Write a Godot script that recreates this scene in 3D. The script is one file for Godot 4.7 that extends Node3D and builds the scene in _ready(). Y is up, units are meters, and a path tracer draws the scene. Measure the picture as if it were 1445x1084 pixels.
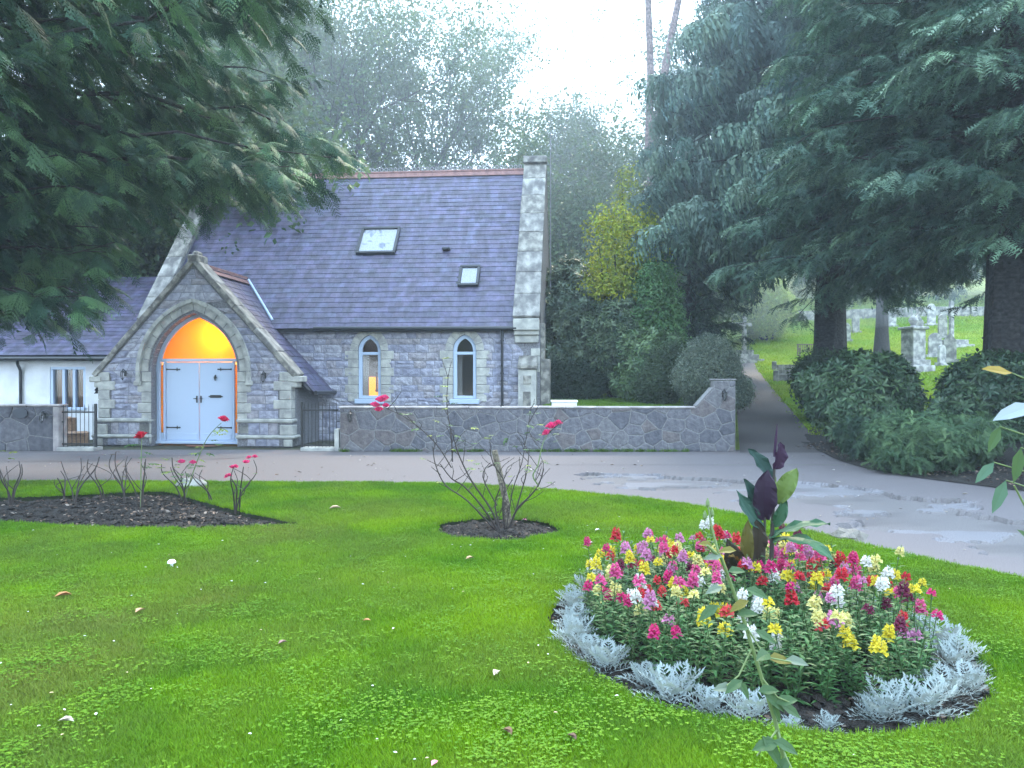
extends Node3D

var rng := RandomNumberGenerator.new()
var M := {}
var T := {}
var used := {}
var noise := FastNoiseLite.new()
var CH: Transform3D            # the chapel's own axes


# ------------------------------------------------------------------ mesh builder
class Mb:
	var v := PackedVector3Array()
	var n := PackedVector3Array()
	var c := PackedColorArray()
	var col := Color(1, 1, 1)
	var xf := Transform3D.IDENTITY
	var moved := false

	func put(x: Transform3D) -> Mb:
		xf = x
		moved = true
		return self

	func pt(a: Vector3, nn: Vector3) -> void:
		if moved:
			v.push_back(xf * a)
			n.push_back((xf.basis * nn).normalized())
		else:
			v.push_back(a)
			n.push_back(nn)
		c.push_back(col)

	func tri(a: Vector3, b: Vector3, d: Vector3) -> void:
		var nn := (d - a).cross(b - a)
		if nn.length_squared() < 1e-18:
			return
		nn = nn.normalized()
		pt(a, nn)
		pt(b, nn)
		pt(d, nn)

	func face(p: Array, out: Vector3) -> void:
		var nn: Vector3 = (p[2] - p[0]).cross(p[1] - p[0])
		var flip := nn.dot(out) < 0.0
		for i in range(1, p.size() - 1):
			if flip:
				tri(p[0], p[i + 1], p[i])
			else:
				tri(p[0], p[i], p[i + 1])

	func smooth_tri(a: Vector3, b: Vector3, d: Vector3, na: Vector3, nb: Vector3, nd: Vector3) -> void:
		var nn := (d - a).cross(b - a)
		if nn.dot(na + nb + nd) < 0.0:
			pt(a, na)
			pt(d, nd)
			pt(b, nb)
		else:
			pt(a, na)
			pt(b, nb)
			pt(d, nd)

	func smooth_quad(a: Vector3, b: Vector3, d: Vector3, e: Vector3, na: Vector3, nb: Vector3, nd: Vector3, ne: Vector3) -> void:
		smooth_tri(a, b, d, na, nb, nd)
		smooth_tri(a, d, e, na, nd, ne)

	func box(o: Vector3, s: Vector3, bev := 0.0, b := Basis.IDENTITY) -> void:
		var h := s * 0.5
		var sg := [-1.0, 1.0]
		for i in 3:
			var j := (i + 1) % 3
			var k := (i + 2) % 3
			for si in sg:
				var pts := []
				for q in [[-1.0, -1.0], [1.0, -1.0], [1.0, 1.0], [-1.0, 1.0]]:
					var p := Vector3.ZERO
					p[i] = si * h[i]
					p[j] = q[0] * (h[j] - bev)
					p[k] = q[1] * (h[k] - bev)
					pts.append(o + b * p)
				var ou := Vector3.ZERO
				ou[i] = si
				face(pts, b * ou)
			if bev > 0.0:
				for si in sg:
					for sj in sg:
						var pts := []
						for sk in [-1.0, 1.0]:
							var p := Vector3.ZERO
							p[i] = si * h[i]
							p[j] = sj * (h[j] - bev)
							p[k] = sk * (h[k] - bev)
							pts.append(o + b * p)
						for sk in [1.0, -1.0]:
							var p := Vector3.ZERO
							p[i] = si * (h[i] - bev)
							p[j] = sj * h[j]
							p[k] = sk * (h[k] - bev)
							pts.append(o + b * p)
						var ou := Vector3.ZERO
						ou[i] = si
						ou[j] = sj
						face(pts, b * ou)
		if bev > 0.0:
			for a in sg:
				for d in sg:
					for e in sg:
						face([o + b * Vector3(a * h.x, d * (h.y - bev), e * (h.z - bev)), o + b * Vector3(a * (h.x - bev), d * h.y, e * (h.z - bev)), o + b * Vector3(a * (h.x - bev), d * (h.y - bev), e * h.z)], b * Vector3(a, d, e))

	func tube(p: Array, r: Array, sides := 6, cap := true) -> void:
		var m := p.size()
		var side := Vector3.ZERO
		var rings := []
		var norms := []
		for i in m:
			var t: Vector3 = (p[mini(i + 1, m - 1)] - p[maxi(i - 1, 0)]).normalized()
			if side == Vector3.ZERO:
				side = t.cross(Vector3.UP if absf(t.y) < 0.9 else Vector3.RIGHT).normalized()
			side = (side - t * side.dot(t)).normalized()
			var up := t.cross(side)
			var ring := PackedVector3Array()
			var nr := PackedVector3Array()
			for k in sides:
				var a := TAU * k / sides
				var q := side * cos(a) + up * sin(a)
				ring.push_back(p[i] + q * float(r[i]))
				nr.push_back(q)
			rings.append(ring)
			norms.append(nr)
		for i in m - 1:
			for k in sides:
				var l := (k + 1) % sides
				smooth_quad(rings[i][k], rings[i][l], rings[i + 1][l], rings[i + 1][k], norms[i][k], norms[i][l], norms[i + 1][l], norms[i + 1][k])
		if cap:
			for e in [0, m - 1]:
				var t: Vector3 = (p[mini(e + 1, m - 1)] - p[maxi(e - 1, 0)]) * (1.0 if e > 0 else -1.0)
				var pts := []
				for k in sides:
					pts.append(rings[e][k])
				face(pts, t)

	func lathe(o: Vector3, prof: Array, sides := 10) -> void:
		for i in prof.size() - 1:
			var a: Vector2 = prof[i]
			var b: Vector2 = prof[i + 1]
			var sl := Vector2(b.y - a.y, a.x - b.x).normalized()
			for k in sides:
				var a0 := TAU * k / sides
				var a1 := TAU * (k + 1) / sides
				var d0 := Vector3(cos(a0), 0, sin(a0))
				var d1 := Vector3(cos(a1), 0, sin(a1))
				var n0 := d0 * sl.x + Vector3.UP * sl.y
				var n1 := d1 * sl.x + Vector3.UP * sl.y
				smooth_quad(o + d0 * a.x + Vector3.UP * a.y, o + d1 * a.x + Vector3.UP * a.y, o + d1 * b.x + Vector3.UP * b.y, o + d0 * b.x + Vector3.UP * b.y, n0, n1, n1, n0)

	func prism(poly: Array, z0: float, z1: float) -> void:   # polygon of Vector2 in x/y pushed from z0 to z1 (z1 the front)
		var pp := PackedVector2Array(poly)
		var idx := Geometry2D.triangulate_polygon(pp)
		for i in range(0, idx.size(), 3):
			for z in [[z1, Vector3.BACK], [z0, Vector3.FORWARD]]:
				face([Vector3(pp[idx[i]].x, pp[idx[i]].y, z[0]), Vector3(pp[idx[i + 1]].x, pp[idx[i + 1]].y, z[0]), Vector3(pp[idx[i + 2]].x, pp[idx[i + 2]].y, z[0])], z[1])
		var cw := Geometry2D.is_polygon_clockwise(pp)
		for i in pp.size():
			var a := pp[i]
			var b := pp[(i + 1) % pp.size()]
			var o := Vector3((b - a).y, -(b - a).x, 0) * (-1.0 if cw else 1.0)
			face([Vector3(a.x, a.y, z0), Vector3(b.x, b.y, z0), Vector3(b.x, b.y, z1), Vector3(a.x, a.y, z1)], o)

	func leaf(b: Vector3, dir: Vector3, up: Vector3, l: float, w: float, fold := 0.15, droop := 0.0) -> void:
		var s := dir.cross(up).normalized()
		var u := s.cross(dir).normalized()
		var tip := b + dir * l - Vector3.UP * droop * l
		var mid := b + dir * l * 0.5 - Vector3.UP * droop * l * 0.2
		tri(b, mid + s * w * 0.5 + u * fold * w, tip)
		tri(b, tip, mid - s * w * 0.5 + u * fold * w)

	func leaf4(b: Vector3, dir: Vector3, up: Vector3, l: float, w: float, fold := 0.15, droop := 0.0) -> void:
		var s := dir.cross(up).normalized()
		var u := s.cross(dir).normalized()
		var q := []
		for k in 4:
			var t := [0.0, 0.35, 0.72, 1.0][k] as float
			var ww := [0.0, 0.5, 0.36, 0.0][k] as float
			var m := b + dir * l * t - Vector3.UP * droop * l * t * t
			q.append([m, m + s * w * ww + u * fold * w, m - s * w * ww + u * fold * w])
		for k in 3:
			for e in [1, 2]:
				if k == 0:
					tri(q[0][0], q[1][e], q[1][0])
				elif k == 2:
					tri(q[2][0], q[2][e], q[3][0])
				else:
					tri(q[1][0], q[1][e], q[2][e])
					tri(q[1][0], q[2][e], q[2][0])

	func mesh() -> ArrayMesh:
		var a := []
		a.resize(Mesh.ARRAY_MAX)
		a[Mesh.ARRAY_VERTEX] = v
		a[Mesh.ARRAY_NORMAL] = n
		a[Mesh.ARRAY_COLOR] = c
		var m := ArrayMesh.new()
		m.add_surface_from_arrays(Mesh.PRIMITIVE_TRIANGLES, a)
		return m


# ------------------------------------------------------------------ naming and parenting
func numbered(parent: Node, called: String) -> String:
	var key := "%d/%s" % [parent.get_instance_id(), called]
	var k: int = used.get(key, 0)
	used[key] = k + 1
	return called if k == 0 else "%s_%03d" % [called, k]


func tag(o: Node, label := "", category := "", group := "", kind := "") -> Node:
	if label: o.set_meta("label", label)
	if category: o.set_meta("category", category)
	if group: o.set_meta("group", group)
	if kind: o.set_meta("kind", kind)
	return o


func thing(called: String, label: String, category: String, at := Vector3.ZERO, turn := 0.0, group := "") -> Node3D:
	var o := Node3D.new()
	o.name = numbered(self, called)
	add_child(o)
	o.position = at
	o.rotation.y = turn
	tag(o, label, category, group)
	return o


func part(parent: Node, called: String, m, material: Material, xf := Transform3D.IDENTITY, kind := "") -> MeshInstance3D:
	var o := MeshInstance3D.new()
	o.mesh = m.mesh() if m is Mb else m
	o.material_override = material
	o.name = numbered(parent, called)
	o.transform = xf
	parent.add_child(o)
	if kind: o.set_meta("kind", kind)
	return o


func struct(called: String, m, material: Material, label := "") -> MeshInstance3D:
	var o := part(self, called, m, material)
	tag(o, label, "", "", "structure")
	return o


func many(parent: Node, called: String, mesh: Mesh, material: Material, xfs: Array, cols: Array) -> MultiMeshInstance3D:
	var mm := MultiMesh.new()
	mm.transform_format = MultiMesh.TRANSFORM_3D
	mm.use_colors = true
	mm.mesh = mesh
	mm.instance_count = xfs.size()
	var b := PackedFloat32Array()
	b.resize(xfs.size() * 16)
	var k := 0
	for i in xfs.size():
		var t: Transform3D = xfs[i]
		var q: Color = cols[i]
		var bs := t.basis
		b[k] = bs.x.x; b[k + 1] = bs.y.x; b[k + 2] = bs.z.x; b[k + 3] = t.origin.x
		b[k + 4] = bs.x.y; b[k + 5] = bs.y.y; b[k + 6] = bs.z.y; b[k + 7] = t.origin.y
		b[k + 8] = bs.x.z; b[k + 9] = bs.y.z; b[k + 10] = bs.z.z; b[k + 11] = t.origin.z
		b[k + 12] = q.r; b[k + 13] = q.g; b[k + 14] = q.b; b[k + 15] = 1.0
		k += 16
	mm.buffer = b
	var o := MultiMeshInstance3D.new()
	o.multimesh = mm
	o.material_override = material
	o.name = numbered(parent, called)
	parent.add_child(o)
	o.set_meta("kind", "stuff")
	return o


# ------------------------------------------------------------------ textures and materials
func tex(key: String, sd: int, freq: float, oct: int, lo: Color, hi: Color, gain := 1.0, size := 256, stretch := Vector2.ONE) -> ImageTexture:
	if T.has(key):
		return T[key]
	var f := FastNoiseLite.new()
	f.seed = sd
	f.noise_type = FastNoiseLite.TYPE_SIMPLEX_SMOOTH
	f.frequency = freq
	f.fractal_octaves = oct
	f.fractal_gain = 0.55
	var w := int(size * stretch.x)
	var h := int(size * stretch.y)
	var im := f.get_seamless_image(w, h)
	if stretch != Vector2.ONE:
		im.resize(size, size, Image.INTERPOLATE_BILINEAR)
	im.convert(Image.FORMAT_L8)
	var d := im.get_data()
	var o := PackedByteArray()
	o.resize(size * size * 3)
	for i in size * size:
		var t := clampf((d[i] / 255.0 - 0.5) * gain + 0.5, 0.0, 1.0)
		o[i * 3] = int(255 * lerpf(lo.r, hi.r, t))
		o[i * 3 + 1] = int(255 * lerpf(lo.g, hi.g, t))
		o[i * 3 + 2] = int(255 * lerpf(lo.b, hi.b, t))
	T[key] = ImageTexture.create_from_image(Image.create_from_data(size, size, false, Image.FORMAT_RGB8, o))
	return T[key]


func lin(r: float, g: float, b: float) -> Color:
	return Color(r, g, b).linear_to_srgb()


func mt(key: String, col: Color, rough := 0.8, t: Texture2D = null, scale := 1.0, bump: Texture2D = null, cm := 0.0) -> StandardMaterial3D:
	var m := StandardMaterial3D.new()
	m.resource_name = key
	m.albedo_color = col
	m.roughness = rough
	m.cull_mode = BaseMaterial3D.CULL_DISABLED
	m.vertex_color_use_as_albedo = true
	if t:
		m.albedo_texture = t
	if bump:
		m.heightmap_enabled = true
		m.heightmap_texture = bump
		m.heightmap_scale = cm
	if t or bump:
		m.uv1_triplanar = true
		m.uv1_world_triplanar = true
		m.uv1_scale = Vector3.ONE * scale
	M[key] = m
	return m


func leafy(key: String, rough := 0.5, through := 0.5, spec := 0.4) -> StandardMaterial3D:
	var m := mt(key, Color.WHITE, rough)
	m.metallic_specular = spec
	m.backlight_enabled = true
	m.backlight = Color(through, through, through).linear_to_srgb()
	return m


func materials() -> void:
	var g := Color(1, 1, 1)
	var mottle := tex("mottle", 3, 0.012, 5, Color(0.78, 0.78, 0.8), g, 1.5)
	var fine := tex("fine", 5, 0.06, 4, Color(0.7, 0.7, 0.7), g, 1.4)
	var bump := tex("bump", 7, 0.03, 5, Color(0, 0, 0), g, 1.6)
	var bumpf := tex("bumpf", 8, 0.09, 4, Color(0, 0, 0), g, 1.6)
	var slate := tex("slate", 9, 0.02, 5, Color(0.66, 0.66, 0.62), Color(1, 0.99, 1), 1.7, 256, Vector2(1, 1))
	var asph := tex("asph", 11, 0.16, 3, Color(0.66, 0.66, 0.67), g, 2.2, 512)
	var bark := tex("bark", 13, 0.03, 5, Color(0.45, 0.42, 0.42), g, 1.8)
	var render_t := tex("render", 15, 0.01, 4, Color(0.9, 0.9, 0.91), g, 1.3)
	var lichen := tex("lichen", 21, 0.014, 5, Color(0.62, 0.62, 0.62), Color(1.0, 1.0, 0.97), 2.2)
	mt("stone_a", lin(0.43, 0.435, 0.53), 0.9, mottle, 1.3, bump, 1.6)
	mt("stone_b", lin(0.36, 0.37, 0.47), 0.9, mottle, 1.1, bump, 1.6)
	mt("stone_c", lin(0.5, 0.5, 0.57), 0.9, mottle, 1.5, bump, 1.6)
	mt("stone_d", lin(0.42, 0.40, 0.44), 0.9, mottle, 1.2, bump, 1.6)
	mt("mortar", lin(0.27, 0.27, 0.30), 0.95, fine, 1.2, bumpf, 0.6)
	mt("dressed", lin(0.52, 0.52, 0.48), 0.9, mottle, 0.8, bumpf, 0.4)
	mt("coping", lin(0.36, 0.345, 0.33), 0.95, lichen, 0.9, bump, 0.9)
	mt("coping_lichen", lin(0.38, 0.37, 0.37), 0.95, lichen, 0.7, bump, 0.9)
	mt("slate", lin(0.9, 0.9, 0.9), 0.55, slate, 0.55, bumpf, 0.25)
	mt("slate_bed", lin(0.05, 0.05, 0.06), 0.9)
	mt("terracotta", lin(0.30, 0.16, 0.145), 0.85, mottle, 1.0, bumpf, 0.3)
	mt("cresting", lin(0.34, 0.34, 0.37), 0.8, mottle, 1.0)
	mt("black_iron", lin(0.014, 0.015, 0.017), 0.45)
	mt("gutter", lin(0.02, 0.023, 0.03), 0.4)
	mt("white_paint", lin(0.47, 0.58, 0.76), 0.4)
	mt("render", lin(0.78, 0.80, 0.84), 0.85, render_t, 0.4, bumpf, 0.2)
	mt("curtain", lin(0.42, 0.25, 0.16), 0.9)
	mt("plaster", lin(0.28, 0.27, 0.26), 0.9)
	mt("dark_room", lin(0.34, 0.32, 0.3), 0.9)
	mt("rubble_a", lin(0.165, 0.162, 0.18), 0.85, mottle, 1.7, bump, 1.0)
	mt("rubble_b", lin(0.125, 0.125, 0.145), 0.85, mottle, 1.4, bump, 1.0)
	mt("rubble_c", lin(0.19, 0.185, 0.195), 0.85, mottle, 2.0, bump, 1.0)
	mt("rubble_d", lin(0.17, 0.15, 0.15), 0.85, mottle, 1.5, bump, 1.0)
	mt("pointing", lin(0.30, 0.295, 0.30), 0.95, fine, 2.0, bumpf, 0.5)
	mt("wall_cap", lin(0.46, 0.42, 0.41), 0.9, mottle, 0.8, bumpf, 0.3)
	mt("asphalt", lin(1, 1, 1), 0.85, asph, 0.9, asph, 0.5)
	mt("soil", lin(0.034, 0.027, 0.023), 0.95, fine, 2.5, bump, 3.0)
	mt("soil_lump", Color.WHITE, 0.95, fine, 4.0, bumpf, 1.0)
	mt("turf", lin(0.085, 0.14, 0.02), 0.95, mottle, 0.6, bumpf, 1.0)
	mt("hillside", Color.WHITE, 0.95, mottle, 0.25, bumpf, 2.0)
	mt("bark_dark", lin(0.06, 0.055, 0.055), 0.95, bark, 1.2, bark, 3.0)
	mt("bark_grey", lin(0.075, 0.068, 0.068), 0.95, bark, 1.2, bark, 2.0)
	mt("bark_pink", lin(0.36, 0.27, 0.26), 0.9, bark, 0.9, bark, 2.0)
	mt("wood", lin(0.30, 0.26, 0.2), 0.9, bark, 3.0, bark, 0.6)
	mt("cane", lin(0.035, 0.025, 0.022), 0.7)
	mt("green_cane", lin(0.12, 0.17, 0.06), 0.6)
	mt("marble", lin(0.50, 0.50, 0.52), 0.7, lichen, 0.6, bump, 0.4)
	mt("tombstone", lin(0.34, 0.34, 0.33), 0.9, lichen, 0.5, bump, 0.5)
	mt("rock", lin(0.22, 0.2, 0.17), 0.9, mottle, 3.0, bump, 1.0)
	mt("cardboard", lin(0.46, 0.28, 0.18), 0.9, fine, 1.5)
	mt("white_plastic", lin(0.8, 0.8, 0.82), 0.45)
	mt("plaque", lin(0.02, 0.028, 0.045), 0.35)
	mt("mat_brown", lin(0.26, 0.1, 0.06), 0.95, fine, 3.0)
	mt("tint", Color.WHITE, 0.7)
	mt("petal", Color.WHITE, 0.6)
	var pm: StandardMaterial3D = M.petal
	pm.backlight_enabled = true
	pm.backlight = lin(0.55, 0.55, 0.55)
	leafy("conifer", 0.6, 0.35, 0.35)
	leafy("broadleaf", 0.5, 0.7, 0.4)
	leafy("glossy_leaf", 0.38, 0.35, 0.5)
	leafy("grass", 0.6, 0.6, 0.22)
	leafy("silver", 0.9, 0.3, 0.2)
	leafy("canna", 0.5, 0.2, 0.3)
	mt("blind", lin(0.32, 0.36, 0.46), 0.8)
	var gl := mt("glass", Color(0.1, 0.12, 0.14, 0.06), 0.02)
	gl.transparency = BaseMaterial3D.TRANSPARENCY_ALPHA
	var amber := mt("amber_glass", lin(0.9, 0.52, 0.05), 0.7)
	amber.backlight_enabled = true
	amber.backlight = lin(1.0, 1.0, 1.0)
	var lit := mt("lit_doorway", lin(0.8, 0.35, 0.05), 0.8)
	lit.emission_enabled = true
	lit.emission = lin(1.0, 0.30, 0.015)
	lit.emission_energy_multiplier = 0.55
	var bulb := mt("bulb", lin(1, 0.8, 0.4), 0.5)
	bulb.emission_enabled = true
	bulb.emission = lin(1.0, 0.62, 0.18)
	bulb.emission_energy_multiplier = 3.0
	var amw := mt("warm_plaster", lin(0.75, 0.5, 0.22), 0.9)
	amw.metallic = 0.0


# ------------------------------------------------------------------ ground
const LAWN := [[-15.0, 11.3], [-7.6, 11.4], [-3.35, 11.3], [-0.75, 11.1], [0.75, 10.4], [1.98, 9.45], [2.7, 8.3], [3.1, 7.3], [3.5, 6.47], [3.9, 5.8], [4.3, 4.8], [4.5, 3.5], [4.3, 1.5], [3.6, 0.0], [2.0, -1.5], [-15.0, -2.0]]
const LEFT_BED := [[-2.15, 8.05], [-2.9, 7.85], [-4.0, 7.8], [-5.6, 8.15], [-8.5, 8.6], [-9.2, 9.2], [-8.5, 9.9], [-6.5, 10.0], [-5.3, 10.4], [-4.7, 10.5], [-4.1, 9.9], [-3.2, 9.0], [-2.5, 8.4]]
const LAWN_Y := 0.09


func hill(x: float, d: float) -> float:
	var s := 0.075 * maxf(0.0, d - 19.0)
	var e := clampf(d - 45.0, 0.0, 30.0)
	s += 0.004 * e * e + 0.24 * maxf(0.0, d - 75.0)
	s += 0.035 * clampf(x - 13.0, 0.0, 25.0) * smoothstep(24.0, 42.0, d)
	var b := 0.15 * maxf(0.0, d - 31.0)
	return lerpf(b, s, smoothstep(3.5, 6.5, x))


func smooth_loop(pts: Array, per := 8) -> PackedVector2Array:
	var o := PackedVector2Array()
	var n := pts.size()
	for i in n:
		var a := Vector2(pts[(i - 1 + n) % n][0], pts[(i - 1 + n) % n][1])
		var b := Vector2(pts[i][0], pts[i][1])
		var c := Vector2(pts[(i + 1) % n][0], pts[(i + 1) % n][1])
		var d := Vector2(pts[(i + 2) % n][0], pts[(i + 2) % n][1])
		for k in per:
			o.push_back(b.cubic_interpolate(c, a, d, float(k) / per))
	return o


func oval(cx: float, cd: float, rx: float, rd: float, turn := 0.0, wob := 0.03, n := 48) -> PackedVector2Array:
	var o := PackedVector2Array()
	for k in n:
		var a := TAU * k / n
		var w := 1.0 + wob * noise.get_noise_2d(cos(a) * 40.0 + cx * 30.0, sin(a) * 40.0 + cd * 30.0) * 2.0
		o.push_back(Vector2(cx, cd) + (Vector2(cos(a) * rx, sin(a) * rd) * w).rotated(turn))
	return o


func crossings(polys: Array, x: float) -> Array:
	var r := []
	for p in polys:
		var n: int = p.size()
		for i in n:
			var a: Vector2 = p[i]
			var b: Vector2 = p[(i + 1) % n]
			if (a.x <= x) != (b.x <= x):
				r.append(lerpf(a.y, b.y, (x - a.x) / (b.x - a.x)))
	r.sort()
	return r


var lawn_poly: PackedVector2Array
var beds := []


func ground() -> void:
	# terrain: one sheet to the horizon
	var t := Mb.new()
	var xs := []
	var x := -150.0
	while x < 150.0:
		xs.append(x)
		x += 1.0 if absf(x - 8.0) < 34.0 else 6.0
	var ds := []
	var d := -20.0
	while d < 170.0:
		ds.append(d)
		d += 1.0 if d > 8.0 and d < 80.0 else 5.0
	for i in xs.size() - 1:
		for j in ds.size() - 1:
			var q := []
			for e in [[0, 0], [1, 0], [1, 1], [0, 1]]:
				var px: float = xs[i + e[0]]
				var pd: float = ds[j + e[1]]
				q.append(Vector3(px, hill(px, pd) - 0.03 - 0.05 * (1.0 - smoothstep(16.0, 19.0, pd)), -pd))
			var gm: float = 0.5 + 0.5 * noise.get_noise_2d(xs[i] * 4.0, ds[j] * 4.0)
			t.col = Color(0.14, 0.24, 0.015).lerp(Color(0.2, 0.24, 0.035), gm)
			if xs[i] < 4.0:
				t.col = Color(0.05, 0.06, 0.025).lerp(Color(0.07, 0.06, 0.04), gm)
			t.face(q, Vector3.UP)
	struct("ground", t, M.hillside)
	# the road: coarse sheet, and a fine one where the surface has broken up
	var r := Mb.new()
	var fx0 := 0.0
	var fx1 := 9.0
	var fd0 := 4.5
	var fd1 := 14.5
	r.col = Color(0.20, 0.18, 0.187)
	for q in [[-26.0, fx0, 1.0, 17.6], [fx1, 26.0, 1.0, 17.6], [fx0, fx1, 1.0, fd0], [fx0, fx1, fd1, 17.6]]:
		var nx := int(ceil((q[1] - q[0]) / 0.9))
		var nd := int(ceil((q[3] - q[2]) / 0.9))
		for i in nx:
			for j in nd:
				var x0: float = lerpf(q[0], q[1], float(i) / nx)
				var x1: float = lerpf(q[0], q[1], float(i + 1) / nx)
				var d0: float = lerpf(q[2], q[3], float(j) / nd)
				var d1: float = lerpf(q[2], q[3], float(j + 1) / nd)
				r.face([Vector3(x0, 0, -d0), Vector3(x1, 0, -d0), Vector3(x1, 0, -d1), Vector3(x0, 0, -d1)], Vector3.UP)
	var st := 0.036
	var cx := int((fx1 - fx0) / st)
	var cd := int((fd1 - fd0) / st)
	var hs := PackedFloat32Array()
	var cs := PackedColorArray()
	for j in cd + 1:
		for i in cx + 1:
			var px := fx0 + i * st
			var pd := fd0 + j * st
			var w := broken(px, pd)
			var lvl := smoothstep(-0.009, 0.009, w)
			var lvl2 := smoothstep(-0.008, 0.008, broken2(px, pd)) * lvl
			var edge := exp(-pow((w - 0.006) / 0.014, 2.0)) + 0.8 * exp(-pow(broken2(px, pd) / 0.014, 2.0)) * lvl
			var border := minf(minf(px - fx0, fx1 - px), minf(pd - fd0, fd1 - pd))
			var fade := smoothstep(0.0, 0.4, border)
			hs.push_back((-0.03 * lvl - 0.022 * lvl2 - 0.045 * clampf(edge, 0.0, 1.0) * smoothstep(-0.3, 0.1, noise.get_noise_2d(px * 40.0 + 500.0, pd * 40.0)) + 0.003 * noise.get_noise_2d(px * 90.0, pd * 90.0)) * fade)
			var k := Color(0.20, 0.18, 0.187).lerp(Color(0.26, 0.25, 0.27), lvl * 0.9).lerp(Color(0.19, 0.165, 0.16), lvl2 * 0.7)
			var gr := noise.get_noise_2d(px * 25.0 + 900.0, pd * 45.0)
			k = k.lerp(Color(0.11, 0.10, 0.10), clampf(gr * 1.2, 0.0, 0.5) * lvl)
			cs.push_back(Color(0.20, 0.18, 0.187).lerp(k, fade))
	for j in cd:
		for i in cx:
			var px := fx0 + i * st
			var pd := fd0 + j * st
			if Geometry2D.is_point_in_polygon(Vector2(px - 0.15, pd - 0.15), lawn_poly) and Geometry2D.is_point_in_polygon(Vector2(px + 0.2, pd + 0.2), lawn_poly):
				continue
			var a := j * (cx + 1) + i
			r.col = cs[a]
			r.face([Vector3(px, hs[a], -pd), Vector3(px + st, hs[a + 1], -pd), Vector3(px + st, hs[a + cx + 2], -pd - st), Vector3(px, hs[a + cx + 1], -pd - st)], Vector3.UP)
	struct("road", r, M.asphalt)
	# a tarmac patch and a drain cover on the far lane
	var pa := Mb.new()
	pa.col = Color(0.165, 0.148, 0.153)
	var pl := []
	for k in 22:
		var a := TAU * k / 22
		pl.append(Vector3(-9.0 + 3.6 * cos(a) * (1.0 + 0.1 * sin(a * 5.0)), 0.004, -(15.8 + 0.75 * sin(a) * (1.0 + 0.12 * cos(a * 3.0)))))
	pa.face(pl, Vector3.UP)
	struct("road_patch", pa, M.asphalt)
	# the path up to the cemetery
	var p := Mb.new()
	for j in 70:
		for s in [-1, 0]:
			var q := []
			for e in [[0, 0], [1, 0], [1, 1], [0, 1]]:
				var pd: float = 16.9 + (j + e[1]) * 0.5
				var w := 1.0 - 0.010 * (pd - 17.0)
				var px: float = 6.05 + 0.275 * (pd - 17.0) + w * (s + e[0])
				q.append(Vector3(px, hill(px, pd) + 0.05 * smoothstep(16.9, 18.5, pd) + 0.004, -pd))
			var gm := 0.5 + 0.5 * noise.get_noise_2d(j * 9.0, s * 33.0)
			p.col = Color(0.10, 0.09, 0.095).lerp(Color(0.14, 0.12, 0.115), gm)
			p.face(q, Vector3.UP)
	struct("path", p, M.asphalt)
	# lawn with the beds cut out of it
	var l := Mb.new()
	var polys := [lawn_poly] + beds
	var dx := 0.05
	var lx := -14.9
	while lx < 4.6:
		var a := crossings(polys, lx)
		var b := crossings(polys, lx + dx)
		if a.size() == b.size():
			for k in range(0, a.size() - 1, 2):
				l.face([Vector3(lx, LAWN_Y, -a[k]), Vector3(lx + dx, LAWN_Y, -b[k]), Vector3(lx + dx, LAWN_Y, -b[k + 1]), Vector3(lx, LAWN_Y, -a[k + 1])], Vector3.UP)
		else:
			var m := crossings(polys, lx + dx * 0.5)
			for k in range(0, m.size() - 1, 2):
				l.face([Vector3(lx, LAWN_Y, -m[k]), Vector3(lx + dx, LAWN_Y, -m[k]), Vector3(lx + dx, LAWN_Y, -m[k + 1]), Vector3(lx, LAWN_Y, -m[k + 1])], Vector3.UP)
		lx += dx
	for q in polys:
		var n: int = q.size()
		for i in n:
			var a: Vector2 = q[i]
			var b: Vector2 = q[(i + 1) % n]
			l.col = Color(0.28, 0.24, 0.5) if q != lawn_poly else Color(0.6, 0.5, 0.8)
			l.face([Vector3(a.x, LAWN_Y, -a.y), Vector3(b.x, LAWN_Y, -b.y), Vector3(b.x, -0.02, -b.y), Vector3(a.x, -0.02, -a.y)], Vector3((b - a).y, 0, (b - a).x))
	struct("lawn", l, M.turf)
	# raised garden behind the wall, right of the chapel
	var g := Mb.new()
	for i in 10:
		for j in 16:
			var q := []
			for e in [[0, 0], [1, 0], [1, 1], [0, 1]]:
				var px: float = 0.9 + (i + e[0]) * 0.41
				var pd: float = 17.42 + (j + e[1]) * 0.8
				q.append(Vector3(px, 0.82 + 0.035 * (pd - 17.4) + 0.03 * noise.get_noise_2d(px * 30.0, pd * 30.0), -pd))
			g.face(q, Vector3.UP)
	for e in [[Vector3(5.0, 0, -17.42), Vector3(5.0, 0, -30.2)], [Vector3(0.9, 0, -17.42), Vector3(0.9, 0, -30.2)]]:
		g.face([e[0] + Vector3(0, -0.1, 0), e[1] + Vector3(0, -0.1, 0), e[1] + Vector3(0, 1.2, 0), e[0] + Vector3(0, 0.82, 0)], Vector3.RIGHT if e[0].x > 2 else Vector3.LEFT)
	struct("garden_terrace", g, M.turf)
	# planting bed right of the path
	var sb := Mb.new()
	var edge := smooth_loop([[6.95, 19.5], [6.85, 17.2], [6.45, 15.0], [6.45, 13.2], [6.9, 12.0], [7.6, 10.8], [9.0, 9.5], [13.0, 8.5], [16.0, 14.0], [14.0, 22.0], [9.0, 22.5]], 6)
	var ctr := Vector2(11.0, 15.0)
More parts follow.
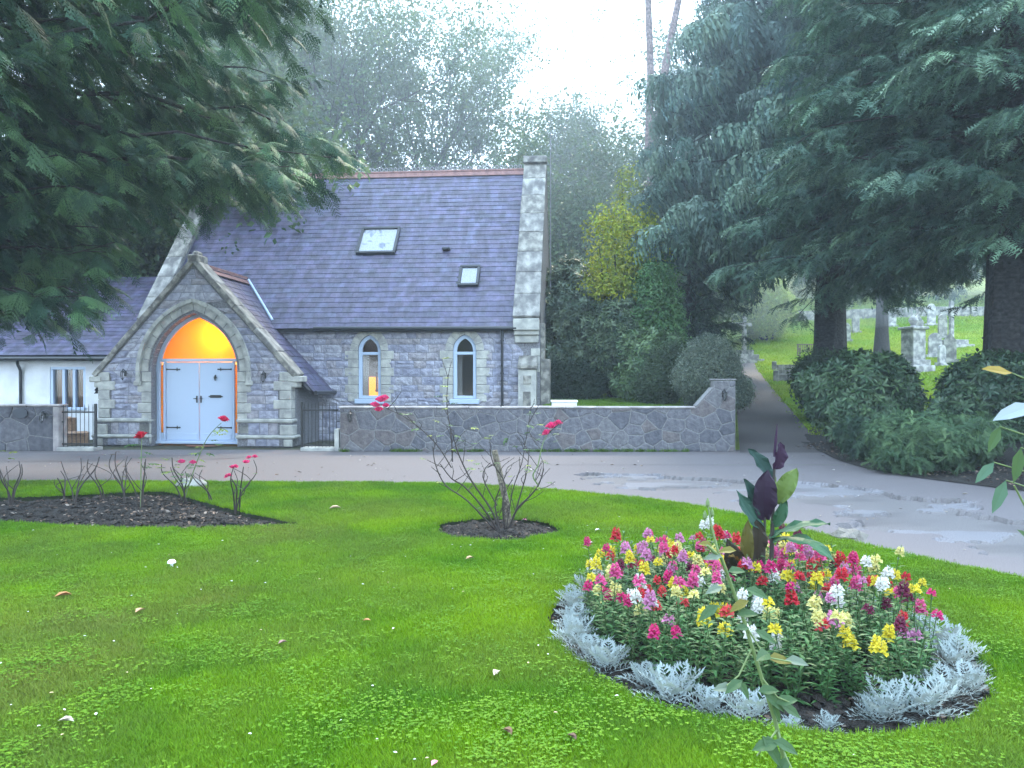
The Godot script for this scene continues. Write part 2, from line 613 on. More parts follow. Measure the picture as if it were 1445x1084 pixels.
	for i in edge.size():
		var a := edge[i]
		var b := edge[(i + 1) % edge.size()]
		for k in 6:
			var f0 := k / 6.0
			var f1 := (k + 1) / 6.0
			var q := []
			for e in [[a, f0], [b, f0], [b, f1], [a, f1]]:
				var m: Vector2 = e[0].lerp(ctr, e[1])
				q.append(Vector3(m.x, hill(m.x, m.y) + 0.012 + 0.35 * smoothstep(0.0, 0.6, e[1]) + 0.05 * noise.get_noise_2d(m.x * 40.0, m.y * 40.0) * smoothstep(0.0, 0.3, e[1]) * 2.0, -m.y))
			if k == 5:
				q.resize(3)
			sb.face(q, Vector3.UP)
	struct("planting_ground", sb, M.soil)


func broken(x: float, d: float) -> float:
	var best := 9.0
	var line := [Vector2(1.3, 13.0), Vector2(2.6, 12.0), Vector2(4.0, 11.4), Vector2(4.9, 9.6), Vector2(5.2, 8.0), Vector2(6.5, 6.6)]
	var rad := [0.35, 0.95, 0.8, 1.0, 1.1, 1.3]
	for i in line.size() - 1:
		var q := Geometry2D.get_closest_point_to_segment(Vector2(x, d), line[i], line[i + 1])
		var t: float = (q - line[i]).length() / (line[i + 1] - line[i]).length()
		best = minf(best, Vector2(x, d).distance_to(q) / lerpf(rad[i], rad[i + 1], t))
	return (1.0 - best) * 0.5 + 0.55 * noise.get_noise_2d(x * 22.0, d * 34.0) + 0.12 * noise.get_noise_2d(x * 110.0, d * 150.0)


func broken2(x: float, d: float) -> float:
	return noise.get_noise_2d(x * 18.0 + 300.0, d * 40.0) * 0.6 + 0.1 * noise.get_noise_2d(x * 90.0, d * 140.0 + 70.0) - 0.04 + 0.1 * smoothstep(11.0, 8.0, d)


func bed_soil(called: String, poly: PackedVector2Array, ctr: Vector2, rise: float, lumps: int, label: String, litter: int) -> void:
	var o := thing(called, label, "flower bed", Vector3(ctr.x, 0, -ctr.y))
	var s := Mb.new()
	var n := poly.size()
	var pos := func(m: Vector2, f: float) -> Vector3:
		return Vector3(m.x - ctr.x, 0.012 + rise * smoothstep(0.0, 0.55, f) + 0.05 * (noise.get_noise_2d(m.x * 130.0, m.y * 130.0)) * smoothstep(0.0, 0.2, f), -(m.y - ctr.y))
	for i in n:
		for k in 8:
			var q := []
			for e in [[poly[i], k / 8.0], [poly[(i + 1) % n], k / 8.0], [poly[(i + 1) % n], (k + 1) / 8.0], [poly[i], (k + 1) / 8.0]]:
				q.append(pos.call((e[0] as Vector2).lerp(ctr, e[1]), e[1]))
			if k == 7:
				q.resize(3)
			s.face(q, Vector3.UP)
	part(o, "soil", s, M.soil)
	var xf := []
	var co := []
	for i in lumps:
		var a := rng.randi() % n
		var m: Vector2 = poly[a].lerp(poly[(a + 1) % n], rng.randf())
		var f := 1.0 - sqrt(rng.randf())
		f = clampf(f, 0.02, 1.0)
		m = m.lerp(ctr, f)
		var z: float = rng.randf_range(0.008, 0.035) * (1.6 if rng.randf() < 0.1 else 1.0)
		xf.append(Transform3D(Basis.from_euler(Vector3(rng.randf() * TAU, rng.randf() * TAU, 0)).scaled(Vector3(z, z * 0.7, z * 1.2)), pos.call(m, f) + Vector3.UP * z * 0.2))
		var g := rng.randf_range(0.5, 1.4)
		co.append(Color(0.034 * g, 0.026 * g, 0.022 * g))
	many(o, "soil_crumbs", lump_mesh(3), M.soil_lump, xf, co)
	if litter:
		xf = []
		co = []
		for i in litter:
			var a := rng.randi() % n
			var f := clampf(1.0 - sqrt(rng.randf()), 0.05, 1.0)
			var m: Vector2 = poly[a].lerp(ctr, f)
			var z := rng.randf_range(0.03, 0.065)
			xf.append(Transform3D(Basis.from_euler(Vector3(rng.randf_range(-0.5, 0.5), rng.randf() * TAU, rng.randf_range(-0.5, 0.5))).scaled(Vector3.ONE * z), pos.call(m, f) + Vector3.UP * 0.018))
			var g := rng.randf_range(0.5, 1.5)
			co.append(Color(0.13 * g, 0.085 * g, 0.06 * g) if rng.randf() < 0.85 else Color(0.22, 0.18, 0.15) * g)
		many(o, "leaf_litter", dead_leaf_mesh(), M.tint, xf, co)


func lump_mesh(sd: int) -> ArrayMesh:
	var m := Mb.new()
	var r := RandomNumberGenerator.new()
	r.seed = sd
	var ring := []
	var top := Vector3(0.1, 0.9, 0)
	var bot := Vector3(0, -0.9, 0.1)
	for k in 6:
		var a := TAU * k / 6
		ring.append(Vector3(cos(a) * r.randf_range(0.7, 1.1), r.randf_range(-0.3, 0.3), sin(a) * r.randf_range(0.7, 1.1)))
	for k in 6:
		m.face([ring[k], ring[(k + 1) % 6], top], ring[k] + ring[(k + 1) % 6] + top)
		m.face([ring[k], ring[(k + 1) % 6], bot], ring[k] + ring[(k + 1) % 6] + bot)
	return m.mesh()


func dead_leaf_mesh() -> ArrayMesh:
	var m := Mb.new()
	m.leaf4(Vector3(0, 0, -0.5), Vector3(0, 0, 1), Vector3.UP, 1.0, 0.55, 0.25, -0.1)
	return m.mesh()


func turf_tuft(sd: int, blades: int, rad: float, hgt: float, wid: float) -> ArrayMesh:
	var m := Mb.new()
	var r := RandomNumberGenerator.new()
	r.seed = sd
	for i in blades:
		var a := r.randf() * TAU
		var q := sqrt(r.randf()) * rad
		var b := Vector3(cos(a) * q, 0, sin(a) * q)
		var l := r.randf() * TAU
		var lean := r.randf_range(0.1, 1.0)
		var h := hgt * r.randf_range(0.45, 1.0)
		var tip := b + Vector3(cos(l) * lean * h, h, sin(l) * lean * h)
		var s := Vector3(-sin(l), 0, cos(l)) * wid * 0.5
		var mid := b.lerp(tip, 0.5) + Vector3.UP * h * 0.14
		var g := r.randf_range(0.75, 1.25)
		m.col = Color(g * r.randf_range(0.9, 1.15), g, g * 0.9)
		m.tri(b - s, b + s, mid + s * 0.8)
		m.tri(b - s, mid + s * 0.8, mid - s * 0.8)
		m.tri(mid - s * 0.8, mid + s * 0.8, tip)
	return m.mesh()


func clover_tuft(sd: int) -> ArrayMesh:
	var m := Mb.new()
	var r := RandomNumberGenerator.new()
	r.seed = sd
	for i in 14:
		var a := r.randf() * TAU
		var q := sqrt(r.randf()) * 0.075
		var b := Vector3(cos(a) * q, r.randf_range(0.018, 0.036), sin(a) * q)
		var t := r.randf() * TAU
		var g := r.randf_range(0.8, 1.2)
		m.col = Color(g, g, g)
		for k in 3:
			var dir := Vector3(cos(t + k * TAU / 3), r.randf_range(-0.15, 0.25), sin(t + k * TAU / 3)).normalized()
			m.leaf(b, dir, Vector3.UP, 0.0075, 0.007, 0.1)
	return m.mesh()


func in_bed(p: Vector2) -> bool:
	for b in beds:
		if Geometry2D.is_point_in_polygon(p, b):
			return true
	return false


func grass() -> void:
	var xf := [[], [], []]
	var co := [[], [], []]
	var cl := []
	var clc := []
	var tries := 80000
	for i in tries:
		# more tufts where the lawn is close enough to tell blades apart
		var d := 2.5 + 9.2 * pow(rng.randf(), 1.35)
		var half := d * 0.72 + 0.5
		var x := rng.randf_range(-half, half)
		var p := Vector2(x, d)
		if not Geometry2D.is_point_in_polygon(p, lawn_poly) or in_bed(p):
			continue
		var n1 := noise.get_noise_2d(x * 14.0, d * 14.0)
		var n2 := noise.get_noise_2d(x * 45.0 + 100.0, d * 45.0)
		var n3 := noise.get_noise_2d(x * 8.0 + 300.0, d * 8.0)
		var k := Color(0.15, 0.30, 0.004).lerp(Color(0.075, 0.20, 0.006), clampf(0.5 + n2 * 1.3, 0, 1))
		k = k.lerp(Color(0.22, 0.36, 0.008), clampf(n1 * 1.4, 0, 0.7))
		var dry := clampf(0.55 - absf(x + 2.4) * 0.3 - absf(d - 5.3) * 0.22 + n3 * 0.9 + n2 * 0.6, 0.0, 0.85)
		k = k.lerp(Color(0.20, 0.22, 0.045), dry).lerp(Color(0.12, 0.19, 0.03), clampf(0.2 + noise.get_noise_2d(x * 26.0 + 50.0, d * 26.0) * 0.9, 0.0, 0.6))
		var s := rng.randf_range(0.75, 1.25) * (1.0 + 0.04 * (d - 3.0))
		var b := Basis(Vector3.UP, rng.randf() * TAU).scaled(Vector3(s, s * rng.randf_range(0.7, 1.15), s))
		var at := Transform3D(b, Vector3(x, LAWN_Y - 0.004, -d))
		var wv := i % 3
		xf[wv].append(at)
		co[wv].append(k * rng.randf_range(0.85, 1.15))
		var weeds := clampf(0.3 + noise.get_noise_2d(x * 70.0 + 700.0, d * 70.0) * 1.3, 0.03, 0.9)
		if d < 8.0 and rng.randf() < weeds * 0.16:
			cl.append(Transform3D(Basis(Vector3.UP, rng.randf() * TAU).scaled(Vector3.ONE * rng.randf_range(0.8, 1.4)), Vector3(x + rng.randf_range(-0.04, 0.04), LAWN_Y, -d + rng.randf_range(-0.04, 0.04))))
			clc.append(Color(0.09, 0.23, 0.018).lerp(Color(0.17, 0.32, 0.025), rng.randf()))
	var o := thing("grass", "short mown bright green grass covering the lawn", "grass")
	tag(o, "", "", "", "stuff")
	for k in 3:
		many(o, "grass_blades", turf_tuft(31 + k, 62, 0.075, 0.036, 0.0034), M.grass, xf[k], co[k])
	many(o, "clover", clover_tuft(41), M.grass, cl, clc)
	# ragged fringe along the lawn's edges
	var fx := []
	var fc := []
	for poly in [lawn_poly] + beds:
		var n: int = poly.size()
		for i in n:
			var a: Vector2 = poly[i]
			var b: Vector2 = poly[(i + 1) % n]
			if minf(a.y, b.y) < 2.3 or absf(a.x) > 9.5:
				continue
			var cnt := int(a.distance_to(b) / 0.025)
			for k in cnt:
				var q := a.lerp(b, rng.randf()) + Vector2(rng.randf_range(-0.02, 0.02), rng.randf_range(-0.02, 0.02))
				fx.append(Transform3D(Basis(Vector3.UP, rng.randf() * TAU).scaled(Vector3(0.7, rng.randf_range(0.9, 1.5), 0.7)), Vector3(q.x, LAWN_Y - 0.015, -q.y)))
				fc.append(Color(0.10, 0.22, 0.015).lerp(Color(0.19, 0.32, 0.02), rng.randf()))
	many(o, "edge_grass", turf_tuft(37, 22, 0.035, 0.05, 0.0045), M.grass, fx, fc)
	# taller blades on the terrace and the cemetery slope
	var hx := []
	var hc := []
	for i in 9000:
		var px := rng.randf_range(0.9, 5.0)
		var pd := rng.randf_range(17.5, 27.0)
		hx.append(Transform3D(Basis(Vector3.UP, rng.randf() * TAU).scaled(Vector3.ONE * rng.randf_range(1.0, 1.7)), Vector3(px, 0.81 + 0.035 * (pd - 17.4), -pd)))
		hc.append(Color(0.10, 0.22, 0.02).lerp(Color(0.16, 0.26, 0.03), rng.randf()))
	for i in 45000:
		var pd := 19.5 + 60.0 * pow(rng.randf(), 0.8)
		var px := 6.6 + 0.285 * (pd - 17.0) + rng.randf() * (3.0 + pd * 0.36) * 1.05
		if px - (6.05 + 0.275 * (pd - 17.0)) < 1.1:
			continue
		var s := rng.randf_range(1.2, 2.0) * (1.0 + pd * 0.02)
		hx.append(Transform3D(Basis(Vector3.UP, rng.randf() * TAU).scaled(Vector3(s * 1.5, s, s * 1.5)), Vector3(px, hill(px, pd) - 0.04, -pd)))
		hc.append(Color(0.18, 0.34, 0.01).lerp(Color(0.30, 0.40, 0.025), clampf(0.5 + noise.get_noise_2d(px * 10.0, pd * 10.0) + rng.randf_range(-0.2, 0.2), 0, 1)))
	var o2 := thing("slope_grass", "pale sunlit grass of the cemetery slope and chapel garden", "grass")
	tag(o2, "", "", "", "stuff")
	many(o2, "grass_blades", turf_tuft(39, 26, 0.09, 0.06, 0.01), M.grass, hx, hc)


# ------------------------------------------------------------------ masonry
func arch(a: float, rise: float) -> Vector2:      # x: offset of the arc's centre, y: radius
	var c := (rise * rise - a * a) / (2.0 * a)
	return Vector2(c, a + c)


func arch_hw(ar: Vector2, t: float, ys: float, y: float) -> float:
	if y <= ys:
		return ar.y - ar.x + t
	var k := (ar.y + t) * (ar.y + t) - (y - ys) * (y - ys)
	return maxf(0.0, sqrt(maxf(k, 0.0)) - ar.x)


func arch_pts(ar: Vector2, t: float, cx: float, ys: float, n := 10) -> Array:   # from the left spring over the apex to the right spring
	var th := acos(ar.x / (ar.y + t))
	var o := []
	for k in n + 1:
		var a := th * k / n
		o.append(Vector2(cx - ((ar.y + t) * cos(a) - ar.x), ys + (ar.y + t) * sin(a)))
	for k in range(n - 1, -1, -1):
		var a := th * k / n
		o.append(Vector2(cx + ((ar.y + t) * cos(a) - ar.x), ys + (ar.y + t) * sin(a)))
	return o


func sector(m: Mb, ar: Vector2, cx: float, ys: float, s: float, f0: float, f1: float, t0: float, t1: float, z0: float, z1: float, n := 3) -> void:
	var inn := []
	var out := []
	for k in n + 1:
		var f := lerpf(f0, f1, float(k) / n)
		for e in [[t0, inn], [t1, out]]:
			var th: float = acos(ar.x / (ar.y + e[0])) * f
			e[1].append(Vector2(cx + s * ((ar.y + e[0]) * cos(th) - ar.x), ys + (ar.y + e[0]) * sin(th)))
	out.reverse()
	m.prism(inn + out, z0, z1)


func wall_with_arches(m: Mb, x0: float, x1: float, y0: float, y1: float, z0: float, z1: float, ops: Array) -> void:
	var at := x0
	for o in ops:          # [cx, a, rise, spring, sill]
		var ar := arch(o[1], o[2])
		m.prism([Vector2(at, y0), Vector2(o[0] - o[1], y0), Vector2(o[0] - o[1], y1), Vector2(at, y1)], z0, z1)
		if o[4] > y0:
			m.prism([Vector2(o[0] - o[1], y0), Vector2(o[0] + o[1], y0), Vector2(o[0] + o[1], o[4]), Vector2(o[0] - o[1], o[4])], z0, z1)
		var p := arch_pts(ar, 0.0, o[0], o[3])
		var h := p.size() / 2
		m.prism([Vector2(o[0] - o[1], y1)] + p.slice(0, h + 1) + [Vector2(o[0], y1)], z0, z1)
		m.prism([Vector2(o[0], y1)] + p.slice(h) + [Vector2(o[0] + o[1], y1)], z0, z1)
		at = o[0] + o[1]
	m.prism([Vector2(at, y0), Vector2(x1, y0), Vector2(x1, y1), Vector2(at, y1)], z0, z1)


func rock_block(c: Array, z: float, proud: float) -> Mb:    # four corners (x, y): bottom left, bottom right, top right, top left
	var m := Mb.new()
	var nu := 4
	var nv := 3
	var g := []
	var tilt := Vector2(rng.randf_range(-1, 1), rng.randf_range(-1, 1)) * 0.014
	for j in nv + 1:
		for i in nu + 1:
			var u := float(i) / nu
			var v := float(j) / nv
			var b: Vector2 = c[0].lerp(c[1], u)
			var t: Vector2 = c[3].lerp(c[2], u)
			var p := b.lerp(t, v)
			var e := i == 0 or j == 0 or i == nu or j == nv
			if not e:
				p += Vector2(rng.randf_range(-0.02, 0.02), rng.randf_range(-0.012, 0.012))
			var zz := z + (0.004 if e else proud * rng.randf_range(0.55, 1.3) + tilt.x * (u - 0.5) * 2.0 + tilt.y * (v - 0.5) * 2.0)
			g.append(Vector3(p.x, p.y, zz))
	for j in nv:
		for i in nu:
			var a := j * (nu + 1) + i
			var q := [g[a], g[a + 1], g[a + nu + 2], g[a + nu + 1]]
			if rng.randf() < 0.5:
				q = [q[1], q[2], q[3], q[0]]
			m.face(q, Vector3.BACK)
	for e in [[c[0], c[1], Vector3.DOWN], [c[1], c[2], Vector3.RIGHT], [c[2], c[3], Vector3.UP], [c[3], c[0], Vector3.LEFT]]:
		m.face([Vector3(e[0].x, e[0].y, z + 0.004), Vector3(e[1].x, e[1].y, z + 0.004), Vector3(e[1].x, e[1].y, z - 0.03), Vector3(e[0].x, e[0].y, z - 0.03)], e[2])
	return m


func courses(parent: Node, y0: float, y1: float, z: float, spans: Callable, wmin: float, wmax: float, hmin: float, hmax: float) -> void:
	var y := y0
	var mats := [M.stone_a, M.stone_b, M.stone_c, M.stone_a, M.stone_d]
	while y < y1 - 0.05:
		var h := rng.randf_range(hmin, hmax)
		if y1 - (y + h) < hmin * 0.8:
			h = y1 - y
		var lo: Array = spans.call(y + 0.006)
		var hi: Array = spans.call(y + h - 0.006)
		for k in mini(lo.size(), hi.size()):
			var l: Array = lo[k]
			var t: Array = hi[k]
			if l[1] - l[0] < 0.08 and t[1] - t[0] < 0.08:
				continue
			if t[1] < t[0]:
				t = [(t[0] + t[1]) / 2, (t[0] + t[1]) / 2 + 0.001]
			var wid := maxf(l[1] - l[0], t[1] - t[0])
			var n := maxi(1, roundi(wid / rng.randf_range(wmin, wmax)))
			var cuts := [0.0]
			for i in range(1, n):
				cuts.append((i + rng.randf_range(-0.28, 0.28)) / n)
			cuts.append(1.0)
			for i in n:
				var j := 0.006
				var c := [Vector2(lerpf(l[0], l[1], cuts[i]) + j, y + j), Vector2(lerpf(l[0], l[1], cuts[i + 1]) - j, y + j), Vector2(lerpf(t[0], t[1], cuts[i + 1]) - j, y + h - j), Vector2(lerpf(t[0], t[1], cuts[i]) + j, y + h - j)]
				if c[1].x - c[0].x < 0.03:
					continue
				if h > 0.19 and rng.randf() < 0.25:      # two thin stones in one course
					var f := rng.randf_range(0.4, 0.6)
					var ml: Vector2 = c[0].lerp(c[3], f)
					var mr: Vector2 = c[1].lerp(c[2], f)
					part(parent, "stone", rock_block([c[0], c[1], mr - Vector2(0, j), ml - Vector2(0, j)], z, rng.randf_range(0.012, 0.026)), mats[rng.randi() % 5])
					part(parent, "stone", rock_block([ml + Vector2(0, j), mr + Vector2(0, j), c[2], c[3]], z, rng.randf_range(0.012, 0.026)), mats[rng.randi() % 5])
				else:
					part(parent, "stone", rock_block(c, z, rng.randf_range(0.014, 0.034)), mats[rng.randi() % 5])
		y += h


# ------------------------------------------------------------------ slates
var slate_meshes := []
const SLATE_COLS := [Color(0.138, 0.130, 0.241), Color(0.124, 0.116, 0.224), Color(0.152, 0.141, 0.252), Color(0.133, 0.128, 0.218), Color(0.115, 0.113, 0.207), Color(0.143, 0.128, 0.230), Color(0.147, 0.150, 0.263), Color(0.129, 0.114, 0.202)]


func slates(parent: Node, o: Vector3, u: Vector3, w: Vector3, rows: int, expo: float, wid: float, span: Callable, singles: int) -> void:
	if slate_meshes.is_empty():
		for k in SLATE_COLS.size():
			var m := Mb.new()
			m.col = SLATE_COLS[k]
			m.box(Vector3.ZERO, Vector3(1, 0.009, 1.75), 0.0)
			slate_meshes.append(m.mesh())
	var n := w.cross(u).normalized()
	if n.y < 0: n = -n
	var rest := Mb.new()
	var made := 0
	for r in rows:
		var sp: Array = span.call(r * expo + expo * 0.5)
		if sp[1] - sp[0] < 0.06:
			continue
		var x: float = sp[0] - wid * (0.5 if r % 2 else 0.0)
		while x < sp[1]:
			var a := maxf(x, sp[0])
			var b := minf(x + wid, sp[1])
			x += wid
			if b - a < 0.03:
				continue
			var tilt := 0.055 + rng.randf_range(-0.008, 0.012)
			var ww := (w * cos(tilt) - n * sin(tilt)).normalized()
			var nn := (n * cos(tilt) + w * sin(tilt)).normalized()
			var turn := rng.randf_range(-0.008, 0.008)
			var uu := (u * cos(turn) + ww * sin(turn)).normalized()
			var c := o + u * ((a + b) * 0.5) + w * (r * expo + expo * 0.86 + rng.randf_range(-0.006, 0.006)) + n * (0.022 + rng.randf_range(0.0, 0.004))
			var zz := uu.cross(nn).normalized()
			var xf := Transform3D(Basis(uu * (b - a - 0.007), nn, zz * expo), c)
			var k := rng.randi() % SLATE_COLS.size()
			if made < singles:
				part(parent, "slate", slate_meshes[k], M.slate, xf)
			else:
				rest.col = SLATE_COLS[k]
				rest.put(xf)
				rest.box(Vector3.ZERO, Vector3(1, 0.009, 1.75))
			made += 1
	if made > singles:
		part(parent, "upper_slates", rest, M.slate, Transform3D.IDENTITY, "stuff")


func coping_run(parent: Node, called: String, a: Vector3, b: Vector3, wdir: Vector3, width: float, thick: float, piece: float, mats: Array) -> void:
	var l := a.distance_to(b)
	var n := maxi(1, roundi(l / piece))
	var t := (b - a).normalized()
	var up := t.cross(wdir).normalized()
	if up.y < 0: up = -up
	for k in n:
		var m := Mb.new()
		var c := a.lerp(b, (k + 0.5) / n)
		m.box(c + up * rng.randf_range(-0.004, 0.004), Vector3(l / n - 0.008, thick, width + rng.randf_range(-0.008, 0.008)), 0.014, Basis(t, up, t.cross(up)))
		part(parent, called, m, mats[rng.randi() % mats.size()])


func chapel() -> void:
	CH = Transform3D(Basis(Vector3.UP, deg_to_rad(-5.0)), Vector3(0.75, 0, -20.0))
	var o := thing("chapel", "grey stone chapel with purple slate roof, arched white doors and lancet windows", "chapel", CH.origin, deg_to_rad(-5.0))
	# --- nave walls
	var wn := Mb.new()
	var wins := [-4.55, -2.0]
	var ops := []
	for c in wins:
		ops.append([c, 0.31, 0.42, 2.37, 1.1])
	wall_with_arches(wn, -10.9, -0.02, -0.1, 3.1, -0.5, 0.0, ops)
	wn.box(Vector3(-5.46, 1.5, -7.8), Vector3(10.88, 3.2, 0.4))
	wn.box(Vector3(-5.46, 0.02, -4.0), Vector3(10.4, 0.1, 7.2))
	for x in [[-10.9, -10.45], [-0.5, -0.03]]:
		for q in [[Vector2(-0.5, -0.1), Vector2(-7.6, -0.1), Vector2(-7.6, 3.12), Vector2(-4.0, 7.98), Vector2(-0.5, 3.6)]]:
			var pts := []
			for e in q: pts.append(Vector3(0, e.y, e.x))
			for xx in x:
				var f := []
				for e in pts: f.append(e + Vector3(xx, 0, 0))
				wn.face(f, Vector3(signf(xx - (x[0] + x[1]) / 2), 0, 0))
	var nw := part(o, "nave_wall", wn, M.mortar)
	var nar := arch(0.31, 0.42)
	courses(nw, 0.0, 3.02, 0.0, func(y: float) -> Array:
		var r := []
		var at := -7.3
		for c in wins:
			var h := 0.0
			if y > 1.02:
				h = arch_hw(nar, 0.18, 2.37, y) if y > 2.37 else 0.44
			r.append([at, c - h])
			at = c + h
		r.append([at, -0.62 if y > 2.5 else -0.45])
		return r, 0.33, 0.44, 0.15, 0.225)
	# quoins at the nave's corner
	for k in 5:
		var m := Mb.new()
		var w := 0.38 if k % 2 else 0.24
		m.box(Vector3(-0.02 - w / 2, 2.2 + k * 0.21 - 0.3, 0.0), Vector3(w, 0.2, 0.06), 0.012)
		if k < 3: part(nw, "quoin", m, M.dressed)
	# --- lancet windows
	for c in wins:
		var w := Node3D.new()
		w.name = numbered(o, "lancet_window")
		o.add_child(w)
		for s in [-1.0, 1.0]:
			for k in 6:
				var m := Mb.new()
				var ww := 0.19 if k % 2 else 0.11
				m.box(Vector3(c + s * (0.31 + (ww + 0.16) / 2), 1.02 + (k + 0.5) * 0.225, -0.03), Vector3(ww + 0.16, 0.217, 0.12), 0.01)
				part(w, "jamb_stone", m, M.dressed)
			for k in 4:
				var m := Mb.new()
				sector(m, nar, c, 2.375, s, k / 4.0 + 0.008, (k + 1) / 4.0 - 0.008, 0.0, 0.20, -0.09, 0.032)
				part(w, "arch_stone", m, M.dressed)
		var m2 := Mb.new()
		m2.box(Vector3(c, 1.03, 0.0), Vector3(0.78, 0.13, 0.16), 0.012)
		part(w, "sill", m2, M.white_paint)
		var fr := Mb.new()
		for s in [-1.0, 1.0]:
			fr.box(Vector3(c + s * 0.262, 1.74, -0.1), Vector3(0.095, 1.28, 0.09), 0.008)
			sector(fr, nar, c, 2.37, s, 0.0, 1.0, -0.095, -0.001, -0.145, -0.055, 8)
		fr.box(Vector3(c, 1.14, -0.1), Vector3(0.43, 0.08, 0.088), 0.008)
		fr.box(Vector3(c, 2.3, -0.1), Vector3(0.43, 0.075, 0.088), 0.008)
		part(w, "frame", fr, M.white_paint)
		var gl := Mb.new()
		var ap := arch_pts(nar, -0.08, c, 2.37)
		var poly := [Vector2(c - 0.23, 1.16), Vector2(c + 0.23, 1.16)]
		ap.reverse()
		gl.prism(poly + ap, -0.106, -0.1)
		part(w, "pane", gl, M.glass)
		var cu := Mb.new()
		for k in 5:
			var xx: float = c - 0.24 + k * 0.028
			cu.tube([Vector3(xx, 1.1, -0.32 - 0.015 * (k % 2)), Vector3(xx, 2.3, -0.32 - 0.015 * (k % 2))], [0.017, 0.014], 6)
		part(w, "curtain", cu, M.plaster)
	# the lit inner doorway seen through one window
	var li := Mb.new()
	li.box(Vector3(-4.66, 1.30, -1.2), Vector3(0.46, 0.76, 0.03))
	part(o, "lit_doorway", li, M.lit_doorway)
	var lc := Mb.new()
	lc.box(Vector3(-4.66, 1.53, -1.15), Vector3(0.05, 0.55, 0.04))
	lc.box(Vector3(-4.6, 1.3, -1.15), Vector3(0.2, 0.06, 0.04))
	lc.box(Vector3(-4.58, 1.45, -1.152), Vector3(0.03, 0.24, 0.04))
	part(o, "doorway_bars", lc, M.mat_brown)
	var ro := Mb.new()
	ro.box(Vector3(-5.4, 1.5, -2.6), Vector3(10.0, 3.4, 0.1))
	ro.box(Vector3(-5.4, 3.25, -1.5), Vector3(10.0, 0.06, 2.2))
	part(o, "inner_partition", ro, M.dark_room)
	# --- nave roof
	var k := 1.225
	var rb := Mb.new()
	for z in [[0.16, -4.0], [-8.16, -4.0]]:
		var y0: float = 3.15 - k * 0.16
		rb.face([Vector3(-10.5, y0, z[0]), Vector3(-0.5, y0, z[0]), Vector3(-0.5, 8.05, z[1]), Vector3(-10.5, 8.05, z[1])], Vector3.UP)
		rb.face([Vector3(-10.5, y0 - 0.1, z[0]), Vector3(-0.5, y0 - 0.1, z[0]), Vector3(-0.5, 7.95, z[1]), Vector3(-10.5, 7.95, z[1])], Vector3.DOWN)
	var nr := part(o, "nave_roof", rb, M.slate_bed)
	var wv := Vector3(0, k, -1).normalized()
	slates(nr, Vector3(0, 3.15 - k * 0.17, 0.17), Vector3.RIGHT, wv, 34, 0.192, 0.31, func(_s): return [-10.45, -0.68], 300)
	for i in 23:
		var m := Mb.new()
		for s in [-1.0, 1.0]:
			m.box(Vector3(0, -0.075, s * 0.07), Vector3(0.428, 0.025, 0.24), 0.006, Basis(Vector3.RIGHT, s * 0.88))
		m.tube([Vector3(-0.213, 0.02, 0), Vector3(0.213, 0.02, 0)], [0.045, 0.045], 8)
		part(nr, "ridge_tile", m, M.terracotta, Transform3D(Basis.IDENTITY, Vector3(-10.3 + i * 0.432, 8.14, -4.0)))
	var cr := Mb.new()
	for i in 66:
		var cc := Vector3(-10.4 + i * 0.147, 8.255, -4.0)
		var ring := []
		var rr := []
		for q in 9:
			ring.append(cc + Vector3(cos(TAU * q / 8) * 0.05, sin(TAU * q / 8) * 0.055, 0))
			rr.append(0.017)
		cr.tube(ring, rr, 4, false)
		cr.box(cc + Vector3(0, -0.075, 0), Vector3(0.14, 0.03, 0.03))
	part(nr, "ridge_cresting", cr, M.cresting)
	# skylights and a roof vent
	for q in [[-4.82, 2.0, 1.08, 1.06], [-2.02, 1.03, 0.5, 0.72]]:
		var f := Node3D.new()
		f.name = numbered(nr, "skylight")
		nr.add_child(f)
		var nn := Vector3(0, 1, k).normalized()
		f.transform = Transform3D(Basis(Vector3.RIGHT, nn, Vector3.RIGHT.cross(nn)), Vector3(q[0], 3.15 + k * q[1], -q[1]) + nn * 0.05)
		var fm := Mb.new()
		fm.box(Vector3(0, 0.02, -q[3] / 2), Vector3(q[2] + 0.06, 0.11, 0.085), 0.01)
		fm.box(Vector3(0, 0.02, q[3] / 2), Vector3(q[2] + 0.06, 0.11, 0.085), 0.01)
		for s in [-1.0, 1.0]:
			fm.box(Vector3(s * q[2] / 2, 0.018, 0), Vector3(0.08, 0.108, q[3] - 0.08), 0.01)
		fm.box(Vector3(0, -0.025, 0), Vector3(q[2] + 0.2, 0.01, q[3] + 0.22))
		part(nr, "skylight_frame", fm, M.gutter, f.transform)
		var bl := Mb.new()
		bl.box(Vector3.ZERO, Vector3(q[2] - 0.06, 0.01, q[3] - 0.06))
		part(nr, "skylight_blind", bl, M.blind, f.transform)
		var pn := Mb.new()
		pn.box(Vector3(0, 0.045, 0), Vector3(q[2] - 0.07, 0.006, q[3] - 0.07))
		part(nr, "skylight_pane", pn, M.glass, f.transform)
		nr.remove_child(f)
		f.free()
	var ve := Mb.new()
	ve.box(Vector3(-2.78, 3.15 + k * 1.72 + 0.07, -1.72 + 0.05), Vector3(0.22, 0.07, 0.2), 0.012)
	part(nr, "roof_vent", ve, M.gutter)
	# gutter and downpipe
	var gt := Mb.new()
	gt.box(Vector3(-3.25, 2.98, 0.07), Vector3(5.5, 0.13, 0.1), 0.01)
	gt.tube([Vector3(-6.0, 2.95, 0.19), Vector3(-0.62, 2.93, 0.19)], [0.06, 0.06], 8)
	part(o, "gutter", gt, M.gutter)
	var dp := Mb.new()
	dp.tube([Vector3(-1.0, 2.92, 0.19), Vector3(-1.0, 2.8, 0.13), Vector3(-1.0, 0.0, 0.1)], [0.035, 0.035, 0.035], 8)
